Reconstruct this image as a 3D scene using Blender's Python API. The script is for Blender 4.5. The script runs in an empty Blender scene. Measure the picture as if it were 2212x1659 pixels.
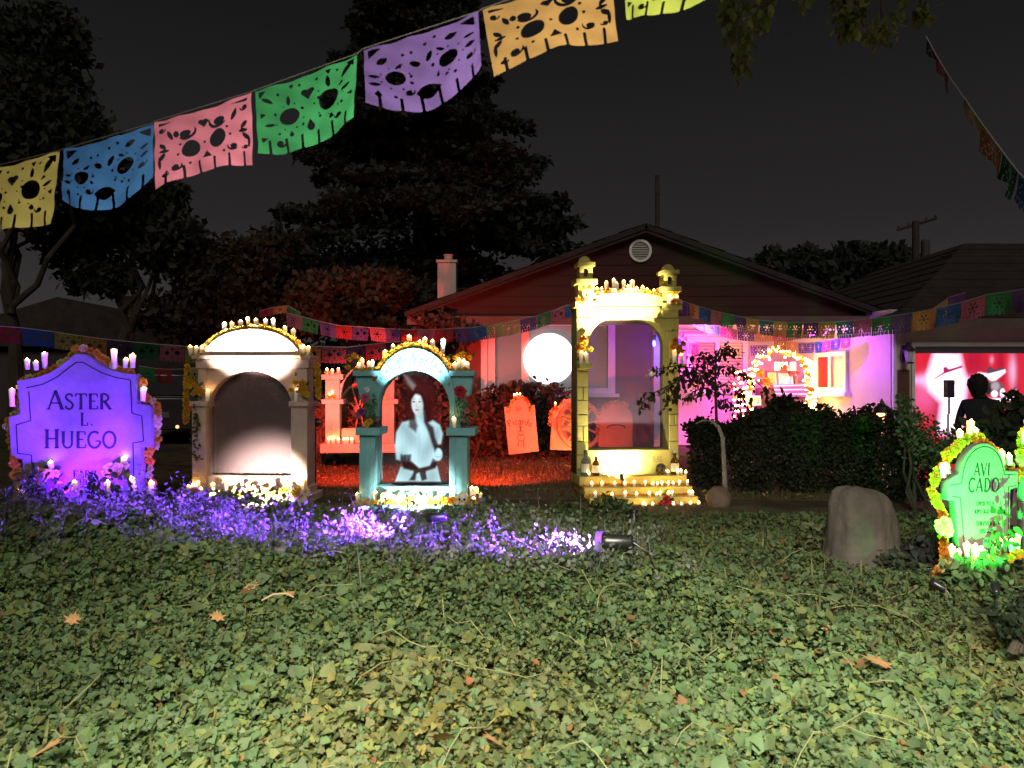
import bpy, bmesh, math, random
import numpy as np
from mathutils import Vector, Matrix

# ------------------------------------------------------------------ camera, sky, light
S = bpy.context.scene
COL = S.collection
F, CZ = 1670.0, 1.14            # lens in units of a 2212-wide frame; eye height above the lawn
cam = bpy.data.cameras.new('camera'); cam.sensor_width = 36; cam.lens = 36 * F / 2212
cam.clip_end = 600; cam.clip_start = 0.05
camo = bpy.data.objects.new('camera', cam); COL.objects.link(camo)
camo.location = (0, 0, CZ); camo.rotation_euler = (math.pi / 2, 0, 0)
cam.dof.use_dof = True; cam.dof.focus_distance = 7.5; cam.dof.aperture_fstop = 4.5
S.camera = camo

W = bpy.data.worlds.new('World'); S.world = W; W.use_nodes = True
wn, wl = W.node_tree.nodes, W.node_tree.links
bg = wn['Background']
tc = wn.new('ShaderNodeTexCoord'); sx = wn.new('ShaderNodeSeparateXYZ'); wr = wn.new('ShaderNodeValToRGB')
wl.new(tc.outputs['Generated'], sx.inputs[0]); wl.new(sx.outputs['Z'], wr.inputs[0])
els = wr.color_ramp.elements
els[0].position = 0.0; els[0].color = (.048, .044, .0445, 1)
els[1].position = 1.0; els[1].color = (.0065, .0061, .0066, 1)
for p, c in ((.1, (.033, .0305, .0315, 1)), (.2, (.0205, .019, .020, 1)), (.42, (.0095, .0089, .0093, 1))):
    e = els.new(p); e.color = c
wl.new(wr.outputs['Color'], bg.inputs['Color']); bg.inputs['Strength'].default_value = 1.0

def lamp(kind, name, loc, energy, color, target=None, size=.05, cone=60, blend=.5, parent=None):
    d = bpy.data.lights.new(name, kind); d.energy = energy; d.color = color
    if kind == 'SPOT':
        d.spot_size = math.radians(cone); d.spot_blend = blend; d.shadow_soft_size = size
    elif kind == 'POINT': d.shadow_soft_size = size
    elif kind == 'SUN': d.angle = math.radians(size)
    o = bpy.data.objects.new(name, d); COL.objects.link(o); o.location = loc
    if target is not None:
        o.rotation_euler = (Vector(target) - Vector(loc)).to_track_quat('-Z', 'Y').to_euler()
    return o

# added fill light from behind the camera, lifts the dark tones
lamp('SUN', 'fill_sun', (0, -10, 12), .8, (1, .92, .8), target=(0, 8, 0), size=25)

S.view_settings.view_transform = 'Standard'; S.view_settings.look = 'None'
S.view_settings.exposure = 0; S.view_settings.gamma = 1; S.view_settings.use_curve_mapping = False
S.render.engine = 'CYCLES'
S.cycles.use_denoising = True
S.cycles.max_bounces = 6; S.cycles.diffuse_bounces = 3; S.cycles.glossy_bounces = 2
S.cycles.transmission_bounces = 6; S.cycles.transparent_max_bounces = 12
S.cycles.caustics_reflective = False; S.cycles.caustics_refractive = False
S.cycles.sample_clamp_indirect = 4

RNG = np.random.default_rng(7); rnd = random.Random(11)
R = math.radians

def P(u, v, y):
    return Vector(((u - 1106) / F * y, y, CZ - (v - 829.5) / F * y))

# ------------------------------------------------------------------ materials
MATS = {}
def pm(name, col, var=.18, scale=6, rough=.75, spec=.3, bump=0., bscale=30, emit=None, es=0., attr=None, metal=0., trans=0., vfac=None):
    """procedural principled material: colour broken up by two noises, optional bump"""
    if name in MATS: return MATS[name]
    m = bpy.data.materials.new(name); m.use_nodes = True
    n, l = m.node_tree.nodes, m.node_tree.links
    b = n['Principled BSDF']; out = n['Material Output']
    b.inputs['Roughness'].default_value = rough; b.inputs['Specular IOR Level'].default_value = spec
    b.inputs['Metallic'].default_value = metal
    t = n.new('ShaderNodeTexCoord'); nz = n.new('ShaderNodeTexNoise')
    nz.inputs['Scale'].default_value = scale; nz.inputs['Detail'].default_value = 6; nz.inputs['Roughness'].default_value = .65
    l.new(t.outputs['Object'], nz.inputs['Vector'])
    mr = n.new('ShaderNodeMapRange'); mr.inputs['From Min'].default_value = .3; mr.inputs['From Max'].default_value = .7
    mr.inputs['To Min'].default_value = 1 - var; mr.inputs['To Max'].default_value = 1 + var
    nz2 = n.new('ShaderNodeTexNoise'); nz2.inputs['Scale'].default_value = scale * .3; nz2.inputs['Detail'].default_value = 3; l.new(t.outputs['Object'], nz2.inputs['Vector'])
    av = n.new('ShaderNodeMath'); av.operation = 'MULTIPLY_ADD'; av.inputs[1].default_value = .6; l.new(nz2.outputs['Fac'], av.inputs[0]); sc_ = n.new('ShaderNodeMath'); sc_.operation = 'MULTIPLY'; sc_.inputs[1].default_value = .4; l.new(nz.outputs['Fac'], sc_.inputs[0]); l.new(sc_.outputs[0], av.inputs[2])
    mr.inputs['From Min'].default_value = .36; mr.inputs['From Max'].default_value = .64
    l.new(av.outputs[0], mr.inputs['Value'])
    mx = n.new('ShaderNodeVectorMath'); mx.operation = 'SCALE'
    if attr:
        a = n.new('ShaderNodeAttribute'); a.attribute_name = attr
        if col is None: l.new(a.outputs['Color'], mx.inputs[0])
        else:
            mm = n.new('ShaderNodeVectorMath'); mm.operation = 'MULTIPLY'; mm.inputs[1].default_value = col[:3]
            l.new(a.outputs['Color'], mm.inputs[0]); l.new(mm.outputs[0], mx.inputs[0])
    else:
        mx.inputs[0].default_value = col[:3]
    l.new(mr.outputs['Result'], mx.inputs['Scale']); l.new(mx.outputs[0], b.inputs['Base Color'])
    if bump:
        nb = n.new('ShaderNodeTexNoise'); nb.inputs['Scale'].default_value = bscale; nb.inputs['Detail'].default_value = 5
        l.new(t.outputs['Object'], nb.inputs['Vector'])
        bp = n.new('ShaderNodeBump'); bp.inputs['Strength'].default_value = bump; bp.inputs['Distance'].default_value = .01
        l.new(nb.outputs['Fac'], bp.inputs['Height']); l.new(bp.outputs['Normal'], b.inputs['Normal'])
    if emit is not None:
        b.inputs['Emission Color'].default_value = (*emit[:3], 1); b.inputs['Emission Strength'].default_value = es
    if trans:
        tr = n.new('ShaderNodeBsdfTranslucent'); ms = n.new('ShaderNodeMixShader'); ms.inputs[0].default_value = trans
        l.new(mx.outputs[0], tr.inputs['Color']); l.new(b.outputs[0], ms.inputs[1]); l.new(tr.outputs[0], ms.inputs[2])
        l.new(ms.outputs[0], out.inputs['Surface'])
    MATS[name] = m
    return m

def em(name, col, s):
    """something that gives off light"""
    if name in MATS: return MATS[name]
    m = bpy.data.materials.new(name); m.use_nodes = True
    b = m.node_tree.nodes['Principled BSDF']
    b.inputs['Base Color'].default_value = (*[min(.8, c) for c in col], 1)
    b.inputs['Emission Color'].default_value = (*col, 1); b.inputs['Emission Strength'].default_value = s
    MATS[name] = m
    return m

def em_attr(name, s, attr='Col', alpha=False, base=.02):
    """a lit picture: colours from a mesh attribute (alpha lets the fabric show through)"""
    m = bpy.data.materials.new(name); m.use_nodes = True
    n, l = m.node_tree.nodes, m.node_tree.links
    b = n['Principled BSDF']; a = n.new('ShaderNodeAttribute'); a.attribute_name = attr
    b.inputs['Base Color'].default_value = (base, base, base, 1); b.inputs['Roughness'].default_value = 1; b.inputs['Specular IOR Level'].default_value = 0
    l.new(a.outputs['Color'], b.inputs['Emission Color']); b.inputs['Emission Strength'].default_value = s
    if alpha: l.new(a.outputs['Alpha'], b.inputs['Alpha'])
    MATS[name] = m
    return m

def scrim_mat(name, col, opacity):
    m = bpy.data.materials.new(name); m.use_nodes = True
    n, l = m.node_tree.nodes, m.node_tree.links
    n.remove(n['Principled BSDF']); out = n['Material Output']
    d = n.new('ShaderNodeBsdfDiffuse'); d.inputs['Color'].default_value = (*col, 1)
    t = n.new('ShaderNodeBsdfTransparent'); ms = n.new('ShaderNodeMixShader')
    nz = n.new('ShaderNodeTexNoise'); nz.inputs['Scale'].default_value = 2.2; nz.inputs['Detail'].default_value = 3
    mr = n.new('ShaderNodeMapRange'); mr.inputs['To Min'].default_value = opacity * .75; mr.inputs['To Max'].default_value = opacity * 1.25
    tcn = n.new('ShaderNodeTexCoord'); l.new(tcn.outputs['Object'], nz.inputs['Vector'])
    l.new(nz.outputs['Fac'], mr.inputs['Value']); l.new(mr.outputs['Result'], ms.inputs[0])
    l.new(t.outputs[0], ms.inputs[1]); l.new(d.outputs[0], ms.inputs[2]); l.new(ms.outputs[0], out.inputs['Surface'])
    MATS[name] = m
    return m

# ------------------------------------------------------------------ object helpers
def link(name, mesh, mat=None, parent=None, loc=(0, 0, 0), rot=(0, 0, 0), scale=None, label=None, smooth=False):
    o = bpy.data.objects.new(name, mesh); COL.objects.link(o)
    o.location = loc; o.rotation_euler = rot
    if scale is not None: o.scale = (scale,) * 3 if isinstance(scale, (int, float)) else scale
    if mat is not None and not mesh.materials: mesh.materials.append(mat)
    if parent is not None: o.parent = parent
    if label: o['label'] = label
    if smooth: mesh.polygons.foreach_set('use_smooth', [True] * len(mesh.polygons))
    return o

def tag(o, label=None, cat=None, group=None, kind=None):
    if label: o['label'] = label
    if cat: o['category'] = cat
    if group: o['group'] = group
    if kind: o['kind'] = kind
    return o

def thing(name, label, cat, loc=(0, 0, 0), rot=(0, 0, 0), group=None):
    o = bpy.data.objects.new(name, None); COL.objects.link(o)
    o.location = loc; o.rotation_euler = rot; o.empty_display_size = .05
    return tag(o, label, cat, group)

class MB:
    """collects simple shapes into one mesh"""
    def __init__(self): self.v = []; self.f = []
    def add(self, v, f):
        k = len(self.v); self.v += [tuple(p) for p in v]; self.f += [tuple(i + k for i in q) for q in f]; return self
    def box(self, x0, x1, y0, y1, z0, z1, c=0.):
        if c <= 0:
            v = [(x, y, z) for z in (z0, z1) for y in (y0, y1) for x in (x0, x1)]
            return self.add(v, [(0, 2, 3, 1), (4, 5, 7, 6), (0, 1, 5, 4), (2, 6, 7, 3), (0, 4, 6, 2), (1, 3, 7, 5)])
        bm = bmesh.new(); bmesh.ops.create_cube(bm, size=1)
        for w in bm.verts:
            w.co = ((x0 + x1) / 2 + w.co.x * (x1 - x0), (y0 + y1) / 2 + w.co.y * (y1 - y0), (z0 + z1) / 2 + w.co.z * (z1 - z0))
        bmesh.ops.bevel(bm, geom=bm.edges[:], offset=c, segments=2, affect='EDGES', profile=.5)
        bm.verts.index_update()
        self.add([w.co[:] for w in bm.verts], [[w.index for w in q.verts] for q in bm.faces]); bm.free(); return self
    def tube(self, pts, r, n=8, cap=True):
        pts = [Vector(p) for p in pts]; m = len(pts); rs = r if isinstance(r, (list, tuple)) else [r] * m
        V, Fc = [], []; ref = None
        for i, p in enumerate(pts):
            t = (pts[min(i + 1, m - 1)] - pts[max(i - 1, 0)]).normalized()
            if ref is None: ref = Vector((0, 0, 1)) if abs(t.z) < .9 else Vector((1, 0, 0))
            a = t.cross(ref).normalized(); b = t.cross(a).normalized(); ref = -b.cross(a).cross(a) if False else ref
            for k in range(n):
                q = 2 * math.pi * k / n; V.append(p + (a * math.cos(q) + b * math.sin(q)) * rs[i])
        for i in range(m - 1):
            for k in range(n):
                k2 = (k + 1) % n; Fc.append((i * n + k, i * n + k2, (i + 1) * n + k2, (i + 1) * n + k))
        if cap: Fc.append(tuple(range(n))[::-1]); Fc.append(tuple((m - 1) * n + k for k in range(n)))
        return self.add(V, Fc)
    def lathe(self, prof, n=16, c=(0, 0, 0), axis='z', caps=True):
        V, Fc = [], []; m = len(prof)
        for r, z in prof:
            for k in range(n):
                q = 2 * math.pi * k / n
                w = (r * math.cos(q), r * math.sin(q), z) if axis == 'z' else (r * math.cos(q), z, r * math.sin(q))
                V.append((c[0] + w[0], c[1] + w[1], c[2] + w[2]))
        for i in range(m - 1):
            for k in range(n):
                k2 = (k + 1) % n; Fc.append((i * n + k, i * n + k2, (i + 1) * n + k2, (i + 1) * n + k))
        if caps and tuple(prof[0]) != tuple(prof[-1]): Fc.append(tuple(range(n))[::-1]); Fc.append(tuple((m - 1) * n + k for k in range(n)))
        return self.add(V, Fc)
    def ell(self, c, r, nu=14, nv=9):
        prof = []
        for i in range(1, nv):
            a = math.pi * i / nv; prof.append((math.sin(a), -math.cos(a)))
        k = len(self.v); self.lathe(prof, nu)
        for j in range(k, len(self.v)):
            x, y, z = self.v[j]; self.v[j] = (c[0] + x * r[0], c[1] + y * r[1], c[2] + z * r[2])
        return self
    def mesh(self, name='m'):
        me = bpy.data.meshes.new(name); me.from_pydata(self.v, [], self.f); me.update(); return me

def box(*a, **k): return MB().box(*a, **k).mesh()

def prism(outer, holes=(), y0=-.05, y1=.05, bev=0.):
    """polygon(s) in the x-z plane pushed out along y (y0 = front face)"""
    cu = bpy.data.curves.new('c', 'CURVE'); cu.dimensions = '2D'; cu.fill_mode = 'BOTH'
    cu.extrude = abs(y1 - y0) / 2 - bev; cu.bevel_depth = bev; cu.bevel_resolution = 1
    if bev: cu.offset = -bev
    for poly in [outer, *holes]:
        s = cu.splines.new('POLY'); s.points.add(len(poly) - 1); s.use_cyclic_u = True
        for q, p in zip(s.points, poly): q.co = (p[0], p[1], 0, 1)
    o = bpy.data.objects.new('c', cu)
    me = bpy.data.meshes.new_from_object(o)
    mid = (y0 + y1) / 2
    n = len(me.vertices); a = np.empty(n * 3, 'f'); me.vertices.foreach_get('co', a); a = a.reshape(n, 3)
    b = np.stack([a[:, 0], mid - a[:, 2], a[:, 1]], 1).astype('f'); me.vertices.foreach_set('co', b.ravel())
    me.update(); me.materials.clear()
    bpy.data.objects.remove(o); bpy.data.curves.remove(cu)
    return me

def arc(cx, cz, rx, rz, a0, a1, n=16):
    return [(cx + rx * math.cos(R(a0 + (a1 - a0) * i / n)), cz + rz * math.sin(R(a0 + (a1 - a0) * i / n))) for i in range(n + 1)]

def rawmesh(name, verts, faces_flat, fsize, colors=None, attr='Col'):
    """fast mesh from numpy: verts (n,3), faces_flat loop indices, all faces of size fsize"""
    me = bpy.data.meshes.new(name); nv = len(verts); nl = len(faces_flat); nf = nl // fsize
    me.vertices.add(nv); me.vertices.foreach_set('co', np.asarray(verts, 'f').ravel())
    me.loops.add(nl); me.loops.foreach_set('vertex_index', np.asarray(faces_flat, 'i'))
    me.polygons.add(nf); me.polygons.foreach_set('loop_start', np.arange(0, nl, fsize, dtype='i'))
    try: me.polygons.foreach_set('loop_total', np.full(nf, fsize, 'i'))
    except Exception: pass
    if colors is not None:
        ca = me.color_attributes.new(attr, 'FLOAT_COLOR', 'POINT')
        c = np.ones((nv, 4), 'f'); c[:, :colors.shape[1]] = colors; ca.data.foreach_set('color', c.ravel())
    me.update(calc_edges=True)
    return me

# leaf shapes: verts in local (x across, y along, z up), triangles
def _leaf(pts, fold):
    v = [(0, 0, 0)] ; n = len(pts)
    L = [(-x, y, abs(x) * fold) for x, y in pts]; Rr = [(x, y, abs(x) * fold) for x, y in pts]
    v = [(0, 0, 0)] + L + Rr + [(0, .55, -.02), (0, 1, -.12)]
    m, t = 1 + 2 * n, 2 + 2 * n; f = []
    l = list(range(1, n + 1)); r = list(range(n + 1, 2 * n + 1))
    half = n // 2 + 1
    f.append((0, m, l[0])); f.append((0, r[0], m))
    for i in range(n - 1): f.append((l[i], m, l[i + 1])); f.append((r[i], r[i + 1], m))
    f.append((l[-1], m, t)); f.append((r[-1], t, m))
    return np.array(v, 'f'), np.array(f, 'i')
IVY = _leaf([(.38, -.08), (.52, .25), (.3, .62)], .22)
OVATE = _leaf([(.24, .2), (.26, .6)], .18)
BLADE = (np.array([(-.05, 0, 0), (.05, 0, 0), (.045, .55, .05), (-.045, .55, .05), (0, 1, .2)], 'f'), np.array([(0, 1, 2), (0, 2, 3), (3, 2, 4)], 'i'))
STEM = (np.array([(-.014, 0, 0), (.014, 0, 0), (.012, .55, .06), (-.012, .55, .06), (0, 1, .22)], 'f'), np.array([(0, 1, 2), (0, 2, 3), (3, 2, 4)], 'i'))
LEAF2 = (np.array([(0, 0, 0), (-.32, .5, .1), (0, 1, 0), (.32, .5, .1)], 'f'), np.array([(0, 2, 1), (0, 3, 2)], 'i'))

def leaves(name, pos, size, nrm, tmpl=LEAF2, col=(1, 1, 1), cvar=.3, hue=.12, upright=None, rng=RNG):
    """many leaves as one mesh: pos (n,3), size (n,), nrm (n,3) leaf face direction; upright: direction leaves point along"""
    n = len(pos); T, Fc = tmpl; k = len(T)
    nr = nrm / np.maximum(np.linalg.norm(nrm, axis=1, keepdims=True), 1e-6)
    rv = rng.normal(size=(n, 3)) if upright is None else np.asarray(upright, float) + rng.normal(size=(n, 3)) * .25
    a = np.cross(nr, rv); a /= np.maximum(np.linalg.norm(a, axis=1, keepdims=True), 1e-6)
    b = np.cross(a, nr) * (1 if upright is None else 1)
    b = np.cross(nr, a)
    if upright is not None:
        sgn = np.sign((b * rv).sum(1, keepdims=True)); b = b * sgn; a = a * sgn
    fr = np.stack([a, b, nr], 1)                      # n,3(axes),3
    V = np.einsum('ki,nij->nkj', T, fr) * size[:, None, None] + pos[:, None, :]
    idx = (Fc[None] + (np.arange(n) * k)[:, None, None]).ravel()
    c = np.array(col, 'f')[None] * (1 + rng.uniform(-cvar, cvar, (n, 1))) * (1 + rng.uniform(-hue, hue, (n, 3)))
    C = np.repeat(np.clip(c, .002, 1)[:, None, :], k, 1).reshape(-1, 3)
    return rawmesh(name, V.reshape(-1, 3), idx, 3, C)

leafm = pm('leaf', None, var=.12, scale=40, rough=.62, spec=.22, attr='Col', trans=.42)
ORD = ['first', 'second', 'third', 'fourth', 'fifth', 'sixth', 'seventh', 'eighth', 'ninth', 'tenth', 'eleventh', 'twelfth',
       'thirteenth', 'fourteenth', 'fifteenth', 'sixteenth', 'seventeenth', 'eighteenth', 'nineteenth', 'twentieth',
       'twenty-first', 'twenty-second', 'twenty-third', 'twenty-fourth', 'twenty-fifth', 'twenty-sixth']
# ------------------------------------------------------------------ ground
LZ = -.06
def sstep(t, a, b):
    t = np.clip((np.asarray(t, float) - a) / (b - a), 0, 1); return t * t * (3 - 2 * t)
def gz(x, y):
    x = np.asarray(x, float); y = np.asarray(y, float)
    z = -.42 + (.42 + LZ) * sstep(y, 1.9, 5.6)
    dr = sstep(x - .12 * (y - 9), 4.0, 5.0)
    return z * (1 - dr) + (-.42) * dr + .012 * np.sin(x * 3.1 + y * 1.7) * np.cos(y * 2.3)
def ivyh(x, y):
    x = np.asarray(x, float); y = np.asarray(y, float)
    d = ((x - 1.29) * 1.22 + (y - 3.97) * .53) / 1.33
    h = .25 * (1 - .62 * sstep(d, 0, .45))
    h = h * (1 - .55 * sstep(y, 4.8, 6.2) * sstep(x, -2.6, -1.6))
    lump = .5 + .5 * np.sin(x * 2.3 + 1.3 * np.sin(y * 1.9)) * np.cos(y * 2.9 + .7 * np.sin(x * 3.3))
    fine = np.sin(x * 9.1 + 2.1 * np.sin(y * 5.3)) * np.sin(y * 10.7 + 1.9 * np.sin(x * 6.1)) + .6 * np.sin(x * 21 + 3 * y) * np.sin(y * 24 - 2 * x)
    return h * (.62 + .42 * lump + .2 * fine)

soil = pm('soil', (.06, .05, .034), var=.5, scale=5, rough=.95, spec=.1, bump=.8, bscale=40)
turf = pm('turf', (.075, .06, .032), var=.45, scale=9, rough=.95, spec=.1, bump=.9, bscale=60)
conc = pm('concrete', (.28, .27, .25), var=.15, scale=3, rough=.9, bump=.3, bscale=50)
asph = pm('asphalt', (.05, .05, .052), var=.25, scale=30, rough=.9, bump=.4, bscale=90)

def sheet(name, xs, ys, fz, mat, kind='structure'):
    X, Y = np.meshgrid(xs, ys); V = np.stack([X, Y, fz(X, Y)], -1).reshape(-1, 3); nx = len(xs)
    i = np.arange(len(ys) - 1)[:, None] * nx + np.arange(nx - 1)[None]
    f = np.stack([i, i + 1, i + nx + 1, i + nx], -1).reshape(-1)
    o = link(name, rawmesh(name, V, f, 4), mat, smooth=True); o['kind'] = kind
    return o
xs = np.unique(np.concatenate([np.linspace(-160, -10, 16), np.linspace(-10, 10, 121), np.linspace(10, 160, 16)]))
ys = np.unique(np.concatenate([np.linspace(-60, 0, 10), np.linspace(0, 14, 100), np.linspace(14, 220, 24)]))
sheet('ground', xs, ys, gz, soil)
sheet('lawn', np.linspace(-9, 3.6, 60), np.linspace(7.9, 13.3, 40), lambda X, Y: gz(X, Y) + .006, turf)
sheet('driveway', np.linspace(5.5, 12, 14), np.linspace(.5, 11.95, 24), lambda X, Y: gz(X, Y) + .008, conc)
sheet('sidewalk', np.linspace(-40, 40, 41), np.linspace(-.9, .9, 5), lambda X, Y: gz(X, Y) + .004, conc)
sheet('road', np.linspace(-40, 40, 41), np.linspace(-9, -1.1, 5), lambda X, Y: gz(X, Y) + .004, asph)

# ------------------------------------------------------------------ ivy bank
def frust(n, y0, y1, pw=1.0, mx=.72, xmin=-9, xmax=9, mar=.3):
    y = y0 + (y1 - y0) * RNG.random(n) ** pw
    x = (RNG.random(n) * 2 - 1) * (mx * y + mar)
    k = (x > xmin) & (x < xmax); return x[k], y[k]
x, y = frust(330000, 1.9, 7.0, 1.1, mar=1.2, xmax=4.4)
edge = ((x > -3.9) | (y < 6.3))
dens = RNG.random(len(x)) < (1 - .55 * sstep(((x - 1.29) * 1.22 + (y - 3.97) * .53) / 1.33, .1, .6)) * (1 - .45 * sstep(y, 5.2, 6.6))
k = edge & dens; x, y = x[k], y[k]; n = len(x)
h = ivyh(x, y); t = RNG.random(n) ** .45
pos = np.stack([x, y, gz(x, y) + h * t + .01], 1)
nrm = np.stack([RNG.normal(0, .62, n), RNG.normal(-.35, .62, n), np.full(n, .85)], 1)
patch = .5 + .5 * np.sin(x * 1.7 + 2 * np.sin(y * 1.1)) * np.sin(y * 1.9 + x)
sz = np.clip(np.exp(RNG.normal(math.log(.0178), .44, n)), .011, .062) * (1 + .3 * patch)
me = leaves('ivy', pos, sz, nrm, IVY, (.085, .128, .056), .22, .1)
# a share of yellowing and brown leaves
ca = me.color_attributes['Col']; c = np.empty(len(me.vertices) * 4, 'f'); ca.data.foreach_get('color', c); c = c.reshape(n, -1, 4)
r_ = RNG.random(n)
c[r_ < .24, :, :3] *= (1.45, 1.15, .85); c[r_ > .985, :, :3] = (.16, .085, .035)
big = .5 + .5 * np.sin(x * 2.9 + 1.7 * np.sin(y * 2.3 + .5)) * np.sin(y * 3.7 - 1.3 * np.sin(x * 1.9))
c[:, :, :3] *= (.7 + .4 * patch + .25 * big)[:, None, None]
br = sstep(.5 + .5 * np.sin(x * 1.3 + 2.2 * np.sin(y * .9 + 1)) * np.sin(y * 1.6 + .8 * x), .62, .95) * (RNG.random(n) < .7)
c[:, :, :3] *= 1 + br[:, None, None] * (np.array([1.35, .95, .85]) - 1)
ca.data.foreach_set('color', c.ravel())
tag(link('ivy', me, leafm), 'low green ivy covering the bank in the foreground', 'ivy', kind='stuff')

# bare vines running over the ivy
mb = MB()
for i in range(70):
    px, py = frust(1, 2.3, 5.5)
    if not len(px): continue
    px, py = float(px[0]), float(py[0]); a = rnd.uniform(0, 6.28); pts = []; L = rnd.uniform(.25, .8)
    for j in range(8):
        zz = float(gz(px, py) + ivyh(px, py)) + .012 + .03 * math.sin(j * .9 + i)
        pts.append((px, py, zz)); a += rnd.uniform(-.35, .35); px += math.cos(a) * L / 8; py += math.sin(a) * L / 8
    mb.tube(pts, [.0032 * (1 - .6 * j / 8) for j in range(8)], 5)
tag(link('ivy_vines', mb.mesh(), pm('vine', (.17, .16, .07), rough=.8)), 'thin pale vines trailing across the ivy', 'ivy', kind='stuff')

n = 2600; gx, gy = frust(n, 2.1, 6.2); n = len(gx)
st_ = leaves('ivy_shoots', np.stack([gx, gy, gz(gx, gy) + ivyh(gx, gy) * .75], 1), RNG.uniform(.05, .13, n), np.stack([RNG.normal(0, 1, n), RNG.normal(-.4, 1, n), RNG.normal(.6, .5, n)], 1), BLADE, (.11, .115, .045), .4, .15, upright=(0, -.2, .7))
tag(link('ivy_shoots', st_, leafm), 'thin stalks and shoots standing out of the ivy', 'ivy', kind='stuff')
# fallen leaves that lie on the ivy one can point at
ML = [(0, -.1), (.12, .05), (.42, 0), (.3, .25), (.55, .5), (.28, .48), (.2, .75), (.08, .68), (0, 1)]
mlv = [(0, .3, .04)] + [(a, b, .12 * a) for a, b in ML] + [(-a, b, .1 * a) for a, b in ML[1:-1][::-1]]
mlm = bpy.data.meshes.new('dead_leaf'); nn = len(mlv) - 1
mlm.from_pydata(mlv, [], [(0, 1 + i, 1 + (i + 1) % nn) for i in range(nn)])
mlm.materials.append(pm('dead_leaf', (.36, .19, .085), var=.3, scale=12, rough=.8, trans=.2))
for (u, v, s, w) in ((538, 1277, .09, 'orange brown fallen leaf near the left of the ivy, below the purple plants'),
                     (155, 1352, .085, 'brown fallen leaf far left on the dark ivy'), (470, 1345, .08, 'small orange fallen leaf left of the middle of the ivy'),
                     (620, 1290, .06, 'little curled tan leaf beside a pale twig on the ivy'), (1922, 1447, .13, 'large tan fallen leaf on the right of the ivy bank'),
                     (1385, 1400, .07, 'pale brown fallen leaf right of the middle of the ivy'), (1635, 1432, .05, 'small tan leaf between the large leaf and the middle of the ivy'),
                     (1080, 1612, .1, 'dry star shaped leaf at the bottom middle of the ivy'), (960, 1605, .11, 'crumpled beige leaf at the bottom, left of the star shaped one'),
                     (85, 1630, .12, 'dry tan leaf in the bottom left corner of the ivy'), (1780, 1365, .045, 'small yellow leaf above the large tan leaf')):
    y_ = 3.
    for _ in range(30):
        X_ = (u - 1106) / F * y_; z_ = float(gz(X_, y_) + ivyh(X_, y_)) + .025; y_ = .5 * y_ + .5 * (CZ - z_) * F / (v - 829.5)
    o = link('fallen_leaf', mlm, loc=P(u, v, y_) + Vector((0, 0, .01)), rot=(rnd.uniform(.2, .7), rnd.uniform(-.4, .4), rnd.uniform(0, 6.3)), scale=s)
    tag(o, w, 'leaf', 'fallen leaves on the ivy')
tp = [P(565, 1297, 3.85), P(590, 1284, 3.86), P(618, 1282, 3.85), P(635, 1290, 3.83)]
tw = MB().tube(tp, [.004, .006, .006, .004], 6); tw.tube([tp[2], P(612, 1272, 3.9)], [.004, .002], 5)
tag(link('twig', tw.mesh(), pm('twig', (.3, .22, .13))), 'pale forked twig lying on the ivy', 'twig')

# upright weeds between the ivy and the altars (they catch the violet light)
xx, yy = frust(4600, 4.3, 6.7, 1., .72, -4.6, 1.1)
line = 4.6 + (0.75 - xx) * .34                      # the beam runs back to the left
keep = (np.abs(yy - line) < .55) | (RNG.random(len(xx)) < .12)
clump = (.5 + .5 * np.sin(xx * 6.3 + 1.9 * np.sin(yy * 5))) > .24
k = keep & clump; xx, yy = xx[k], yy[k]; n = len(xx)
hh = RNG.uniform(.05, .17, n) * np.where(RNG.random(n) < .2, 1.7, 1)
pos = np.stack([xx, yy, gz(xx, yy) + ivyh(xx, yy) * .9], 1)
blade = leaves('weeds', pos, hh * 1.15, np.stack([RNG.normal(0, 1, n), RNG.normal(0, 1, n), RNG.normal(0, .3, n)], 1), STEM, (.13, .14, .11), .3, .1, upright=(0, 0, 1))
tag(link('weeds', blade, leafm), 'upright thin weeds lit violet between the ivy and the altars', 'weeds', kind='stuff')
m_ = 7500; idx = RNG.integers(0, n, m_)
lp = pos[idx] + np.stack([RNG.normal(0, .02, m_), RNG.normal(0, .02, m_), hh[idx] * RNG.uniform(.3, 1.1, m_)], 1)
lf = leaves('weed_leaves', lp, RNG.uniform(.014, .04, m_), np.stack([RNG.normal(.4, .8, m_), RNG.normal(-.6, .6, m_), RNG.normal(.3, .5, m_)], 1), OVATE, (.15, .16, .13), .3, .1)
tag(link('weed_leaves', lf, leafm), 'small leaves on the weeds lit violet in front of the altars', 'weeds', kind='stuff')

# grass of the red-lit lawn
n = 26000
gx = RNG.uniform(-4.2, 3.4, n); gy = RNG.uniform(8.0, 12.6, n)
gp = np.stack([gx, gy, gz(gx, gy)], 1)
gm = leaves('grass', gp, RNG.uniform(.03, .075, n), np.stack([RNG.normal(0, 1, n), RNG.normal(-.5, 1, n), RNG.normal(.2, .3, n)], 1), BLADE, (.11, .10, .05), .4, .12, upright=(0, 0, 1))
tag(link('grass', gm, leafm), 'short dry grass of the lawn behind the altars', 'grass', kind='stuff')
n = 900
gx = RNG.uniform(-4.2, 3.4, n); gy = RNG.uniform(8.0, 12.6, n)
gm = leaves('leaf_litter', np.stack([gx, gy, gz(gx, gy) + .03], 1), RNG.uniform(.03, .06, n), np.stack([RNG.normal(0, .4, n), RNG.normal(-.2, .4, n), np.ones(n)], 1), OVATE, (.3, .2, .1), .3, .1)
tag(link('leaf_litter', gm, leafm), 'dry leaves scattered over the lawn', 'leaves', kind='stuff')

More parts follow.
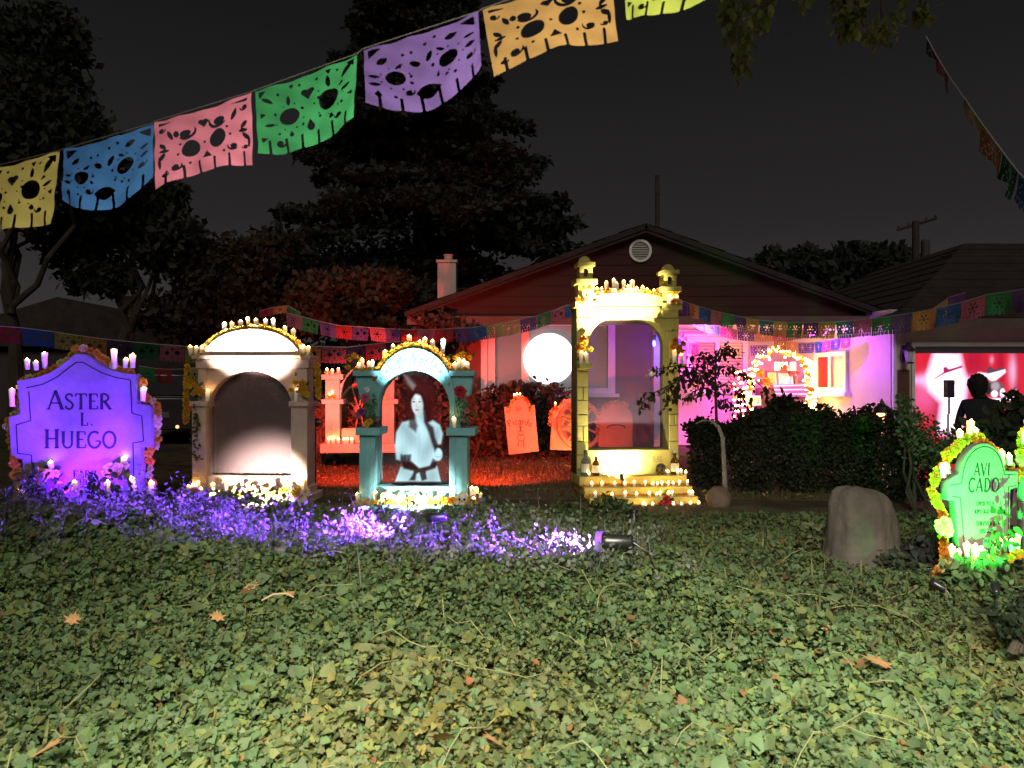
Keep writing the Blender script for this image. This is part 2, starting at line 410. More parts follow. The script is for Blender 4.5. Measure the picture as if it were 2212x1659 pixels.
# ------------------------------------------------------------------ foliage helpers
def blob_points(blobs, n, shell=.55, rng=RNG):
    """points through ellipsoid blobs [(c,r)], denser to the outside; returns pos, outward dir"""
    vol = np.array([r[0] * r[1] * r[2] for c, r in blobs]) ** .8; w = vol / vol.sum()
    k = rng.choice(len(blobs), n, p=w)
    d = rng.normal(size=(n, 3)); d /= np.linalg.norm(d, axis=1, keepdims=True)
    rad = shell + (1 - shell) * rng.random(n) ** .7
    rad *= 1 + rng.normal(0, .07, n)
    c = np.array([b[0] for b in blobs])[k]; r = np.array([b[1] for b in blobs])[k]
    return c + d * rad[:, None] * r, d

def crown(name, blobs, n, size, col, parent=None, tmpl=LEAF2, cvar=.35, shell=.5, floor=None, rng=RNG):
    p, d = blob_points(blobs, n, shell, rng)
    if floor is not None: k = p[:, 2] > floor; p, d = p[k], d[k]
    nr = d * .6 + rng.normal(size=d.shape) * .7
    me = leaves(name, p, rng.uniform(*size, len(p)), nr, tmpl, col, cvar, .12, rng=rng)
    return link(name, me, leafm, parent)

bark = pm('bark', (.04, .03, .024), var=.35, scale=14, rough=.95, bump=.9, bscale=25)
def limb(mb, a, b, r0, r1, wob=.08, n=7):
    a, b = Vector(a), Vector(b); L = (b - a).length; pts = []
    for i in range(n):
        t = i / (n - 1); o = Vector((rnd.uniform(-1, 1), rnd.uniform(-1, 1), rnd.uniform(-.5, .5))) * wob * L * math.sin(math.pi * t) * .5
        pts.append(a.lerp(b, t) + o)
    mb.tube(pts, [r0 + (r1 - r0) * i / (n - 1) for i in range(n)], 8); return pts
# ------------------------------------------------------------------ house
stucco = pm('stucco', (.5, .45, .42), var=.08, scale=5, rough=.9, bump=.5, bscale=70)
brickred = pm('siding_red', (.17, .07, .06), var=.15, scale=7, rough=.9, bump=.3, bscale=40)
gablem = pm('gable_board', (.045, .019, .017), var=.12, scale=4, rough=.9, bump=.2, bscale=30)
white = pm('white_trim', (.72, .7, .68), var=.06, scale=5, rough=.6, bump=.1)
shing = pm('shingle', (.035, .026, .023), var=.3, scale=12, rough=.95, bump=.6, bscale=40)
glassd = pm('dark_glass', (.03, .03, .035), var=.05, rough=.12, spec=.6)

house = thing('house', 'low stucco house with a red gable behind the altars', 'house', (0, 0, 0))
def hp(name, me, m, label=None, parent=None): return link(name, me, m, parent or house, label=label)
ZE = 2.2
# front wall of the left wing with the picture window opening (x -1.18..2.75)
Y0 = 13.0
wx0, wx1, wz0, wz1 = -.30, 1.63, 1.07, 2.12
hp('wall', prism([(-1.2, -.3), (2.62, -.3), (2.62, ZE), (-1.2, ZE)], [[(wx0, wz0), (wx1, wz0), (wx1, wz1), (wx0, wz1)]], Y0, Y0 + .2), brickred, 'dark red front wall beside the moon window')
hp('wall', box(-1.2, -1.0, Y0 + .2, 20, -.3, ZE), brickred)
hp('wall', box(2.42, 2.62, Y0 + .2, 15.2, -.3, ZE), stucco)
hp('wall', box(2.42, 5.9, 15.2, 15.4, -.3, ZE), stucco, 'pink lit back wall of the porch')
# big window
win = hp('window', prism([(wx0 - .1, wz0 - .09), (wx1 + .1, wz0 - .09), (wx1 + .1, wz1 + .075), (wx0 - .1, wz1 + .075)],
                         [[(wx0 + .02, wz0), (wx1 - .02, wz0), (wx1 - .02, wz1), (wx0 + .02, wz1)]], Y0 - .05, Y0 + .0), white, 'wide white framed window with a glowing moon in it')
panelit = pm('lit_pane', (.16, .18, .18), var=.08, scale=2, rough=.4, emit=(.5, .56, .56), es=.12)
for i, (a, b) in enumerate(((wx0 + .03, .16), (.29, 1.04), (1.1, 1.6))):
    hp('pane', box(a, b, Y0 + .06, Y0 + .075, wz0, wz1), panelit, parent=win)
hp('mullion', box(.16, .29, Y0 - .03, Y0 + .08, wz0, wz1), white, parent=win)
hp('mullion', box(1.04, 1.1, Y0 - .03, Y0 + .08, wz0, wz1), white, parent=win)
hp('sill', box(wx0 - .16, wx1 + .16, Y0 - .12, Y0 - .052, wz0 - .15, wz0 - .092), white, parent=win)
hp('corner_post', box(-.52, -.41, Y0 - .06, Y0 - .003, .2, 2.19), white)
# porch posts and beam, lit blue
hp('porch_post', box(2.36, 2.5, Y0 - .15, Y0 - .02, -.1, 2.2), white)
hp('soffit', box(-1.7, 6.0, 12.55, 15.2, 2.2, 2.24), white)
hp('fascia', box(-1.7, 6.05, 12.5, 12.55, 2.1, 2.24), pm('fascia', (.12, .08, .07), rough=.8), 'dark fascia board under the gable')
# gable
PX, PZ = 2.16, 3.62; EX = 3.78
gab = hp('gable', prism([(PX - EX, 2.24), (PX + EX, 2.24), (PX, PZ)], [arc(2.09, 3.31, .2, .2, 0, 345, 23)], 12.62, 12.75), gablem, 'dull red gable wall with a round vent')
for i in range(7):
    z = 2.4 + i * .17; w = EX * (1 - (z - 2.24) / (PZ - 2.24))
    if w < .4: continue
    if abs(z - 3.31) < .22:
        hp('board', box(PX - w, 1.87, 12.61, 12.622, z, z + .012), gablem, parent=gab); hp('board', box(2.31, PX + w, 12.61, 12.622, z, z + .012), gablem, parent=gab)
    else: hp('board', box(PX - w, PX + w, 12.61, 12.622, z, z + .012), gablem, parent=gab)
vent = hp('vent', prism(arc(2.09, 3.31, .185, .185, 0, 350, 35), [arc(2.09, 3.31, .145, .145, 0, 350, 35)], 12.57, 12.66), white, 'round white louvred vent near the gable peak')
for i in range(7):
    z = 3.31 - .115 + i * .038; w = math.sqrt(max(.0, .145 ** 2 - (z - 3.31) ** 2))
    hp('slat', box(2.09 - w, 2.09 + w, 12.6, 12.63, z - .009, z + .012), pm('slat', (.45, .42, .4), rough=.7), parent=vent)
hp('vent_back', box(1.9, 2.28, 12.67, 12.68, 3.1, 3.5), pm('vent_dark', (.02, .02, .02)), parent=vent)
# roof planes as courses of shingles
def roofplane(a, b, c, d, name='roof', label=None, n=9, parent=None):
    """a,b eave corners, d,c ridge corners: overlapping courses"""
    a, b, c, d = map(Vector, (a, b, c, d)); nr = (b - a).cross(d - a).normalized()
    if nr.z < 0: nr = -nr
    root = hp(name, None or MB().add([a, b, c, d, a - nr * .08, b - nr * .08, c - nr * .08, d - nr * .08],
              [(0, 1, 2, 3), (7, 6, 5, 4), (0, 4, 5, 1), (1, 5, 6, 2), (2, 6, 7, 3), (3, 7, 4, 0)]).mesh(), shing, label, parent)
    for i in range(n):
        t0, t1 = i / n, min(1, (i + 1.12) / n)
        p, q = a.lerp(d, t0) + nr * .022, b.lerp(c, t0) + nr * .022; r, s = b.lerp(c, t1) + nr * .004, a.lerp(d, t1) + nr * .004
        hp('shingle_course', MB().add([p, q, r, s, p - nr * .02, q - nr * .02], [(0, 1, 2, 3), (0, 4, 5, 1)]).mesh(), shing, parent=root)
    return root
RY0, RY1 = 12.42, 21
slope = (PZ - 2.24) / EX
def rz(x): return PZ + .1 - slope * abs(x - PX)
roofplane((PX - EX - .12, RY0, rz(PX - EX - .12)), (PX - EX - .12, RY1, rz(PX - EX - .12)), (PX, RY1, PZ + .1), (PX, RY0, PZ + .1), label='left slope of the gable roof')
roofplane((PX + EX, RY0, rz(PX + EX)), (PX + EX, RY1, rz(PX + EX)), (PX, RY1, PZ + .1), (PX, RY0, PZ + .1), label='right slope of the gable roof')
rk = pm('rake', (.04, .019, .018), rough=.8)
for s in (-1, 1):
    hp('rake_board', prism([(PX, PZ + .07), (PX + s * EX, rz(PX + EX) - .03), (PX + s * EX, rz(PX + EX) - .13), (PX, PZ - .04)], (), 12.45, 12.5), rk)
# porch window with blinds
pw = hp('window', prism([(3.42, .95), (4.62, .95), (4.62, 2.06), (3.42, 2.06)], [[(3.52, 1.03), (3.98, 1.03), (3.98, 1.95), (3.52, 1.95)], [(4.06, 1.03), (4.52, 1.03), (4.52, 1.95), (4.06, 1.95)]], 15.12, 15.19), white, 'porch window with tan blinds')
hp('window_head', box(3.36, 4.68, 15.08, 15.195, 2.065, 2.12), white, parent=pw)
blm = pm('blind', (.5, .38, .25), var=.1, rough=.6); blm2 = pm('blind_lit', (.6, .45, .24), rough=.6, emit=(1, .6, .22), es=.25)
for j, (a, b) in enumerate(((3.52, 3.98), (4.06, 4.52))):
    hp('pane', box(a, b, 15.185, 15.192, 1.03, 1.95), glassd, parent=pw)
    for i in range(15):
        z = 1.05 + i * .06
        hp('blind_slat', MB().add([(a + .01, 15.16, z), (b - .01, 15.16, z), (b - .01, 15.175, z + .05), (a + .01, 15.175, z + .05)], [(0, 1, 2, 3)]).mesh(), blm2 if j and i > 9 else blm, parent=pw)
# side wall of the garage wing, seen at an angle, with the small slider
A, B = Vector((5.35, 15.0, 0)), Vector((5.88, 12.0, 0)); dw = (B - A).normalized(); nw = Vector((dw.y, -dw.x, 0)); nw = nw if nw.x < 0 else -nw
ang = math.atan2(dw.y, dw.x)
def onwall(t0, t1, z0, z1, d0, d1):
    v = []
    for z in (z0, z1):
        for d in (d0, d1):
            for t in (t0, t1): v.append(A + dw * t + nw * d + Vector((0, 0, z)))
    return MB().add(v, [(0, 2, 3, 1), (4, 5, 7, 6), (0, 1, 5, 4), (2, 6, 7, 3), (0, 4, 6, 2), (1, 3, 7, 5)]).mesh()
hp('wall', onwall(0, 3.04, -.45, 2.3, -.15, 0), stucco, 'violet lit side wall next to the garage')
sw = hp('window', onwall(1.0, 1.96, 1.0, 1.08, .002, .06), white, 'small sliding window on the violet wall')
for q in ((1.0, 1.96, 1.62, 1.7), (1.0, 1.08, 1.08, 1.62), (1.88, 1.96, 1.08, 1.62), (1.45, 1.52, 1.08, 1.62)): hp('frame', onwall(*q, .002, .06), white, parent=sw)
curt = pm('red_curtain', (.2, .015, .02), var=.25, scale=10, rough=.5, emit=(.7, .05, .05), es=.06)
hp('pane', onwall(1.08, 1.45, 1.08, 1.62, .002, .02), curt, 'pane with a red curtain behind', sw)
hp('pane', onwall(1.52, 1.88, 1.08, 1.62, .002, .02), pm('pink_pane', (.55, .3, .35), var=.35, scale=9, rough=.25), None, sw)
hp('sill', onwall(.94, 2.02, .93, .998, .002, .12), white, parent=sw)
hp('downspout', MB().tube([(5.9, 11.93, 2.15), (5.9, 11.93, -.4)], .035, 8).mesh(), white)

# garage wing
garage = thing('garage', 'garage wing at the right with a raised door', 'garage', (0, 0, 0))
gwall = pm('garage_wall', (.68, .58, .52), var=.1, scale=4, rough=.9, bump=.4, bscale=60)
def gp_(name, me, m, label=None, parent=None): return link(name, me, m, parent or garage, label=label)
GX0, GX1, GZ1 = 6.24, 10.6, 1.72
gp_('wall', prism([(5.92, -.45), (GX0, -.45), (GX0, GZ1), (GX1, GZ1), (GX1, -.45), (11.2, -.45), (11.2, 2.2), (5.92, 2.2)], (), 12.0, 12.2), gwall)
gp_('panel', box(5.98, 6.16, 11.975, 11.997, -.4, 1.36), pm('brown_panel', (.13, .055, .035), var=.2, scale=6, rough=.7), 'dark brown panel beside the garage opening')
gp_('door_frame', box(GX0 - .06, GX1, 11.95, 11.998, GZ1 + .001, GZ1 + .07), white)
gp_('door_edge', box(GX0, GX1, 11.97, 12.15, GZ1 - .1, GZ1 - .002), pm('door_edge', (.08, .07, .08), rough=.6), 'bottom edge of the raised garage door')
gp_('jamb', box(GX0 - .05, GX0 - .001, 11.96, 11.998, -.42, GZ1), white)
E0, E1 = 11.55, 2.12
roofplane((5.7, E0, E1), (12.4, E0, E1), (12.4, 15.2, 3.9), (8.9, 15.2, 3.9), 'roof', 'dark hip roof of the garage', 9, garage)
roofplane((5.7, 19, E1), (5.7, E0, E1), (8.9, 15.2, 3.9), (8.9, 19, 3.9), 'roof', None, 9, garage)
gp_('fascia', box(5.7, 12.4, E0 - .03, E0 - .002, E1 - .14, E1 + .0), pm('fascia', (.12, .08, .07)))
gp_('soffit', box(5.75, 12.3, E0, 12.0, E1 - .03, E1 - .005), white)
ch = gp_('chimney', box(8.15, 8.75, 14.4, 15.0, 2.8, 3.42), pm('chim_brown', (.12, .07, .055), var=.25, scale=10, bump=.5))
gp_('chimney_cap', box(8.25, 8.65, 14.5, 14.9, 3.42, 3.58), pm('dark_cap', (.03, .03, .03)), parent=ch)
# chimney of the house, left
cb = pm('chimney_paint', (.55, .42, .38), var=.1, scale=8, rough=.9, bump=.4)
chm = thing('chimney', 'square plastered chimney rising behind the left roof slope', 'chimney', tuple(P(965, 655, 17.5)))
link('stack', box(-.21, .21, 0, .42, -1.2, .92, c=.01), cb, chm)
link('crown', box(-.24, .24, -.03, .45, .921, .985, c=.01), cb, chm)
link('flue_pot', MB().lathe([(.1, .985), (.1, 1.1), (.115, 1.1), (.115, 1.13), (.09, 1.13)], 12, c=(.02, .21, 0)).mesh(), cb, chm)

# moon disc standing in the window
moon = thing('moon_disc', 'big round white glowing moon in front of the window', 'moon', tuple(P(1186, 775, 12.93)))
link('disc', MB().lathe([(.001, -.012), (.42, -.012), (.43, 0), (.42, .012), (.001, .012)], 48, axis='y').mesh(), em('moonlight', (1, 1, .97), 2.6), moon)
link('rim', MB().lathe([(.425, -.016), (.437, -.016), (.437, .016), (.425, .016), (.425, -.016)], 48, axis='y').mesh(), white, moon)
link('stand', box(-.02, .02, .018, .03, -1.2, -.3), white, moon)

# lantern on the garage wall
ln = thing('wall_lantern', 'dark carriage lantern on the garage wall left of the opening', 'lantern', (6.08, 11.86, 1.58))
dk = pm('dark_iron', (.02, .018, .022), rough=.4, spec=.5)
link('back_plate', box(-.05, .05, .1, .135, -.1, .16, c=.01), dk, ln)
link('arm', MB().tube([(0, .1, .1), (0, .03, .2), (0, -.02, .17)], .012, 8).mesh(), dk, ln)
link('roof', MB().lathe([(.01, .19), (.05, .13), (.1, .08), (.1, .065), (.02, .065)], 8, c=(0, -.02, 0)).mesh(), dk, ln)
link('glass', MB().lathe([(.045, -.1), (.075, .06)], 8, c=(0, -.02, 0)).mesh(), pm('frost', (.5, .5, .52), rough=.4), ln)
link('base', MB().lathe([(.07, -.13), (.07, -.105), (.03, -.1)], 8, c=(0, -.02, 0)).mesh(), dk, ln)

# ------------------------------------------------------------------ projection in the garage opening: a lit screen
def smooth_poly(X, Z, poly, soft):
    """soft coverage of a polygon"""
    ins = np.zeros(X.shape, bool); d2 = np.full(X.shape, 1e9); m = len(poly)
    for i in range(m):
        x0, z0 = poly[i]; x1, z1 = poly[(i + 1) % m]
        c = ((z0 > Z) != (z1 > Z)); xi = (x1 - x0) * (Z - z0) / (z1 - z0 + 1e-12) + x0; ins ^= c & (X < xi)
        dx, dz = x1 - x0, z1 - z0; t = np.clip(((X - x0) * dx + (Z - z0) * dz) / (dx * dx + dz * dz + 1e-12), 0, 1)
        d2 = np.minimum(d2, (X - x0 - t * dx) ** 2 + (Z - z0 - t * dz) ** 2)
    d = np.sqrt(d2); sd = np.where(ins, d, -d)
    return np.clip(sd / soft * .5 + .5, 0, 1)
def gridmesh(name, x0, x1, z0, z1, nx, nz, fcol, y=0.):
    X, Z = np.meshgrid(np.linspace(x0, x1, nx), np.linspace(z0, z1, nz)); C = fcol(X, Z)
    V = np.stack([X, np.full(X.shape, y), Z], -1).reshape(-1, 3)
    i = np.arange(nz - 1)[:, None] * nx + np.arange(nx - 1)[None]
    return rawmesh(name, V, np.stack([i, i + 1, i + nx + 1, i + nx], -1).reshape(-1), 4, C.reshape(-1, C.shape[-1]))
def ellp(cx, cz, rx, rz, rot=0, n=20):
    c, s = math.cos(R(rot)), math.sin(R(rot))
    return [(cx + rx * math.cos(q) * c - rz * math.sin(q) * s, cz + rx * math.cos(q) * s + rz * math.sin(q) * c) for q in (2 * math.pi * i / n for i in range(n))]
def show(X, Z):
    # X, Z in the photo's crop pixels (0..1958 across, up = smaller)
    fold = .5 + .5 * np.sin(X * .018 + 1.5 * np.sin(X * .007)); fold2 = .5 + .5 * np.sin(X * .05 + .6)
    C = np.stack([.55 + .25 * fold, .012 + .01 * fold, .03 + .03 * fold2], -1)
    def over(col, a): nonlocal C; a = np.clip(a, 0, 1)[..., None]; C = C * (1 - a) + np.array(col) * a
    over((1, .16, .45), .75 * np.exp(-((Z - 820) / 260) ** 2) * (.35 + .65 * fold) * (X < 1400))
    over((1.2, .45, .9), np.exp(-((X - 330) / 230) ** 2 - ((Z - 540) / 75) ** 2))
    over((1.5, .8, 1.3), np.exp(-((X - 560) / 150) ** 2 - ((Z - 560) / 110) ** 2))
    over((1.3, .4, .8), .8 * np.exp(-((X - 1180) / 160) ** 2 - ((Z - 530) / 60) ** 2))
    over((1.2, .5, .8), np.exp(-((X - 1900) / 60) ** 2 - ((Z - 400) / 250) ** 2) + .7 * np.exp(-((X - 1560) / 30) ** 2 - ((Z - 210) / 60) ** 2))
    over((2.6, 1.7, 2.4), smooth_poly(X, Z, [(635, 105), (1020, 130), (1060, 330), (1130, 560), (1090, 900), (1060, 1400), (700, 1400), (760, 900), (560, 700), (530, 450)], 80))
    over((2.8, 2.3, 2.8), smooth_poly(X, Z, ellp(900, 700, 175, 190), 25))
    over((.45, .02, .12), smooth_poly(X, Z, [(610, 515), (770, 410), (765, 330), (820, 318), (860, 360), (1070, 300), (1090, 330), (880, 405), (780, 440), (630, 525)], 7))
    for p in ([(860, 535), (960, 560), (1040, 660), (1020, 665), (940, 580), (860, 548)], [(965, 740), (985, 740), (975, 800), (958, 800)], [(1000, 780), (1020, 780), (1015, 820), (1000, 820)], [(1030, 735), (1060, 745), (1050, 760), (1025, 750)]):
        over((.75, .25, .45), .8 * smooth_poly(X, Z, p, 8))
    # second player
    over((2.2, 1.9, 2.3), smooth_poly(X, Z, [(1340, 420), (1500, 440), (1770, 370), (1780, 410), (1620, 540), (1560, 560), (1480, 480)], 20))
    over((.12, .06, .12), smooth_poly(X, Z, [(1480, 420), (1480, 340), (1540, 315), (1590, 360), (1780, 335), (1790, 355), (1600, 410), (1490, 435)], 8))
    over((.16, .1, .13), smooth_poly(X, Z, ellp(1590, 660, 170, 110), 25))
    over((.02, .02, .025), smooth_poly(X, Z, ellp(1500, 680, 55, 100), 12))
    over((.5, .4, .45), smooth_poly(X, Z, ellp(1620, 640, 70, 70), 20))
    over((2.2, 2.2, 2.5), smooth_poly(X, Z, ellp(1605, 765, 50, 50), 12) + smooth_poly(X, Z, ellp(1735, 750, 35, 70), 14))
    over((2.2, 2.2, 2.5), smooth_poly(X, Z, [(1400, 810), (1560, 850), (1700, 840), (1740, 880), (1660, 960), (1560, 900)], 18))
    over((.2, .06, .08), smooth_poly(X, Z, [(1380, 850), (1500, 890), (1600, 960), (1700, 980), (1700, 1100), (1400, 1100)], 25))
    over((.16, .08, .12), smooth_poly(X, Z, [(1690, 860), (1960, 640), (1960, 690), (1720, 880)], 8))
    over((1.8, 2., 2.2), smooth_poly(X, Z, [(1760, 860), (1880, 780), (1920, 830), (1860, 890)], 14) + smooth_poly(X, Z, [(1900, 780), (1960, 690), (1960, 730)], 8))
    over((2, 1.8, 2.1), smooth_poly(X, Z, ellp(1690, 1140, 45, 55), 12) + smooth_poly(X, Z, ellp(1630, 1240, 18, 28), 10) + smooth_poly(X, Z, ellp(1680, 1250, 18, 20), 8))
    return C
kx = 4.0 / 1958 * .5
# crop px -> metres at the screen plane (y = 12.1): 0.241 source px per crop px, 1.8228 source px per display px
pxm = .241 / 1.8228 / F * 12.3
def showm(X, Z):
    return show((X - (6.26)) / pxm + 150, (1.64 - Z) / pxm + 90)
scr = thing('projection_screen', 'red lit screen in the garage opening showing skeleton musicians in sombreros', 'screen', (0, 12.3, 0))
link('picture', gridmesh('picture', 6.26, GX1, -.4, 1.66, 300, 150, showm), em_attr('show', 1.0), scr)
link('backing', box(6.25, GX1, .01, .05, -.42, 1.67), pm('black_cloth', (.02, .02, .02), rough=.9), scr)
# ------------------------------------------------------------------ lettering (stroked capitals with serifs)
TK, TN = .17, .075
def _a(cx, cy, rx, ry, a0, a1, n=10): return [(cx + rx * math.cos(R(a0 + (a1 - a0) * i / n)), cy + ry * math.sin(R(a0 + (a1 - a0) * i / n))) for i in range(n + 1)]
GL = {  # width, strokes (points, width), serif feet (x, y)
 'A': (.78, [([(.02, 0), (.38, 1)], TN), ([(.38, 1), (.74, 0)], TK), ([(.14, .34), (.6, .34)], TN)], [(.02, 0), (.74, 0)]),
 'B': (.62, [([(.12, 0), (.12, 1)], TK), (_a(.2, .75, .34, .24, 90, -90), TN * 1.5), (_a(.2, .26, .4, .25, 90, -90), TN * 1.5), ([(.1, .02), (.3, .02)], TN), ([(.1, .98), (.25, .98)], TN)], []),
 'C': (.72, [(_a(.42, .5, .37, .48, 48, 312, 14), TK * .8)], []),
 'D': (.74, [([(.14, 0), (.14, 1)], TK), (_a(.2, .5, .46, .48, 90, -90, 14), TK * .75)], []),
 'E': (.62, [([(.14, 0), (.14, 1)], TK), ([(.06, .97), (.56, .97)], TN), ([(.14, .52), (.46, .52)], TN), ([(.06, .03), (.6, .03)], TN), ([(.56, .97), (.56, .8)], TN), ([(.59, .03), (.59, .22)], TN)], []),
 'F': (.58, [([(.14, 0), (.14, 1)], TK), ([(.06, .97), (.55, .97)], TN), ([(.14, .52), (.44, .52)], TN), ([(.54, .97), (.54, .8)], TN)], [(.14, 0)]),
 'G': (.8, [(_a(.42, .5, .37, .48, 50, 350, 14), TK * .8), ([(.5, .42), (.78, .42)], TN)], []),
 'H': (.8, [([(.14, 0), (.14, 1)], TK), ([(.66, 0), (.66, 1)], TK), ([(.14, .5), (.66, .5)], TN)], [(.14, 0), (.66, 0), (.14, 1), (.66, 1)]),
 'I': (.3, [([(.15, 0), (.15, 1)], TK)], [(.15, 0), (.15, 1)]),
 'K': (.74, [([(.14, 0), (.14, 1)], TK), ([(.18, .42), (.64, 1)], TN), ([(.3, .55), (.68, 0)], TK)], [(.14, 0), (.14, 1)]),
 'L': (.6, [([(.14, 0), (.14, 1)], TK), ([(.06, .03), (.56, .03)], TN), ([(.56, .03), (.56, .26)], TN)], [(.14, 1)]),
 'M': (.95, [([(.1, 0), (.16, 1)], TN), ([(.16, 1), (.47, .08)], TK), ([(.47, .08), (.78, 1)], TN), ([(.8, 1), (.82, 0)], TK)], [(.1, 0), (.82, 0)]),
 'N': (.8, [([(.12, 0), (.12, 1)], TN), ([(.12, 1), (.66, 0)], TK), ([(.66, 0), (.66, 1)], TN)], [(.12, 0), (.66, 1)]),
 'O': (.84, [(_a(.42, .5, .36, .48, 0, 360, 22), TK * .75)], []),
 'P': (.64, [([(.14, 0), (.14, 1)], TK), (_a(.2, .74, .36, .25, 90, -90), TN * 1.5)], [(.14, 0)]),
 'R': (.76, [([(.14, 0), (.14, 1)], TK), (_a(.2, .74, .36, .25, 90, -90), TN * 1.6), ([(.32, .5), (.68, 0)], TK)], [(.14, 0), (.68, 0)]),
 'S': (.58, [([(.5, .8), (.42, .94), (.28, .98), (.13, .91), (.08, .76), (.17, .62), (.3, .53), (.44, .42), (.52, .27), (.46, .1), (.3, .02), (.14, .06), (.06, .22)], TK * .75)], []),
 'T': (.72, [([(.36, 0), (.36, 1)], TK), ([(.03, .97), (.69, .97)], TN), ([(.03, .97), (.03, .8)], TN), ([(.69, .97), (.69, .8)], TN)], [(.36, 0)]),
 'U': (.8, [([(.14, 1), (.14, .3)], TK), (_a(.4, .3, .26, .28, 180, 360), TN * 1.5), ([(.66, .3), (.66, 1)], TN * 1.3)], [(.14, 1), (.66, 1)]),
 'V': (.76, [([(.04, 1), (.4, 0)], TK), ([(.4, 0), (.72, 1)], TN)], [(.04, 1), (.72, 1)]),
 'W': (1.05, [([(.04, 1), (.3, 0)], TK), ([(.3, 0), (.5, .9)], TN), ([(.5, .9), (.74, 0)], TK), ([(.74, 0), (1, 1)], TN)], []),
 'Y': (.74, [([(.04, 1), (.36, .48)], TK), ([(.7, 1), (.36, .48)], TN), ([(.36, .48), (.36, 0)], TK)], [(.36, 0)]),
 '.': (.26, [([(.08, .08), (.2, .08)], .14)], []), ' ': (.4, [], []),
 'a': (.5, [([(.4, .6), (.4, 0)], TK * .8), (_a(.24, .25, .18, .24, 0, 360, 12), TN * 1.3), ([(.4, .6), (.12, .56)], TN)], []),
 'l': (.26, [([(.1, 1.05), (.1, .08), (.2, 0)], TK * .8)], []),
 'i': (.26, [([(.1, .6), (.1, .06), (.2, 0)], TK * .8), ([(.06, .8), (.16, .84)], .1)], []),
 'e': (.46, [(_a(.23, .3, .18, .3, 10, 320, 12), TN * 1.5), ([(.06, .33), (.4, .38)], TN)], []),
 'n': (.54, [([(.1, .62), (.1, 0)], TK * .8), ([(.1, .5), (.26, .62), (.4, .52), (.4, .06), (.48, 0)], TK * .7)], []),
 't': (.34, [([(.14, .92), (.14, .08), (.26, 0)], TK * .8), ([(.02, .62), (.3, .62)], TN)], []),
 'c': (.42, [(_a(.23, .3, .18, .3, 50, 310, 12), TN * 1.6)], []),
 'r': (.38, [([(.1, .62), (.1, 0)], TK * .8), ([(.1, .5), (.22, .62), (.34, .56)], TN * 1.4)], []),
 'd': (.52, [([(.42, 1), (.42, 0)], TK * .8), (_a(.24, .28, .19, .27, 0, 360, 12), TN * 1.3)], []),
 'o': (.5, [(_a(.25, .3, .19, .3, 0, 360, 14), TN * 1.6)], []),
 'u': (.54, [([(.1, .62), (.1, .15), (.2, .02), (.4, .15)], TK * .7), ([(.42, .62), (.42, 0)], TK * .7)], []),
}
def ribbon(mb, pts, w, y, tr):
    pts = [Vector((p[0], p[1])) for p in pts]; m = len(pts); V = []; h = w / 2
    for i, p in enumerate(pts):
        d = (pts[min(i + 1, m - 1)] - pts[max(i - 1, 0)]); d.normalize(); nn = Vector((-d.y, d.x))
        for s in (-1, 1):
            q = p + nn * s * h; V.append(tr(q.x, q.y))
    k = [(2 * i, 2 * i + 2, 2 * i + 3, 2 * i + 1) for i in range(m - 1)]
    fr = [(x, y, z) for x, z in V]; bk = [(x, y + .004, z) for x, z in V]; n2 = len(V)
    sd = [(2 * i, 2 * i + n2, 2 * i + 2 + n2, 2 * i + 2) for i in range(m - 1)] + [(2 * i + 1, 2 * i + 3, 2 * i + 3 + n2, 2 * i + 1 + n2) for i in range(m - 1)]
    mb.add(fr + bk, k + sd)
def textmesh(s, height, y, cx=0, cz=0, first=1.0, sx=1.0, curve=None, serif=True, slant=0, gap=.08):
    """lettering centred on (cx, baseline cz); curve = (centre x, centre z, radius) lays it on an arc"""
    tot = 0
    for i, ch in enumerate(s): tot += (GL[ch][0] * sx + gap) * (first if i == 0 else 1)
    mb = MB(); x = -tot * height / 2
    for i, ch in enumerate(s):
        w, st, sf = GL[ch]; hh = height * (first if i == 0 else 1)
        if curve:
            ccx, ccz, rad = curve
            def tr(px, pz, x=x, hh=hh):
                a = math.pi / 2 - (x + px * hh * sx) / rad; r = rad + pz * hh
                return (ccx + r * math.cos(a), ccz + r * math.sin(a))
        else:
            def tr(px, pz, x=x, hh=hh): return (cx + x + px * hh * sx + pz * hh * slant, cz + pz * hh)
        for pts, wd in st: ribbon(mb, pts, wd, y, tr)
        if serif:
            for fx, fy in sf: ribbon(mb, [(fx - .13, fy + (.02 if fy < .5 else -.02)), (fx + .13, fy + (.02 if fy < .5 else -.02))], .05, y, tr)
        x += (w * sx + gap) * hh
    return mb.mesh('lettering')
def linemesh(pts, w, y, closed=False):
    mb = MB(); pts = pts + [pts[0]] if closed else pts
    for a, b in zip(pts[:-1], pts[1:]): ribbon(mb, [a, b], w, y, lambda x, z: (x, z))
    return mb.mesh('line')

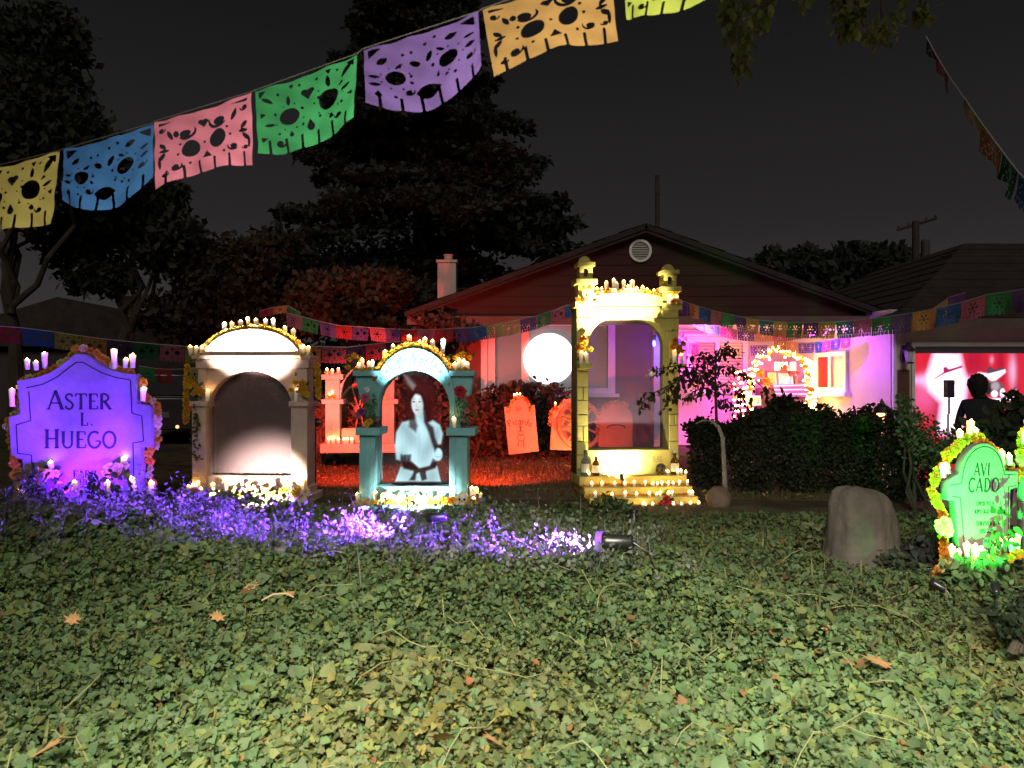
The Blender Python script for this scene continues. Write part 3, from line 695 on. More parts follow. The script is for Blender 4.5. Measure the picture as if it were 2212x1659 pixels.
# ------------------------------------------------------------------ candles
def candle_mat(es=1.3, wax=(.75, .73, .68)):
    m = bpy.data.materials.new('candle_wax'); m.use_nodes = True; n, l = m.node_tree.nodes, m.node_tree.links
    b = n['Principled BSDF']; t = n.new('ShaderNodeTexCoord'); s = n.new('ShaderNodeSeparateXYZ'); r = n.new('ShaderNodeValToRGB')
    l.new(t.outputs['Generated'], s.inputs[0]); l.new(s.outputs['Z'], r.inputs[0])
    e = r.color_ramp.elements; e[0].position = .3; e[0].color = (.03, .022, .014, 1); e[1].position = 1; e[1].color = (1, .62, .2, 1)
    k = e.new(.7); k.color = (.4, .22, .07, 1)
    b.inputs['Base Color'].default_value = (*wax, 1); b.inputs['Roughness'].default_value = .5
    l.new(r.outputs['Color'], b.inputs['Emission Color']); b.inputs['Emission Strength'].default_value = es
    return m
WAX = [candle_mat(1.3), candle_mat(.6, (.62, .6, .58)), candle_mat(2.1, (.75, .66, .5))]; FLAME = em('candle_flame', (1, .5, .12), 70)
WM = []
for k_ in range(6):
    wm = MB().lathe([(.0165, 0), (.017, .02), (.0185, .6), (.0215, .96), (.021, 1.0), (.013, .985), (.004, .97)], 14).mesh('candle'); wm.materials.append(WAX[k_ % 3])
    for v_ in wm.vertices:
        a_ = math.atan2(v_.co.y, v_.co.x); t_ = v_.co.z
        v_.co.x *= 1 + .07 * math.sin(3 * a_ + k_) * t_ + (.12 * (k_ % 2) * math.sin(5 * a_ + k_) if t_ > .9 else 0); v_.co.y *= 1 + .07 * math.sin(2 * a_ + 2 * k_) * t_
        if t_ > .93: v_.co.z += .035 * math.sin(2 * a_ + k_)
        v_.co.x += .003 * math.sin(t_ * 3 + k_) * t_; v_.co.z *= .1
    WM.append(wm)
fm = MB().lathe([(.006, 0), (.0115, .004), (.012, .008), (.007, .017), (.001, .026)], 8).mesh('flame'); fm.materials.append(FLAME)
for me in (*WM, fm): me.polygons.foreach_set('use_smooth', [True] * len(me.polygons))
def candle(loc, h, label, group, tilt=None, w=1.):
    w = w * rnd.uniform(.88, 1.18); h = h * rnd.uniform(.9, 1.12)
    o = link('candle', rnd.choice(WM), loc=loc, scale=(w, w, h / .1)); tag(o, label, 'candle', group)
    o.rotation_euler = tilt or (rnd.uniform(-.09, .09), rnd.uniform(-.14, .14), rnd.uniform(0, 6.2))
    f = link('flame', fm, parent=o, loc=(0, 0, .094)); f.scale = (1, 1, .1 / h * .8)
    return o

# ------------------------------------------------------------------ flowers
def marigold(name, rings, seed):
    r_ = random.Random(seed); mb = MB()
    for (n, rad, z0, z1, w) in rings:
        for i in range(n):
            a = 2 * math.pi * (i + r_.random() * .6) / n; ca, sa = math.cos(a), math.sin(a)
            rr = rad * r_.uniform(.85, 1.12); ww = w * r_.uniform(.8, 1.2); zz = z1 + r_.uniform(-.08, .08)
            v = [(.08, 0, z0), (rr * .6, -ww, z0 + (zz - z0) * .5 + .1), (rr, -ww * .6, zz), (rr * 1.05, 0, zz - .08), (rr, ww * .6, zz + .05), (rr * .6, ww, z0 + (zz - z0) * .5 + .06)]
            v = [(x * ca - y * sa, x * sa + y * ca, z) for x, y, z in v]
            mb.add(v, [(0, 1, 2), (0, 2, 3), (0, 3, 4), (0, 4, 5)])
    mb.lathe([(.2, -.25), (.3, -.05), (.28, .1)], 6)
    return mb.mesh(name)
RINGS = [(10, 1, 0, -.05, .33), (9, .85, .05, .25, .3), (7, .6, .1, .5, .25), (5, .32, .2, .66, .18)]
FLC = {'yellow': (.62, .40, .03), 'orange': (.62, .22, .02), 'gold': (.55, .30, .02), 'cream': (.7, .56, .28), 'pink': (.5, .12, .2), 'red': (.4, .03, .04), 'white': (.72, .7, .66), 'purple': (.22, .05, .3), 'black': (.02, .02, .02)}
FLM = {}
for c_, rgb in FLC.items():
    for s_ in range(2):
        me = marigold('flower_' + c_, RINGS, s_ + 3); me.materials.append(pm('petal_' + c_, rgb, var=.25, scale=3, rough=.7, trans=.3)); FLM[c_, s_] = me
def flower(parent, loc, size, col, name='flower', up=None):
    o = link(name, FLM[col, rnd.randrange(2)], parent=parent, loc=loc, scale=size * rnd.uniform(.85, 1.15))
    d = Vector(up or (rnd.uniform(-.5, .5), -1, rnd.uniform(-.1, .7))) + Vector((rnd.uniform(-.3, .3), rnd.uniform(-.3, .3), rnd.uniform(-.3, .3)))
    o.rotation_euler = d.to_track_quat('Z', 'Y').to_euler(); return o
def garland(name, label, cat, pts, step, size, cols, group=None, jit=.25, string=True):
    """flowers threaded along a line of world points"""
    pts = [Vector(p) for p in pts]; base = pts[0]
    g = thing(name, label, cat, base, group=group)
    if string: link('cord', MB().tube([p - base for p in pts], .004, 5).mesh(), pm('cord', (.25, .2, .08)), g)
    acc = 0.; k = 0
    for a, b in zip(pts[:-1], pts[1:]):
        L = (b - a).length; t = acc
        while t < L:
            p = a.lerp(b, t / L) - base + Vector((rnd.uniform(-1, 1), rnd.uniform(-1, .2), rnd.uniform(-1, 1))) * size * jit
            flower(g, p, size, rnd.choice(cols)); t += step * rnd.uniform(.85, 1.15); k += 1
        acc = t - L
    return g
lf_m = pm('bouquet_leaf', (.05, .13, .03), var=.3, scale=20, rough=.5, trans=.2)
def bunch(label, loc, n, spread, size, cols, group=None, leafy=12, cat='flowers', name='flower_bunch'):
    g = thing(name, label, cat, loc, group=group)
    for i in range(n):
        flower(g, (rnd.gauss(0, spread[0] * .5), rnd.uniform(-spread[1], 0), rnd.uniform(0, spread[2])), size, rnd.choice(cols))
    if leafy:
        r0 = np.random.default_rng(n * 7 + leafy)
        p = r0.normal(size=(leafy, 3)) * np.array([spread[0] * .6, spread[1] * .4, spread[2] * .45]) + np.array([0, .01, spread[2] * .45])
        link('foliage', leaves('foliage', p, r0.uniform(.6, 1.3, leafy) * size * 1.6, r0.normal(size=(leafy, 3)) + np.array([0, -.8, .3]), OVATE, (.06, .14, .035), .3, rng=r0), leafm, g)
    return g
def skull(label, loc, s, rz=0, dark=False, tilt=0):
    g = thing('skull', label, 'skull', loc, (tilt, 0, rz), 'skulls on the altars')
    bone = pm('bone_dark', (.07, .06, .05), var=.4, scale=14, rough=.4) if dark else pm('bone', (.62, .58, .52), var=.15, scale=12, rough=.6)
    bm = bmesh.new(); bmesh.ops.create_icosphere(bm, subdivisions=3, radius=1)
    for w in bm.verts:
        c = w.co; c.x *= .78; c.y *= 1.0; c.z *= .86
        for sx_ in (-1, 1):
            d = (c - Vector((sx_ * .33, -.82, -.18))).length
            if d < .34: c.y += .3 * (1 - (d / .34) ** 2)
            d = (c - Vector((sx_ * .62, -.5, -.35))).length
            if d < .3: c.x += sx_ * .07 * (1 - d / .3)
        d = (c - Vector((0, -.86, -.42))).length
        if d < .18: c.y += .16 * (1 - (d / .18) ** 2)
        if c.z < -.45: c.y *= .86; c.z = -.45 + (c.z + .45) * .8
    bm.verts.index_update(); me = bpy.data.meshes.new('cranium'); bm.to_mesh(me); bm.free()
    link('cranium', me, bone, g, loc=(0, 0, .95 * s), scale=s, smooth=True)
    jaw = MB().box(-.42, .42, -.8, -.1, .0, .26, c=.08)
    link('jaw', jaw.mesh(), bone, g, scale=s)
    for i in range(6): link('tooth', box(-.3 + i * .1, -.215 + i * .1, -.84, -.78, .16, .36), bone, g, scale=s)
    dkm = pm('socket', (.012, .01, .01), rough=.9)
    for sx_ in (-1, 1): link('eye_socket', MB().ell((sx_ * .33, -.66, .78), (.21, .14, .2)).mesh(), dkm, g, scale=s)
    link('nose', prism([(-.1, .48), (.1, .48), (0, .68)], (), -.84, -.76), dkm, g, scale=s)
    return g
def bottle(label, loc, h, col, capcol, lab=True, rz=0):
    g = thing('bottle', label, 'bottle', loc, (0, 0, rz), 'bottles on the yellow altar')
    gm = bpy.data.materials.new('bottle_glass'); gm.use_nodes = True; b = gm.node_tree.nodes['Principled BSDF']
    b.inputs['Base Color'].default_value = (*col, 1); b.inputs['Transmission Weight'].default_value = .85; b.inputs['Roughness'].default_value = .05; b.inputs['IOR'].default_value = 1.2
    r = h * .17
    link('glass', MB().lathe([(r * .95, 0), (r, .02 * h), (r, .55 * h), (r * .8, .65 * h), (r * .38, .73 * h), (r * .34, .9 * h)], 18).mesh(), gm, g, smooth=True)
    link('cap', MB().lathe([(r * .4, .9 * h), (r * .42, 1.0 * h), (r * .3, 1.01 * h)], 12).mesh(), pm('cap%s' % (capcol,), capcol), g)
    if lab:
        V = []; n = 12
        for i in range(n + 1):
            a = math.pi * (1 + i / n); V += [(1.02 * r * math.cos(a), 1.02 * r * math.sin(a), .14 * h), (1.02 * r * math.cos(a), 1.02 * r * math.sin(a), .48 * h)]
        link('paper_label', MB().add(V, [(2 * i, 2 * i + 2, 2 * i + 3, 2 * i + 1) for i in range(n)]).mesh(), pm('bottle_label', (.65, .63, .55), var=.2, scale=40), g)
    return g
# ------------------------------------------------------------------ altars
black = pm('black_plastic', (.012, .012, .013), rough=.35, spec=.5)
def spotlight(label, loc, target, energy, col, cone=60, blend=.6, glow=None, s=1., group='spotlights', ring=None, wide=None):
    """small stake flood lamp with its light"""
    loc = Vector(loc); d = (Vector(target) - loc).normalized()
    g = thing('spotlight', label, 'lamp', loc, group=group)
    q = d.to_track_quat('Y', 'Z').to_euler()
    body = link('body', MB().lathe([(.02 * s, -.13 * s), (.036 * s, -.12 * s), (.04 * s, -.02 * s), (.048 * s, 0), (.05 * s, .06 * s), (.046 * s, .06 * s), (.044 * s, .012 * s)], 16, axis='y', caps=False).mesh(), black, g, smooth=True)
    body.rotation_euler = q
    le = link('lens', MB().lathe([(.001, .018 * s), (.043 * s, .018 * s), (.043 * s, .014 * s), (.001, .014 * s)], 16, axis='y').mesh(), em('lens_%s' % label[:12], col, glow or 6), g); le.rotation_euler = q
    zg = float(gz(loc.x, loc.y)) - loc.z
    link('stake', MB().tube([(0, 0, -.03 * s), (0, .01, min(zg, -.04))], [.012 * s, .006 * s], 6).mesh(), black, g)
    link('cable', MB().tube([tuple(-d * .12 * s), tuple(-d * .2 * s + Vector((0, 0, -.05 * s))), tuple(-d * .3 * s + Vector((0, .03, zg + .02)))], .005 * s, 6).mesh(), black, g)
    if ring: rg_ = link('lens_ring', MB().lathe([(.047 * s, .03 * s), (.0515 * s, .03 * s), (.0515 * s, .064 * s), (.047 * s, .064 * s), (.047 * s, .03 * s)], 18, axis='y').mesh(), em('ring_%s' % label[:12], ring, 1.1), g); rg_.rotation_euler = q
    lo = lamp('SPOT', 'beam', loc + d * .07 * s, energy, col, target, size=.03 * s, cone=cone, blend=blend)
    if wide: lo.scale = (wide, 1, 1)
    return g

def mon(u0, v0, y):
    s = y / F
    return s, (lambda u, v: ((u - u0) * s, (v0 - v) * s)), P(u0, v0, y)
def ubox(Lf, u0, u1, v0, v1, y0, y1, c=.006):
    (x0, z1), (x1, z0) = Lf(u0, v0), Lf(u1, v1); return MB().box(x0, x1, y0, y1, z0, z1, c=c).mesh()
def wpt(root, x, y, z):
    return root.matrix_basis @ Vector((x, y, z))

# ================= beige altar (left) =================
sA, LA, oA = mon(553, 1083, 8.0)
altA = thing('altar', 'beige arched altar with a white glowing segmental top and grey gauze screen', 'altar', oA, (0, 0, R(-3)), 'arched altars')
bei = pm('beige_foam', (.44, .34, .28), var=.24, scale=6, rough=.85, bump=.35, bscale=30)
link('plinth', ubox(LA, 416, 688, 1062, 1083, -.34, .2), bei, altA)
opA = [LA(457, 1026), LA(640, 1026)] + [((u - 553) * sA, (1083 - v) * sA) for u, v in [(548.5 + 91.5 * math.cos(R(a)), 885 - 84 * math.sin(R(a))) for a in range(0, 181, 9)]]
link('face_panel', prism([LA(442, 1062), LA(662, 1062), LA(662, 776), LA(442, 776)], [opA], -.1, .06, .004), bei, altA)
for a, b in ((427, 457), (641, 676)):
    link('pillar', ubox(LA, a, b, 877, 1062, -.16, .1), bei, altA)
    link('pillar_base', ubox(LA, a - 4, b + 4, 1046, 1062, -.18, .12), bei, altA)
    link('pillar_cap', ubox(LA, a - 3, b + 5, 866, 877, -.19, .12), bei, altA)
    link('upper_pillar', ubox(LA, a + 10, b - 2, 795, 866, -.13, .08), bei, altA)
link('entablature', ubox(LA, 434, 678, 776, 796, -.15, .09), bei, altA)
link('cornice', ubox(LA, 428, 684, 769, 776, -.18, .11), bei, altA)
pedA = [LA(447, 769), LA(661, 769)] + [LA(554 + 112 * math.cos(R(a)) * .96, 782 - 70 * math.sin(R(a))) for a in range(12, 169, 6)]
link('pediment', prism(pedA, (), -.14, .08, .004), bei, altA)
link('gauze_screen', prism(opA, (), .0, .004), scrim_mat('gauze_A', (.14, .105, .11), .55), altA)
link('lettering', textmesh('FAMILIA', 12 * sA, -.143, 5 * sA, LA(553, 768)[1], sx=1.3), pm('letter_pink', (.35, .2, .18)), altA)
gA = 'candles on the beige altar'
xs_ = (487, 504, 523, 542, 559, 578, 596, 623, 637)
for i, u in enumerate(xs_):
    zt = 782 - 68 * math.sqrt(max(0, 1 - ((u - 554) / 110) ** 2)); x, z = LA(u, zt + 2)
    candle(wpt(altA, x, -.05, z), (26 if i % 3 else 30) * sA, f'slim white candle on the curved top of the beige altar, {ORD[i]} from left', gA)
for i, (u, h) in enumerate(((414, 20), (424, 16), (437, 18), (449, 14))):
    x, z = LA(u + 18, 769); candle(wpt(altA, x - .06, -.1, z), h * sA, f'white candle on the left ledge of the beige altar, {ORD[i]} from left', gA)
for i, (u, h) in enumerate(((648, 14), (656, 20), (664, 22), (674, 20))):
    x, z = LA(u, 769); candle(wpt(altA, x, -.1, z), h * sA, f'white candle on the right ledge of the beige altar, {ORD[i]} from left', gA)
for u, side in ((456, 'left'), (652, 'right')):
    x, z = LA(u, 866); candle(wpt(altA, x + (.0 if side == 'right' else .03), -.17, z), 24 * sA, f'white candle on the {side} pillar cap of the beige altar', gA)
garland('marigold_garland', 'yellow marigold garland over the curved top of the beige altar', 'garland',
        [wpt(altA, *(lambda q: (q[0], -.1, q[1]))(LA(554 + 117 * math.cos(R(a)), 783 - 76 * math.sin(R(a))))) for a in range(172, 5, -8)], .045, .034, ['yellow', 'gold', 'cream'])
for u, n_, w in ((440, 9, 'left'), (665, 10, 'right')):
    x, z = LA(u, 774); bunch(f'cluster of yellow flowers on the {w} ledge of the beige altar', wpt(altA, x, -.1, z), n_, (.1, .08, .03), .03, ['yellow', 'cream', 'gold'], 'flower clusters', 8)
    x, z = LA(u - (4 if w == 'left' else -0), 852); bunch(f'yellow flowers around the {w} pillar of the beige altar', wpt(altA, x, -.17, z), 12, (.09, .06, .13), .03, ['yellow', 'gold', 'yellow'], 'flower clusters', 22)
for u0_, u1_, v0_, v1_, w in ((404, 402, 790, 915, 'left'), (686, 688, 790, 862, 'right')):
    garland('marigold_garland', f'hanging rope of yellow marigolds beside the {w} pillar of the beige altar', 'garland', [P(u0_ + (u1_ - u0_) * t, v0_ + (v1_ - v0_) * t, 7.95) for t in np.linspace(0, 1, 6)], .032, .034, ['gold', 'yellow'], jit=.12)
xv, zv = LA(440, 900)
g = thing('ivy_sprig', 'trailing sprig of leaves down the left pillar of the beige altar', 'plant', wpt(altA, xv, -.18, zv))
r0 = np.random.default_rng(5); p = np.stack([r0.normal(0, .025, 60), r0.normal(-.02, .012, 60), r0.uniform(-.42, .12, 60)], 1)
link('leaves', leaves('leaves', p, r0.uniform(.03, .06, 60), r0.normal(size=(60, 3)) + np.array([0, -1, 0]), OVATE, (.09, .10, .03), .4, rng=r0), leafm, g)
# flowers and candles along the foot
garland('marigold_garland', 'bank of yellow marigolds along the foot of the beige altar', 'garland', [wpt(altA, *(lambda q: (q[0], -.3, q[1]))(LA(u, 1056 + (4 if u % 2 else 0)))) for u in range(420, 690, 22)], .028, .044, ['yellow', 'gold', 'yellow', 'cream'], jit=.7)
for i, (u, h, d) in enumerate(((426, 16, -.22), (432, 18, -.2), (438, 20, -.18), (444, 22, -.16), (461, 14, -.31), (483, 22, -.26), (512, 26, -.26), (535, 16, -.32), (556, 26, -.26), (575, 18, -.32), (606, 24, -.24), (640, 26, -.24), (668, 30, -.2))):
    x, z = LA(u, 1062); candle(wpt(altA, x, d, z), h * sA, f'small candle among the flowers at the foot of the beige altar, {ORD[i]} from left', gA)
x, z = LA(645, 1062); skull('small dark skull at the right foot of the beige altar', wpt(altA, x, -.14, z), .045, R(15), dark=True)
x, z = LA(553, 1062)
for u, w in ((515, 'left'), (600, 'right')):
    x, z = LA(u, 1062); bunch(f'dried brown posy in front of the {w} half of the beige altar foot', wpt(altA, x, -.2, z), 5, (.06, .04, .06), .022, ['black', 'red'], 'flower clusters', 14)
# assumed lamps: one aimed up at the curved top, one low at the foot
spotlight('small warm spotlight aimed up at the beige altar top', wpt(altA, .1, -1.35, .14), wpt(altA, .02, -.1, 1.66), 8000, (1, .83, .75), 21, .8, 8, s=.8, wide=1.7)
spotlight('white spotlight at the foot of the beige altar', wpt(altA, .22, -.72, .16), wpt(altA, .18, -.1, .12), 480, (1, .82, .72), 95, .8, 8, s=.5)

# ================= blue altar (middle) =================
sB, LB, oB = mon(899, 1098, 7.5)
altB = thing('altar', 'turquoise arched altar with a projected woman in white on its gauze screen', 'altar', oB, (0, 0, R(-2)), 'arched altars')
teal = pm('teal_foam', (.14, .33, .36), var=.22, scale=7, rough=.8, bump=.35, bscale=30)
link('plinth', ubox(LB, 777, 1046, 1080, 1098, -.34, .2), teal, altB)
for a, b, s_ in ((786, 820, -1), (976, 1014, 1)):
    link('pedestal', ubox(LB, a, b, 938, 1080, -.22, .1), teal, altB)
    link('pedestal_cap', ubox(LB, a - 5, b + 13 if s_ < 0 else b + 18, 921, 937, -.27, .12), teal, altB)
    link('flute', ubox(LB, a + 9, a + 14, 945, 1060, -.228, -.221, c=.002), teal, altB)
    link('flute', ubox(LB, b - 14, b - 9, 945, 1060, -.228, -.221, c=.002), teal, altB)
for pts, cap in (([(772, 814), (822, 814), (822, 921), (796, 921), (796, 880), (782, 862)], (768, 826)), ([(976, 814), (1024, 814), (1016, 862), (1002, 880), (1002, 921), (976, 921)], (974, 1028))):
    link('shoulder', prism([LB(*q) for q in pts], (), -.1, .08, .004), teal, altB)
    link('shoulder_cap', ubox(LB, cap[0], cap[1], 801, 813, -.14, .1), teal, altB)
opB = [LB(820, 1046), LB(976, 1046)] + [LB(898 + 78 * math.cos(R(a)), 878 - 78 * math.sin(R(a))) for a in range(0, 181, 9)]
outB = [LB(813, 1046), LB(984, 1046)] + [LB(899 + 87 * math.cos(R(a)), 862 - 109 * math.sin(R(a))) for a in range(0, 181, 7)]
link('arch', prism(outB, [opB], -.14, .1, .004), teal, altB)
link('lower_panel', ubox(LB, 815, 984, 1047, 1080, -.13, .08), teal, altB)
link('gauze_screen', prism(opB, (), .0, .004), scrim_mat('gauze_B', (.03, .02, .02), .14), altB)
dkl = pm('paint_blue', (.05, .16, .22), rough=.8)
link('lettering', textmesh('Cali Yente', 25 * sB, -.1435, curve=(LB(898, 878)[0], LB(898, 878)[1], 88 * sB), sx=.72, gap=.06, serif=False), dkl, altB)
mbs = MB()
for sgn in (-1, 1):
    for k_, a in enumerate((26, 36, 47)):
        cx_, cz_ = LB(898 + sgn * (86 - k_ * .5) * math.cos(R(a)) * .985, 872 - 96 * math.sin(R(a)) + 1)
        pts = [(cx_ + (3.6 - t * .28) * sB * math.cos(t * .75 + a) * sgn, cz_ + (3.6 - t * .28) * sB * math.sin(t * .75 + a)) for t in range(12)]
        ribbon(mbs, pts, 1.2 * sB, -.1435, lambda x, z: (x, z))
link('scroll_ornament', mbs.mesh(), dkl, altB)
# projected woman: a lit picture on the gauze (bust facing us, white lace gown, long dark curls, sash)
def lady(X, Z):
    # crop pixels of the photo (x 560..1160, z 490..1360)
    C = np.zeros(X.shape + (4,)); C[..., :3] = (.12, .02, .02)
    def over(col, a, al=1.):
        nonlocal C; a = np.clip(a, 0, 1)[..., None] * al; C = C * (1 - a) + np.array([*col, 1.]) * a
    w_ = (.62, .93, 1.); sh = .5 + .25 * np.sin(X * .031 + 1.3 * np.sin(Z * .017)) + .25 * np.sin(Z * .023 + 1.7 * np.sin(X * .019))
    over((.1, .012, .012), smooth_poly(X, Z, [(770, 640), (840, 560), (960, 570), (1000, 680), (1010, 800), (1000, 900), (820, 900), (790, 800)], 60), .75)
    over((.07, .01, .01), smooth_poly(X, Z, ellp(892, 735, 92, 122, 10), 26), .9)
    over((.07, .01, .01), smooth_poly(X, Z, ellp(945, 860, 55, 90, -20), 24), .8)
    over((.7, .6, .62), smooth_poly(X, Z, [(750, 530), (790, 540), (850, 620), (830, 650), (790, 610)], 14), .5)
    over(w_, smooth_poly(X, Z, [(745, 900), (850, 880), (900, 930), (985, 890), (1040, 920), (1065, 990), (1050, 1070), (1000, 1080), (1010, 1190), (960, 1250), (880, 1260), (800, 1190), (740, 1150), (735, 1200), (700, 1190), (690, 1080), (700, 980)], 10))
    over((.45, .75, .85), smooth_poly(X, Z, [(870, 940), (885, 940), (890, 1100), (872, 1150)], 14), .6)
    over(w_, smooth_poly(X, Z, [(735, 1240), (840, 1265), (930, 1265), (1020, 1235), (1050, 1360), (690, 1360)], 8))
    over((.04, .01, .01), smooth_poly(X, Z, [(755, 1150), (820, 1150), (815, 1200), (880, 1255), (960, 1235), (985, 1180), (1010, 1190), (1010, 1255), (930, 1280), (840, 1280), (755, 1260)], 8), .95)
    over((.04, .01, .01), smooth_poly(X, Z, [(840, 1270), (930, 1270), (940, 1340), (900, 1355), (880, 1290), (860, 1300), (850, 1350), (800, 1350), (825, 1310)], 7), .95)
    over(w_, smooth_poly(X, Z, ellp(1025, 1150, 36, 52), 8)); over((.3, .5, .6), smooth_poly(X, Z, [(1005, 1160), (1040, 1165), (1055, 1140), (1045, 1172), (1010, 1172)], 4), .7)
    over(w_, smooth_poly(X, Z, [(852, 820), (915, 810), (935, 930), (900, 1000), (850, 930)], 12))
    for k_ in range(9):
        xa = 745 + k_ * 34; over((.3, .55, .66), smooth_poly(X, Z, [(xa, 930 + 20 * (k_ % 3)), (xa + 7, 930), (xa + 12 - 3 * k_, 1190), (xa + 2 - 3 * k_, 1200)], 16), .3)
    over((.86, .98, 1.), smooth_poly(X, Z, ellp(868, 765, 47, 84, -4), 7))
    over((.05, .008, .008), smooth_poly(X, Z, [(805, 720), (812, 690), (850, 665), (905, 670), (930, 720), (925, 820), (945, 900), (990, 940), (1005, 1020), (1030, 1080), (1000, 1130), (975, 1060), (950, 980), (915, 900), (910, 770), (890, 700), (850, 685), (828, 715)], 10), .95)
    over((.06, .01, .01), smooth_poly(X, Z, [(800, 850), (850, 870), (870, 930), (855, 980), (800, 940)], 12), .9)
    for ex in (838, 884): over((.1, .08, .1), smooth_poly(X, Z, ellp(ex, 745, 11, 6), 4), .9)
    for ex in (838, 886): over((.25, .2, .22), smooth_poly(X, Z, ellp(ex, 724, 14, 3, 4 if ex < 850 else -6), 3), .7)
    over((.4, .6, .66), smooth_poly(X, Z, [(860, 750), (856, 785), (868, 790)], 3), .6)
    over((.3, .1, .14), smooth_poly(X, Z, ellp(862, 808, 14, 6), 4), .85)
    C[..., :3] *= (.7 + .5 * sh)[..., None]
    return C
cpx = .5125 / 1.8228  # crop px -> display px
def ladym(X, Z): return lady((X / sB + 899 - 1200 / 1.8228) / cpx, (1098 - Z / sB - 1200 / 1.8228) / cpx)
(x0, z1), (x1, z0) = LB(822, 803), LB(974, 1045)
link('projected_woman', gridmesh('projected_woman', x0, x1, z0, z1, 200, 310, ladym, y=-.004), em_attr('projection', .9, alpha=True, base=.0), altB, label='projected picture of a woman in a white lace gown')
gB = 'candles on the turquoise altar'
for i, (u, h) in enumerate(((830, 34), (852, 24), (869, 14), (887, 28), (907, 14), (918, 24), (938, 26), (955, 40))):
    zt = 862 - 112 * math.sqrt(max(0, 1 - ((u - 899) / 90) ** 2)); x, z = LB(u, min(zt, 820) + 3)
    candle(wpt(altB, x, -.05, z), h * sB, f'white candle on the turquoise arch, {ORD[i]} from left', gB)
for i, (u, h) in enumerate(((779, 16), (786, 24), (799, 18), (808, 22))):
    x, z = LB(u, 801); candle(wpt(altB, x, -.06 - .02 * (i % 2), z), h * sB, f'candle on the left shoulder of the turquoise altar, {ORD[i]} from left', gB)
for i, (u, h) in enumerate(((984, 14), (993, 24), (1001, 22), (1012, 14))):
    x, z = LB(u, 801); candle(wpt(altB, x, -.06 - .02 * (i % 2), z), h * sB, f'candle on the right shoulder of the turquoise altar, {ORD[i]} from left', gB)
garland('marigold_garland', 'golden marigold garland over the turquoise arch', 'garland',
        [wpt(altB, *(lambda q: (q[0], -.1, q[1]))(LB(899 + 94 * math.cos(R(a)), 862 - 118 * math.sin(R(a))))) for a in range(158, 21, -6)], .036, .031, ['gold', 'orange', 'yellow', 'gold'])
for u, w in ((792, 'left'), (1003, 'right')):
    x, z = LB(u, 803); bunch(f'golden flowers on the {w} shoulder of the turquoise altar', wpt(altB, x, -.06, z), 9, (.09, .08, .03), .027, ['gold', 'yellow'], 'flower clusters', 6)
x, z = LB(1008, 790); bunch('tall golden spray above the right shoulder of the turquoise altar', wpt(altB, x - .05, .0, z), 10, (.1, .06, .15), .028, ['gold', 'cream'], 'flower clusters', 16)
x, z = LB(758, 800); bunch('olive green leafy spray left of the turquoise altar', wpt(altB, x, .1, z), 5, (.1, .06, .16), .03, ['gold', 'yellow'], 'flower clusters', 34)
def rose_bunch(label, at, roses, leafbox):
    g = thing('rose_bouquet', label, 'bouquet', at, group='rose bouquets')
    for (dx, dz, c_, sz) in roses: flower(g, (dx, -.05, dz), sz, c_, 'rose', up=(rnd.uniform(-.3, .3), -1, .2))
    r0 = np.random.default_rng(len(label)); n = 70
    p = np.stack([r0.uniform(leafbox[0], leafbox[1], n), r0.uniform(-.05, .03, n), r0.uniform(leafbox[2], leafbox[3], n)], 1)
    link('foliage', leaves('foliage', p, r0.uniform(.025, .05, n), r0.normal(size=(n, 3)) + np.array([0, -1.2, .2]), OVATE, (.06, .15, .035), .35, rng=r0), leafm, g)
    for i in range(4): link('stem', MB().tube([(rnd.uniform(-.03, .03), 0, 0), (rnd.uniform(-.08, .08), 0, leafbox[3] * .8)], .004, 5).mesh(), lf_m, g)
    return g
x, z = LB(803, 921); rose_bunch('pink and purple roses with leaves left on the turquoise altar', wpt(altB, x, -.2, z), [(-.01, .28, 'pink', .045), (-.05, .15, 'purple', .045), (-.08, .12, 'pink', .035), (.005, .36, 'white', .026), (0, .03, 'yellow', .035), (.03, .06, 'gold', .03)], (-.06, .08, .05, .3))
x, z = LB(1000, 921); rose_bunch('red roses with leaves right on the turquoise altar', wpt(altB, x, -.2, z), [(-.0, .34, 'red', .055), (.09, .27, 'red', .04), (.12, .21, 'red', .035), (.06, .16, 'pink', .03)], (-.03, .14, .05, .3))
x, z = LB(823, 921); skull('small grey skull on the left ledge of the turquoise altar', wpt(altB, x, -.2, z), .06, R(20), dark=True)
x, z = LB(1010, 921); skull('small grey skull on the right ledge of the turquoise altar', wpt(altB, x, -.22, z), .055, R(-15), dark=True)
x, z = LB(987, 921); candle(wpt(altB, x, -.2, z), 20 * sB, 'yellow candle on the right ledge of the turquoise altar', gB)
garland('marigold_garland', 'bank of orange marigolds along the foot of the turquoise altar', 'garland', [wpt(altB, *(lambda q: (q[0], -.3, q[1]))(LB(u, 1073 + (3 if u % 2 else 0)))) for u in range(790, 1050, 22)], .026, .038, ['gold', 'yellow', 'orange', 'yellow', 'cream'], jit=.7)
for i, (u, h, d) in enumerate(((786, 26, -.26), (800, 40, -.16), (808, 34, -.16), (818, 30, -.22), (838, 24, -.3), (852, 20, -.26), (874, 22, -.26), (895, 30, -.24), (914, 24, -.28), (938, 26, -.24), (960, 24, -.28), (985, 26, -.24), (1022, 40, -.14), (1032, 36, -.16), (1040, 28, -.2), (1030, 18, -.3))):
    x, z = LB(u, 1080); candle(wpt(altB, x, d, z), h * sB * .8, f'small glowing candle at the foot of the turquoise altar, {ORD[i]} from left', gB)
x, z = LB(1007, 1078); skull('painted white sugar skull at the right foot of the turquoise altar', wpt(altB, x, -.3, z), .065, R(-8))
x, z = LB(848, 1078); skull('painted white skull at the left foot of the turquoise altar', wpt(altB, x, -.26, z), .065, R(12))
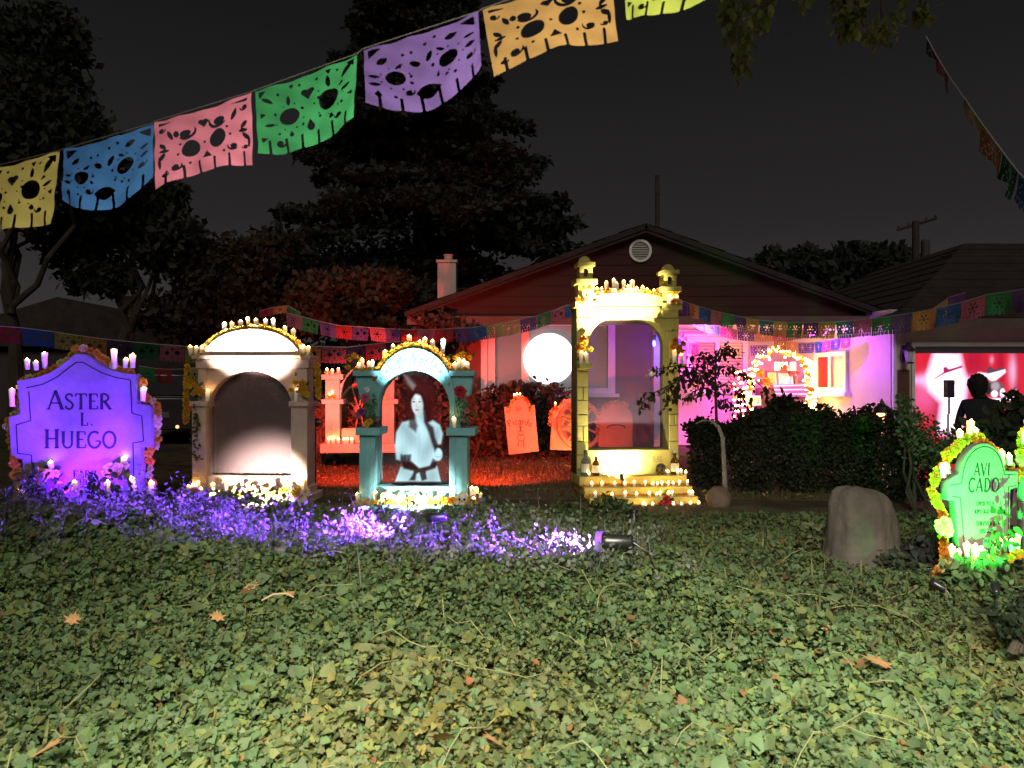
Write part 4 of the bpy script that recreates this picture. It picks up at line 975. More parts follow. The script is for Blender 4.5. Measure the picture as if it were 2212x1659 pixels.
x, z = LB(875, 1080); bunch('dark leafy posy in front of the turquoise altar panel', wpt(altB, x, -.2, z), 3, (.1, .05, .08), .03, ['purple', 'white'], 'flower clusters', 30)
x, z = LB(1035, 1080); bunch('pink carnations at the right foot of the turquoise altar', wpt(altB, x, -.25, z), 4, (.06, .05, .08), .03, ['pink', 'red', 'cream'], 'flower clusters', 16)
spotlight('small cool spotlight aimed up at the turquoise arch', wpt(altB, -.1, -1.25, .14), wpt(altB, .0, -.14, 1.46), 2600, (.66, .94, 1), 18, .9, 8, s=.8, wide=1.8)  # assumed lamp, itself unseen, for the bright arch
spotlight('white spotlight at the foot of the turquoise altar', wpt(altB, .08, -.72, .16), wpt(altB, .04, -.1, .12), 170, (.95, .95, .9), 100, .8, 8, s=.5)  # unseen lamp assumed from the bright lower panel and flowers

# ================= yellow altar (right) =================
sC, LC, oC = mon(1342, 1092, 8.2)
altC = thing('altar', 'tall yellow stone block altar with two bell towers and candle steps', 'altar', oC, (0, 0, R(6)), 'arched altars')
yel = pm('yellow_foam', (.42, .36, .1), var=.26, scale=6, rough=.85, bump=.4, bscale=30)
core = pm('mortar', (.2, .18, .06), rough=.95)
D0, D1 = -.12, .2
opC = [LC(1265, 969), LC(1440, 969)] + [LC(1440 - 58 + 58 * math.cos(R(a)), 748 - 58 * math.sin(R(a))) for a in range(0, 91, 10)] + [LC(1265 + 58 - 58 * math.cos(R(a)), 748 - 58 * math.sin(R(a))) for a in range(90, -1, -10)]
link('core', prism([LC(1240, 1022), LC(1462, 1022), LC(1462, 662), LC(1240, 662)], [opC], D0 + .012, D1, 0), core, altC)
for f_ in (lambda a: None,): pass
# facing blocks with open joints
gapp = 1.0
def blk(u0, u1, v0, v1, name='block'): return link(name, ubox(LC, u0 + gapp, u1 - gapp, v0 + gapp, v1 - gapp, D0, D0 + .03, c=.004), yel, altC)
v = 748; k_ = 0
while v < 1000:
    hh = (30, 24, 34, 28)[k_ % 4]; v1 = min(v + hh, 1020)
    for a, b in ((1240, 1264.5), (1440.5, 1462)):
        if (k_ + (a > 1300)) % 3 == 0: blk(a, a + (b - a) * .55, v, v1); blk(a + (b - a) * .55, b, v, v1)
        else: blk(a, b, v, v1)
    v = v1; k_ += 1
# haunch blocks follow the rounded opening
for sgn in (-1, 1):
    cu = 1323 if sgn < 0 else 1382; ed = 1240 if sgn < 0 else 1462
    pl = [LC(ed, 747), LC(ed, 716), LC(cu + sgn * 52, 716)] + [LC(cu + sgn * 59 * math.cos(R(a)), 748 - 59 * math.sin(R(a))) for a in range(30, -1, -6)]
    link('block', prism(pl, (), D0, D0 + .03, .003), yel, altC)
    pl = [LC(ed, 714.5), LC(ed, 689), LC(cu, 689)] + [LC(cu + sgn * 59 * math.cos(R(a)), 748 - 59 * math.sin(R(a))) for a in range(88, 33, -6)]
    link('block', prism(pl, (), D0, D0 + .03, .003), yel, altC)
for i, (a, b) in enumerate(((1240, 1282), (1282, 1322), (1322, 1356), (1356, 1392), (1392, 1428), (1428, 1462))): blk(a, b, 664, 688.5)
pedC = [LC(1240, 663), LC(1462, 663)] + [LC(1351 + 111 * math.cos(R(a)), 668 - 34 * math.sin(R(a))) for a in range(10, 171, 8)]
link('pediment', prism(pedC, (), D0 - .005, D1 - .02, .004), yel, altC)
link('shoulder_ledge', ubox(LC, 1424, 1468, 656, 670, D0 - .03, D1), yel, altC)
link('shoulder_ledge', ubox(LC, 1236, 1282, 654, 668, D0 - .03, D1), yel, altC)
link('lower_panel', ubox(LC, 1262, 1446, 970, 1022, D0 - .004, D0 + .05), yel, altC)
link('gauze_screen', prism(opC, (), .1, .104), scrim_mat('gauze_C', (.1, .07, .12), .32), altC)
link('lettering', textmesh('AND A MUDOLA', 12 * sC, D0 - .0085, LC(1372, 0)[0], LC(0, 657)[1], sx=.8), pm('letter_gold', (.3, .26, .06)), altC)
link('lettering', textmesh('NAL', 13 * sC, D0 - .0075, LC(1415, 0)[0], LC(0, 996)[1], sx=.8), pm('letter_gold', (.3, .26, .06)), altC)
for (c_, top, w) in ((1260, 0, 'left'), (1443, 14, 'right')):
    tw = link('tower', ubox(LC, c_ - 17, c_ + 17, 619 + top, 655 + top * .2, D0 - .01, D0 + .2), yel, altC, label=f'{w} bell tower')
    link('ledge', ubox(LC, c_ - 23, c_ + 23, 607 + top, 619 + top, D0 - .04, D0 + .23), yel, tw)
    arch_ = [LC(c_ - 5, 602 + top), LC(c_ + 5, 602 + top)] + [LC(c_ + 5 * math.cos(R(a)), 590 + top - 6 * math.sin(R(a))) for a in range(0, 181, 20)]
    link('belfry', prism([LC(c_ - 14, 607 + top), LC(c_ + 14, 607 + top), LC(c_ + 14, 580 + top), LC(c_ - 14, 580 + top)], [arch_], D0 + .0, D0 + .17, .003), yel, tw)
    link('belfry_back', ubox(LC, c_ - 7, c_ + 7, 581 + top, 605 + top, D0 + .06, D0 + .07, c=0), pm('belfry_dark', (.03, .025, .02)), tw)
    link('bell', MB().lathe([(.02, 0), (.016, .012), (.009, .03), (.003, .036)], 10, c=(LC(c_, 0)[0], D0 + .03, LC(0, 601 + top)[1])).mesh(), pm('bell', (.08, .05, .03), metal=.5), tw)
    link('ledge', ubox(LC, c_ - 18, c_ + 19, 571 + top, 580 + top, D0 - .025, D0 + .2), yel, tw)
    dm = MB().lathe([(14 * sC * math.cos(R(a)), 15 * sC * math.sin(R(a))) for a in range(0, 90, 10)] + [(.002, 15 * sC)], 20, c=(LC(c_, 0)[0], D0 + .085, LC(0, 571 + top)[1]))
    link('dome', dm.mesh(), yel, tw, smooth=True)
# shelves
for (a, b) in ((1241, 1268), (1440, 1472)): link('shelf', ubox(LC, a, b, 786, 797, D0 - .12, D0 - .002), yel, altC)
# steps, widening to the front
for i, (a, b, v0_, v1_, d) in enumerate(((1240, 1470, 1022, 1042, -.26), (1246, 1474, 1042, 1060, -.38), (1252, 1478, 1060, 1078, -.5), (1244, 1484, 1078, 1093, -.62))):
    link('step', ubox(LC, a, b, v0_, v1_, d, D1), yel, altC)
gC = 'candles on the yellow altar'
for i, (u, h) in enumerate(((1288, 16), (1296, 14), (1309, 24), (1323, 26), (1331, 20), (1345, 24), (1354, 14), (1365, 24), (1374, 12), (1386, 14), (1397, 12), (1412, 11), (1423, 11))):
    zt = 668 - 36 * math.sqrt(max(0, 1 - ((u - 1351) / 111) ** 2)); x, z = LC(u, zt + 1)
    candle(wpt(altC, x, -.04, z), h * sC, f'candle on the curved top of the yellow altar, {ORD[i]} from left', gC)
for i, (u, vv, h) in enumerate(((1252, 655, 20), (1268, 655, 22), (1438, 657, 16), (1444, 657, 12), (1457, 657, 14))):
    x, z = LC(u, vv); candle(wpt(altC, x, D0 - .025, z), h * sC, f'candle in front of the {"left" if i < 2 else "right"} bell tower of the yellow altar, {ORD[i if i < 2 else i - 2]} from left', gC)
for i, (u, h) in enumerate(((1246, 24), (1259, 20), (1448, 26), (1464, 18))):
    x, z = LC(u, 786); candle(wpt(altC, x, D0 - .07, z), h * sC, f'candle on the {"left" if i < 2 else "right"} shelf of the yellow altar, {ORD[i % 2]} from left', gC)
garland('marigold_garland', 'garland of cream and orange flowers on top of the yellow altar', 'garland',
        [wpt(altC, *(lambda q: (q[0], -.11, q[1]))(LC(1351 + 107 * math.cos(R(a)), 668 - 39 * math.sin(R(a))))) for a in range(168, 8, -8)], .036, .028, ['cream', 'orange', 'cream', 'gold'])
for u, w in ((1250, 'left'), (1456, 'right')):
    x, z = LC(u, 786); bunch(f'orange marigolds above the {w} shelf of the yellow altar', wpt(altC, x, D0 - .05, z + .11), 10, (.07, .04, .16), .034, ['orange', 'gold', 'gold'], 'flower clusters', 10)
    x, z = LC(u + 4, 655); bunch(f'cream flowers at the foot of the {w} bell tower', wpt(altC, x, D0 - .03, z), 7, (.07, .03, .03), .024, ['cream', 'orange'], 'flower clusters', 0)
row = 0
for (v_, d, us) in ((1022, -.22, (1262, 1287, 1303, 1432, 1452, 1462, 1470)), (1042, -.34, (1268, 1288, 1312, 1334, 1352, 1376, 1392, 1402, 1412, 1424, 1436, 1448, 1466)),
                    (1060, -.46, (1272, 1300, 1326, 1349, 1378, 1392, 1400, 1417, 1426, 1460, 1467)), (1078, -.58, (1284, 1332, 1357, 1362, 1377, 1420, 1436, 1456, 1474))):
    row += 1
    for i, u in enumerate(us):
        x, z = LC(u - 4 * row + 4 if u < 1300 else u, v_); candle(wpt(altC, x, d + rnd.uniform(-.015, .02), z), rnd.uniform(6, 9.5) * sC, f'small glowing candle on {("the top", "the second", "the third", "the lowest")[row - 1]} step of the yellow altar, {ORD[i]} from left', gC, w=.8)
for i, (u, v_, d) in enumerate(((1335, 1040, -.24), (1340, 1058, -.36), (1335, 1076, -.48))):
    garland('marigold_garland', f'row of orange marigolds edging {("the top", "the second", "the third")[i]} candle step of the yellow altar', 'garland', [wpt(altC, (uu - 1343) * sC, d - .025, (1092 - v_) * sC - .006) for uu in range(1250, 1474, 22)], .034, .021, ['gold', 'orange', 'orange'], jit=.3)
x, z = LC(1256, 1022); bottle('clear bottle with a stopper at the left of the yellow altar', wpt(altC, x, D0 - .06, z), .26, (.75, .8, .7), (.06, .06, .05))
x, z = LC(1278, 1022); bottle('amber bottle with a cream label beside the clear bottle', wpt(altC, x, D0 - .07, z), .22, (.3, .1, .03), (.4, .35, .25))
x, z = LC(1449, 1022); bottle('amber bottle at the right end of the yellow altar', wpt(altC, x, D0 - .06, z), .25, (.5, .3, .1), (.5, .5, .5))
x, z = LC(1417, 1022); skull('dark painted skull on the top step of the yellow altar', wpt(altC, x, D0 - .09, z), .068, R(-28), dark=True)
x, z = LC(1413, 1076); bunch('dark dried marigold clump on the lower steps of the yellow altar', wpt(altC, x, -.52, z - .02), 6, (.07, .05, .1), .04, ['red', 'black', 'orange'], 'flower clusters', 16)
spotlight('small warm spotlight aimed up at the yellow altar top', wpt(altC, -.25, -1.45, .14), wpt(altC, -.08, -.14, 2.08), 8500, (1, .92, .6), 15, .9, 8, s=.8, wide=1.9)  # assumed from the glare on the top, fixture unseen
spotlight('white spotlight on the steps of the yellow altar', wpt(altC, -.08, -.34, .345), wpt(altC, -.06, -.1, .5), 150, (1, .88, .55), 140, .9, 8, s=.45)  # unseen lamp assumed for the overbright panel above the steps
# ------------------------------------------------------------------ tombstones
stonem = pm('tomb_grey', (.17, .16, .17), var=.3, scale=6, rough=.85, bump=.5, bscale=25)
ink = pm('tomb_ink', (.018, .016, .022), rough=.9)
def tomb(label, y, u0, v0, outline, depth=.09, rot=0, mat=stonem, bev=.008):
    s, Lf, o = mon(u0, v0, y); t = thing('tombstone', label, 'tombstone', o, (0, 0, R(rot)), 'foam tombstones')
    link('slab', prism([Lf(*q) for q in outline], (), -depth / 2, depth / 2, bev), mat, t)
    return t, s, Lf
# Aster L. Huego
top = [(299, 809), (272, 806), (245, 799), (222, 788), (203, 774), (190, 765), (169, 764), (157, 773), (138, 789), (113, 805), (84, 815), (43, 821)]
outl = [(58, 1085), (314, 1085), (309, 966), (332, 964), (331, 878), (301, 871)] + top + [(50, 893), (25, 900), (31, 989), (55, 992)]
tA, sT, LT = tomb('wide scalloped tombstone lettered ASTER L. HUEGO under violet light', 7.0, 182, 1085, outl, .1)
inn = [(80, 1085), (76, 982), (46, 978), (43, 917), (74, 908), (70, 845), (64, 838), (100, 830), (130, 815), (158, 793), (172, 783)]
link('border', linemesh([LT(*q) for q in inn[:6]], 2.2 * sT, -.053), ink, tA)
link('border', linemesh([LT(*q) for q in inn[6:]] + [LT(*q) for q in ((186, 783), (205, 794), (228, 806), (255, 815), (288, 821))], 2.2 * sT, -.053), ink, tA)
link('border', linemesh([LT(*q) for q in ((288, 821), (291, 892), (312, 898), (316, 952), (293, 956), (297, 1085))], 2.2 * sT, -.053), ink, tA)
def tl(parent, Lf, s, txt, uc, vb, hpx, y, m=ink, **k):
    x, z = Lf(uc, vb); return link('lettering', textmesh(txt, hpx * s, y, x, z, **k), m, parent)
tl(tA, LT, sT, 'ASTER', 181, 884, 34, -.054, first=1.18, sx=1.02); tl(tA, LT, sT, 'L', 190, 919, 28, -.054); tl(tA, LT, sT, '.', 206, 919, 28, -.054)
tl(tA, LT, sT, 'HUEGO', 182, 967, 36, -.054, first=1.12, sx=1.0); tl(tA, LT, sT, 'FARE', 190, 1030, 15, -.054, sx=1.1); tl(tA, LT, sT, 'THER', 190, 1046, 13, -.054, sx=1.1)
gT = 'candles on the violet tombstone'
for i, (u, vv, h) in enumerate(((57, 798, 21), (75, 800, 19), (95, 795, 36), (245, 797, 46), (268, 795, 21), (284, 795, 28))):
    x, z = LT(u, vv); candle(wpt(tA, x, .02, z), h * sT, f'white candle on top of the violet tombstone, {ORD[i]} from left', gT, w=1.2)
for i, (u, vv, h) in enumerate(((31, 878, 36), (312, 866, 26), (126, 1022, 26), (275, 1010, 24))):
    x, z = LT(u, vv); candle(wpt(tA, x, -.09 if i > 1 else -.03, z), h * sT, ('candle beside the left edge of the violet tombstone', 'candle on the right arm of the violet tombstone', 'candle on the flower clump before the violet tombstone, left', 'candle on the flower clump before the violet tombstone, right')[i], gT, w=1.2)
for i, (u, vv, h) in enumerate(((160, 1062, 20), (232, 1072, 34), (292, 1062, 30), (326, 1066, 26), (45, 1072, 16))):
    p = P(u, vv, 6.55); p.z = max(p.z, -.2); candle(p, h * .00392, ('short candle in the weeds at the foot of the violet tombstone', 'tall candle in the weeds at the foot of the violet tombstone', 'leaning candle at the right foot of the violet tombstone', 'candle right of the violet tombstone foot', 'little yellow candle left of the violet tombstone')[i], gT, tilt=(0, -.25 if i == 2 else .02, 0), w=1.2)
rim = [(28, 1000), (22, 960), (15, 920), (28, 895), (38, 868), (40, 835), (55, 818), (90, 812), (118, 796), (142, 776), (165, 756), (180, 750), (200, 762), (222, 778), (250, 796), (285, 806), (306, 826), (308, 862), (330, 868), (340, 905), (340, 958), (318, 978), (322, 1020), (322, 1066)]
garland('marigold_garland', 'orange and cream marigold garland around the violet tombstone', 'garland', [wpt(tA, *(lambda q: (q[0], .03, q[1]))(LT(*q))) for q in rim], .062, .044, ['orange', 'cream', 'gold', 'cream'])
garland('marigold_garland', 'hanging marigold rope at the left foot of the violet tombstone', 'garland', [wpt(tA, *(lambda q: (q[0], -.07, q[1]))(LT(*q))) for q in ((44, 990), (46, 1020), (48, 1060), (48, 1080))], .05, .042, ['orange', 'gold'])
for u, vv, w in ((120, 1035, 'left'), (268, 1022, 'right')):
    x, z = LT(u, vv); bunch(f'cream and gold flower clump on a stake before the violet tombstone, {w}', wpt(tA, x, -.13, z), 12, (.11, .06, .09), .045, ['cream', 'gold', 'cream'], 'flower clumps', 14)
# small bare bush in front
r0 = np.random.default_rng(9)
for u, w in ((70, 'left corner of'), (225, 'right half of')):
    g = thing('garden_plant', f'dark leafy plant in front of the {w} the violet tombstone', 'plant', P(u, 1085, 6.5), group='plants before the violet tombstone')
    n = 70; p = np.stack([r0.normal(0, .09, n), r0.normal(0, .05, n), r0.uniform(.0, .26, n)], 1)
    link('leaves', leaves('leaves', p, r0.uniform(.05, .1, n), r0.normal(size=(n, 3)) + np.array([0, -.8, .4]), OVATE, (.05, .08, .03), .3, rng=r0), leafm, g)
    link('stem', MB().tube([(0, 0, -.1), (.02, 0, .2)], [.008, .003], 6).mesh(), bark, g)

# Avi Cado
outl = [(2066, 1235), (2176, 1228), (2178, 1057), (2195, 1053), (2195, 1016), (2167, 1016)] + [(2115 + 52 * math.cos(R(a)), 1025 - 74 * math.sin(R(a)) + (1 - math.cos(R(a))) * 5) for a in range(8, 175, 9)] + [(2034, 1040), (2035, 1078), (2052, 1081)]
tV, sV, LV = tomb('round topped cross tombstone lettered AVI CADO glowing green', 4.8, 2118, 1235, outl, .07, rot=4)
link('border', linemesh([LV(*q) for q in [(2078, 1232), (2064, 1072), (2045, 1070)]], 1.6 * sV, -.038), ink, tV)
link('border', linemesh([LV(*q) for q in [(2042, 1046), (2066, 1042)] + [(2115 + 46 * math.cos(R(a)), 1025 - 66 * math.sin(R(a)) + (1 - math.cos(R(a))) * 5) for a in range(172, 8, -9)] + [(2164, 1025), (2190, 1023)]], 1.6 * sV, -.038), ink, tV)
link('border', linemesh([LV(*q) for q in [(2190, 1048), (2172, 1050), (2172, 1228)]], 1.6 * sV, -.038), ink, tV)
tl(tV, LV, sV, 'AVI', 2113, 1026, 27, -.039, sx=.62, serif=False, slant=.05); tl(tV, LV, sV, 'CADO', 2117, 1061, 30, -.039, sx=.66, serif=False, slant=.05)
for txt, uc, vb, hp_ in (('LIVED TO A', 2120, 1090, 8.5), ('RIPE OLD AGE', 2120, 1107, 8.5), ('SURVIVED BY', 2123, 1133, 9), ('HIS SON', 2123, 1149, 9), ('HUES', 2126, 1170, 9)): tl(tV, LV, sV, txt, uc, vb, hp_, -.039, sx=.62, serif=False)
gV = 'candles on the green tombstone'
for i, (u, vv, h) in enumerate(((2080, 958, 28), (2100, 940, 30), (2115, 948, 22))):
    x, z = LV(u, vv); candle(wpt(tV, x, .03, z), h * sV, f'candle above the green tombstone, {ORD[i]} from left', gV, w=.9)
for i, (u, vv, h) in enumerate(((2029, 1030, 24), (2038, 1022, 18), (2162, 1004, 26), (2180, 1004, 22))):
    x, z = LV(u, vv); candle(wpt(tV, x, -.02, z), h * sV, f'candle on the {"left" if i < 2 else "right"} arm of the green tombstone, {ORD[i % 2]} from left', gV, w=.9)
for i, (u, vv, h) in enumerate(((2058, 1206, 26), (2070, 1208, 18), (2089, 1210, 34), (2104, 1208, 26), (2116, 1208, 24), (2154, 1194, 24), (2168, 1190, 32), (2187, 1192, 24), (2196, 1190, 34))):
    candle(P(u, vv, 4.62), h * .00277, f'glowing candle at the foot of the green tombstone, {ORD[i]} from left', gV, w=.9)
garland('marigold_garland', 'orange marigold garland down the left side of the green tombstone', 'garland', [wpt(tV, *(lambda q: (q[0], .02, q[1]))(LV(*q))) for q in ((2118, 945), (2090, 950), (2065, 965), (2045, 985), (2040, 1008), (2018, 1030), (2012, 1060), (2022, 1085), (2038, 1105), (2035, 1135), (2038, 1165), (2042, 1195), (2030, 1225), (2022, 1245))], .04, .036, ['orange', 'gold', 'orange'])
garland('marigold_garland', 'orange marigold garland behind the right arm of the green tombstone', 'garland', [wpt(tV, *(lambda q: (q[0], .03, q[1]))(LV(*q))) for q in ((2122, 946), (2150, 968), (2180, 1000), (2205, 1020), (2208, 1050))], .045, .034, ['orange', 'gold', 'yellow'])
garland('marigold_garland', 'bank of yellow and orange flowers at the foot of the green tombstone', 'garland', [P(u, v_, 4.6) for u, v_ in ((2030, 1225), (2060, 1215), (2090, 1218), (2120, 1212), (2150, 1200), (2180, 1200), (2210, 1196))], .035, .03, ['yellow', 'orange', 'gold', 'cream'], jit=.6)
link_ = bunch('pale marigold on the left garland of the green tombstone', P(2040, 1142, 4.7), 3, (.03, .02, .03), .045, ['yellow', 'cream'], None, 0)
for i, (u, vv, s_) in enumerate(((2090, 1235, .16), (2125, 1240, .18))):
    r0 = np.random.default_rng(21 + i); n = 60
    g = thing('garden_plant', ('broad leaved plant at the left foot of the green tombstone', 'broad leaved plant at the right foot of the green tombstone')[i], 'plant', P(u, 1262, 4.5), group='plants before the green tombstone')
    p = np.stack([r0.normal(0, .08, n), r0.normal(0, .04, n), r0.uniform(0, s_, n)], 1)
    link('leaves', leaves('leaves', p, r0.uniform(.04, .08, n), r0.normal(size=(n, 3)) + np.array([0, -1, .3]), OVATE, (.12, .2, .08), .3, rng=r0), leafm, g)
# dark leafy stalk casting across the green stone
g = thing('garden_plant', 'dark leafy stalk crossing the right side of the green tombstone', 'plant', P(2172, 1225, 4.55), group='plants before the green tombstone')
r0 = np.random.default_rng(33); n = 34; t = r0.uniform(.0, 1, n)
p = np.stack([-.01 + r0.normal(0, .035, n) - .02 * t, r0.normal(0, .02, n), .06 + .32 * t], 1)
link('leaves', leaves('leaves', p, r0.uniform(.04, .075, n), r0.normal(size=(n, 3)) + np.array([0, -.6, .3]), OVATE, (.05, .07, .03), .3, rng=r0), leafm, g)
link('stem', MB().tube([(0, 0, -.05), (-.01, 0, .2), (-.03, 0, .4)], [.006, .005, .002], 6).mesh(), bark, g)
# second green stone at the frame edge
t2, s2, L2 = tomb('green lit tombstone cut off by the right edge of the picture', 4.9, 2240, 1235, [(2204, 1235), (2285, 1235), (2285, 950)] + [(2244 + 42 * math.cos(R(a)), 950 - 40 * math.sin(R(a))) for a in range(10, 171, 16)] + [(2203, 950)], .07)
garland('marigold_garland', 'yellow green flower garland on the tombstone at the right edge', 'garland', [wpt(t2, *(lambda q: (q[0], -.03, q[1]))(L2(*q))) for q in ((2204, 1020), (2198, 985), (2199, 950), (2207, 925), (2222, 908), (2250, 900))], .035, .034, ['yellow', 'cream', 'gold'])
for i, (u, vv) in enumerate(((2199, 958), (2209, 955))):
    candle(wpt(t2, *(lambda q: (q[0], -.06, q[1]))(L2(u, vv))), .07, f'candle on the tombstone at the right edge, {ORD[i]} from left', 'candles on the edge tombstone', w=.9)

# small stones on the red lawn
rockm = pm('tomb_tan', (.4, .3, .23), var=.16, scale=6, rough=.85, bump=.4, bscale=25)
outl = [(1099.5, 982), (1164, 974), (1155, 874), (1149, 875), (1144, 886)] + [(1124 + 19 * math.cos(R(a)), 884 - 23 * math.sin(R(a))) for a in range(5, 176, 12)] + [(1101, 886), (1095, 878), (1089, 879)]
tP, sP, LP = tomb('leaning tan tombstone with a guitar drawing in front of the bush', 11.6, 1130, 981, outl, .1, rot=-3, mat=rockm)
inkr = pm('ink_red', (.14, .05, .04))
link('lettering', textmesh('Picardo', 14 * sP, -.053, curve=(LP(1124, 960)[0], LP(1124, 960)[1], 44 * sP), sx=.9, serif=False), inkr, tP)
gt = MB()
ribbon(gt, [LP(u, v_) for u, v_ in arc(1126, 945, 8, 7, 0, 350, 16)], 1.3 * sP, -.053, lambda x, z: (x, z)); ribbon(gt, [LP(u, v_) for u, v_ in arc(1125, 935, 5.5, 5, 0, 350, 14)], 1.3 * sP, -.053, lambda x, z: (x, z))
ribbon(gt, [LP(1125, 932), LP(1124.5, 920)], 3 * sP, -.053, lambda x, z: (x, z)); ribbon(gt, [LP(u, v_) for u, v_ in arc(1124.5, 920, 3.4, 3, 0, 350, 12)], 1.3 * sP, -.053, lambda x, z: (x, z))
for a, b in (((1121, 952), (1120, 964)), ((1131, 952), (1132, 966))): ribbon(gt, [LP(*a), LP(*b)], 2 * sP, -.053, lambda x, z: (x, z))
link('guitar_drawing', gt.mesh(), inkr, tP)
link('lettering', textmesh('RIP', 8 * sP, -.053, *LP(1121, 888), sx=.7, serif=False), inkr, tP)
garland('marigold_garland', 'orange garland over the arch of the leaning tan tombstone', 'garland', [wpt(tP, *(lambda q: (q[0], -.04, q[1]))(LP(*q))) for q in [(1097, 888), (1102, 886)] + [(1124 + 21 * math.cos(R(a)), 884 - 26 * math.sin(R(a))) for a in range(170, 8, -16)] + [(1144, 886), (1149, 886)]], .05, .034, ['orange', 'cream', 'orange'], jit=.12)
for i, u in enumerate((1112, 1116, 1123)):
    x, z = LP(u, 859); candle(wpt(tP, x, -.02, z), (.045, .065, .05)[i], f'tiny candle on the leaning tan tombstone, {ORD[i]} from left', 'candles on the lawn tombstones', w=.95)
outl = [(1188, 971), (1245, 973), (1245, 862), (1235, 858), (1222, 863), (1208, 878), (1193, 885)]
tM, sM, LM = tomb('tan tombstone half hidden behind the left edge of the yellow altar', 11.4, 1215, 972, outl, .1, mat=rockm)
link('lettering', textmesh('Mo', 12 * sM, -.053, *LM(1208, 911), sx=.9, serif=True), inkr, tM)
garland('marigold_garland', 'cream garland along the top of the half hidden tombstone', 'garland', [wpt(tM, *(lambda q: (q[0], -.04, q[1]))(LM(*q))) for q in ((1187, 916), (1189, 895), (1193, 884), (1207, 880), (1216, 868), (1224, 862))], .046, .03, ['cream', 'orange'], jit=.12)
x, z = LM(1199, 880); candle(wpt(tM, x, -.02, z), .06, 'tiny candle on the half hidden tan tombstone', 'candles on the lawn tombstones')
outl = [(1292, 982), (1366, 982), (1366, 905)] + [(1330 + 36 * math.cos(R(a)), 905 - 34 * math.sin(R(a))) for a in range(10, 171, 12)] + [(1294, 905)]
tS, sS, LS = tomb('round tombstone seen through the gauze of the yellow altar', 10.6, 1330, 982, outl, .1, mat=rockm)
garland('marigold_garland', 'garland over the tombstone behind the yellow altar gauze', 'garland', [wpt(tS, *(lambda q: (q[0], -.04, q[1]))(LS(*q))) for q in [(1290, 935)] + [(1330 + 38 * math.cos(R(a)), 905 - 37 * math.sin(R(a))) for a in range(178, 40, -14)]], .046, .032, ['cream', 'orange'], jit=.12)
link('carving', linemesh([LS(u, v_) for u, v_ in arc(1330, 925, 20, -8, 0, 180, 10)], 3 * sS, -.053), inkr, tS)
# wagon wheel
woodm = pm('old_wood', (.34, .2, .13), var=.3, scale=14, rough=.85, bump=.5)
def wheel(label, u, v_, y, r, tilt):
    g = thing('wagon_wheel', label, 'wheel', P(u, v_, y), (R(-8), 0, R(tilt)), 'wagon wheels')
    link('rim', MB().lathe([(r - .05, -.025), (r, -.025), (r, .025), (r - .05, .025), (r - .05, -.025)], 32, axis='y').mesh(), woodm, g)
    link('hub', MB().lathe([(.03, -.06), (.06, -.05), (.06, .05), (.03, .06)], 14, axis='y').mesh(), woodm, g)
    for i in range(10):
        a = 2 * math.pi * i / 10 + .2; link('spoke', MB().tube([(.05 * math.cos(a), 0, .05 * math.sin(a)), ((r - .04) * math.cos(a), 0, (r - .04) * math.sin(a))], [.018, .015], 6).mesh(), woodm, g)
wheel('wooden wagon wheel seen through the gauze of the yellow altar', 1252, 918, 11.2, .36, 20)
wheel('wooden wagon wheel behind the small red chapel arch', 775, 885, 11.5, .42, -35)

# small chapel front on the red lawn
sH, LH, oH = mon(776, 975, 10.4)
cha = thing('chapel_front', 'small plaster chapel front with two pillars and a pointed arch, lit red', 'chapel', oH, (0, 0, R(4)))
pla = pm('plaster', (.42, .33, .3), var=.14, scale=7, rough=.9, bump=.5, bscale=30)
link('base', ubox(LH, 697, 858, 957, 976, -.16, .16), pla, cha)
link('back_step', ubox(LH, 738, 822, 925, 957, .0, .12), pla, cha)
for a in (706, 822):
    link('pillar', ubox(LH, a, a + 30, 820, 957, -.09, .1), pla, cha)
    link('pillar_groove', ubox(LH, a + 13, a + 15, 875, 955, -.098, -.091, c=.002), pla, cha)
    link('band', ubox(LH, a - 7, a + 39, 862, 872, -.13, .14), pla, cha)
    link('capital', ubox(LH, a - 7, a + 39, 809, 820, -.13, .14), pla, cha)
inn = [LH(738, 862)] + [LH(738 + 42 * (1 - math.cos(R(a))), 862 - 70 * math.sin(R(a))) for a in range(10, 91, 10)]
mir = [((779 - 776) * sH * 2 - x, z) for x, z in inn[::-1]]
oi = [LH(734, 850), LH(734, 832), LH(758, 806), LH(780, 778), LH(802, 806), LH(824, 832), LH(824, 850)]
link('arch', prism([LH(736, 866), *[(x, z) for x, z in inn], *mir, LH(822, 866), LH(824, 832), LH(802, 804), LH(780, 780), LH(757, 804), LH(736, 832)], (), -.06, .06, .003), pla, cha)
gH = 'candles on the chapel front'
for i, (u, vv, h) in enumerate(((711, 809, 12), (722, 809, 10), (734, 809, 13), (722, 862, 16), (716, 862, 10))):
    x, z = LH(u, vv); candle(wpt(cha, x, -.1, z), h * sH, f'small candle on the left pillar of the chapel front, {ORD[i]}', gH)
for i, u in enumerate((714, 724, 735, 747, 753, 763, 806, 814)):
    x, z = LH(u, 957); candle(wpt(cha, x, -.12, z), 11 * sH, f'tea light on the base of the chapel front, {ORD[i]} from left', gH)
for u, vv in ((712, 806), (734, 806), (720, 858), (828, 858)):
    x, z = LH(u, vv + 3); bunch(f'pale flowers on the chapel front at {"its capital" if vv < 820 else "its band"}, {"outer" if u in (712, 828) else "inner"} side', wpt(cha, x, -.1, z), 4, (.04, .02, .03), .026, ['cream', 'yellow'], 'flowers on the chapel front', 0)
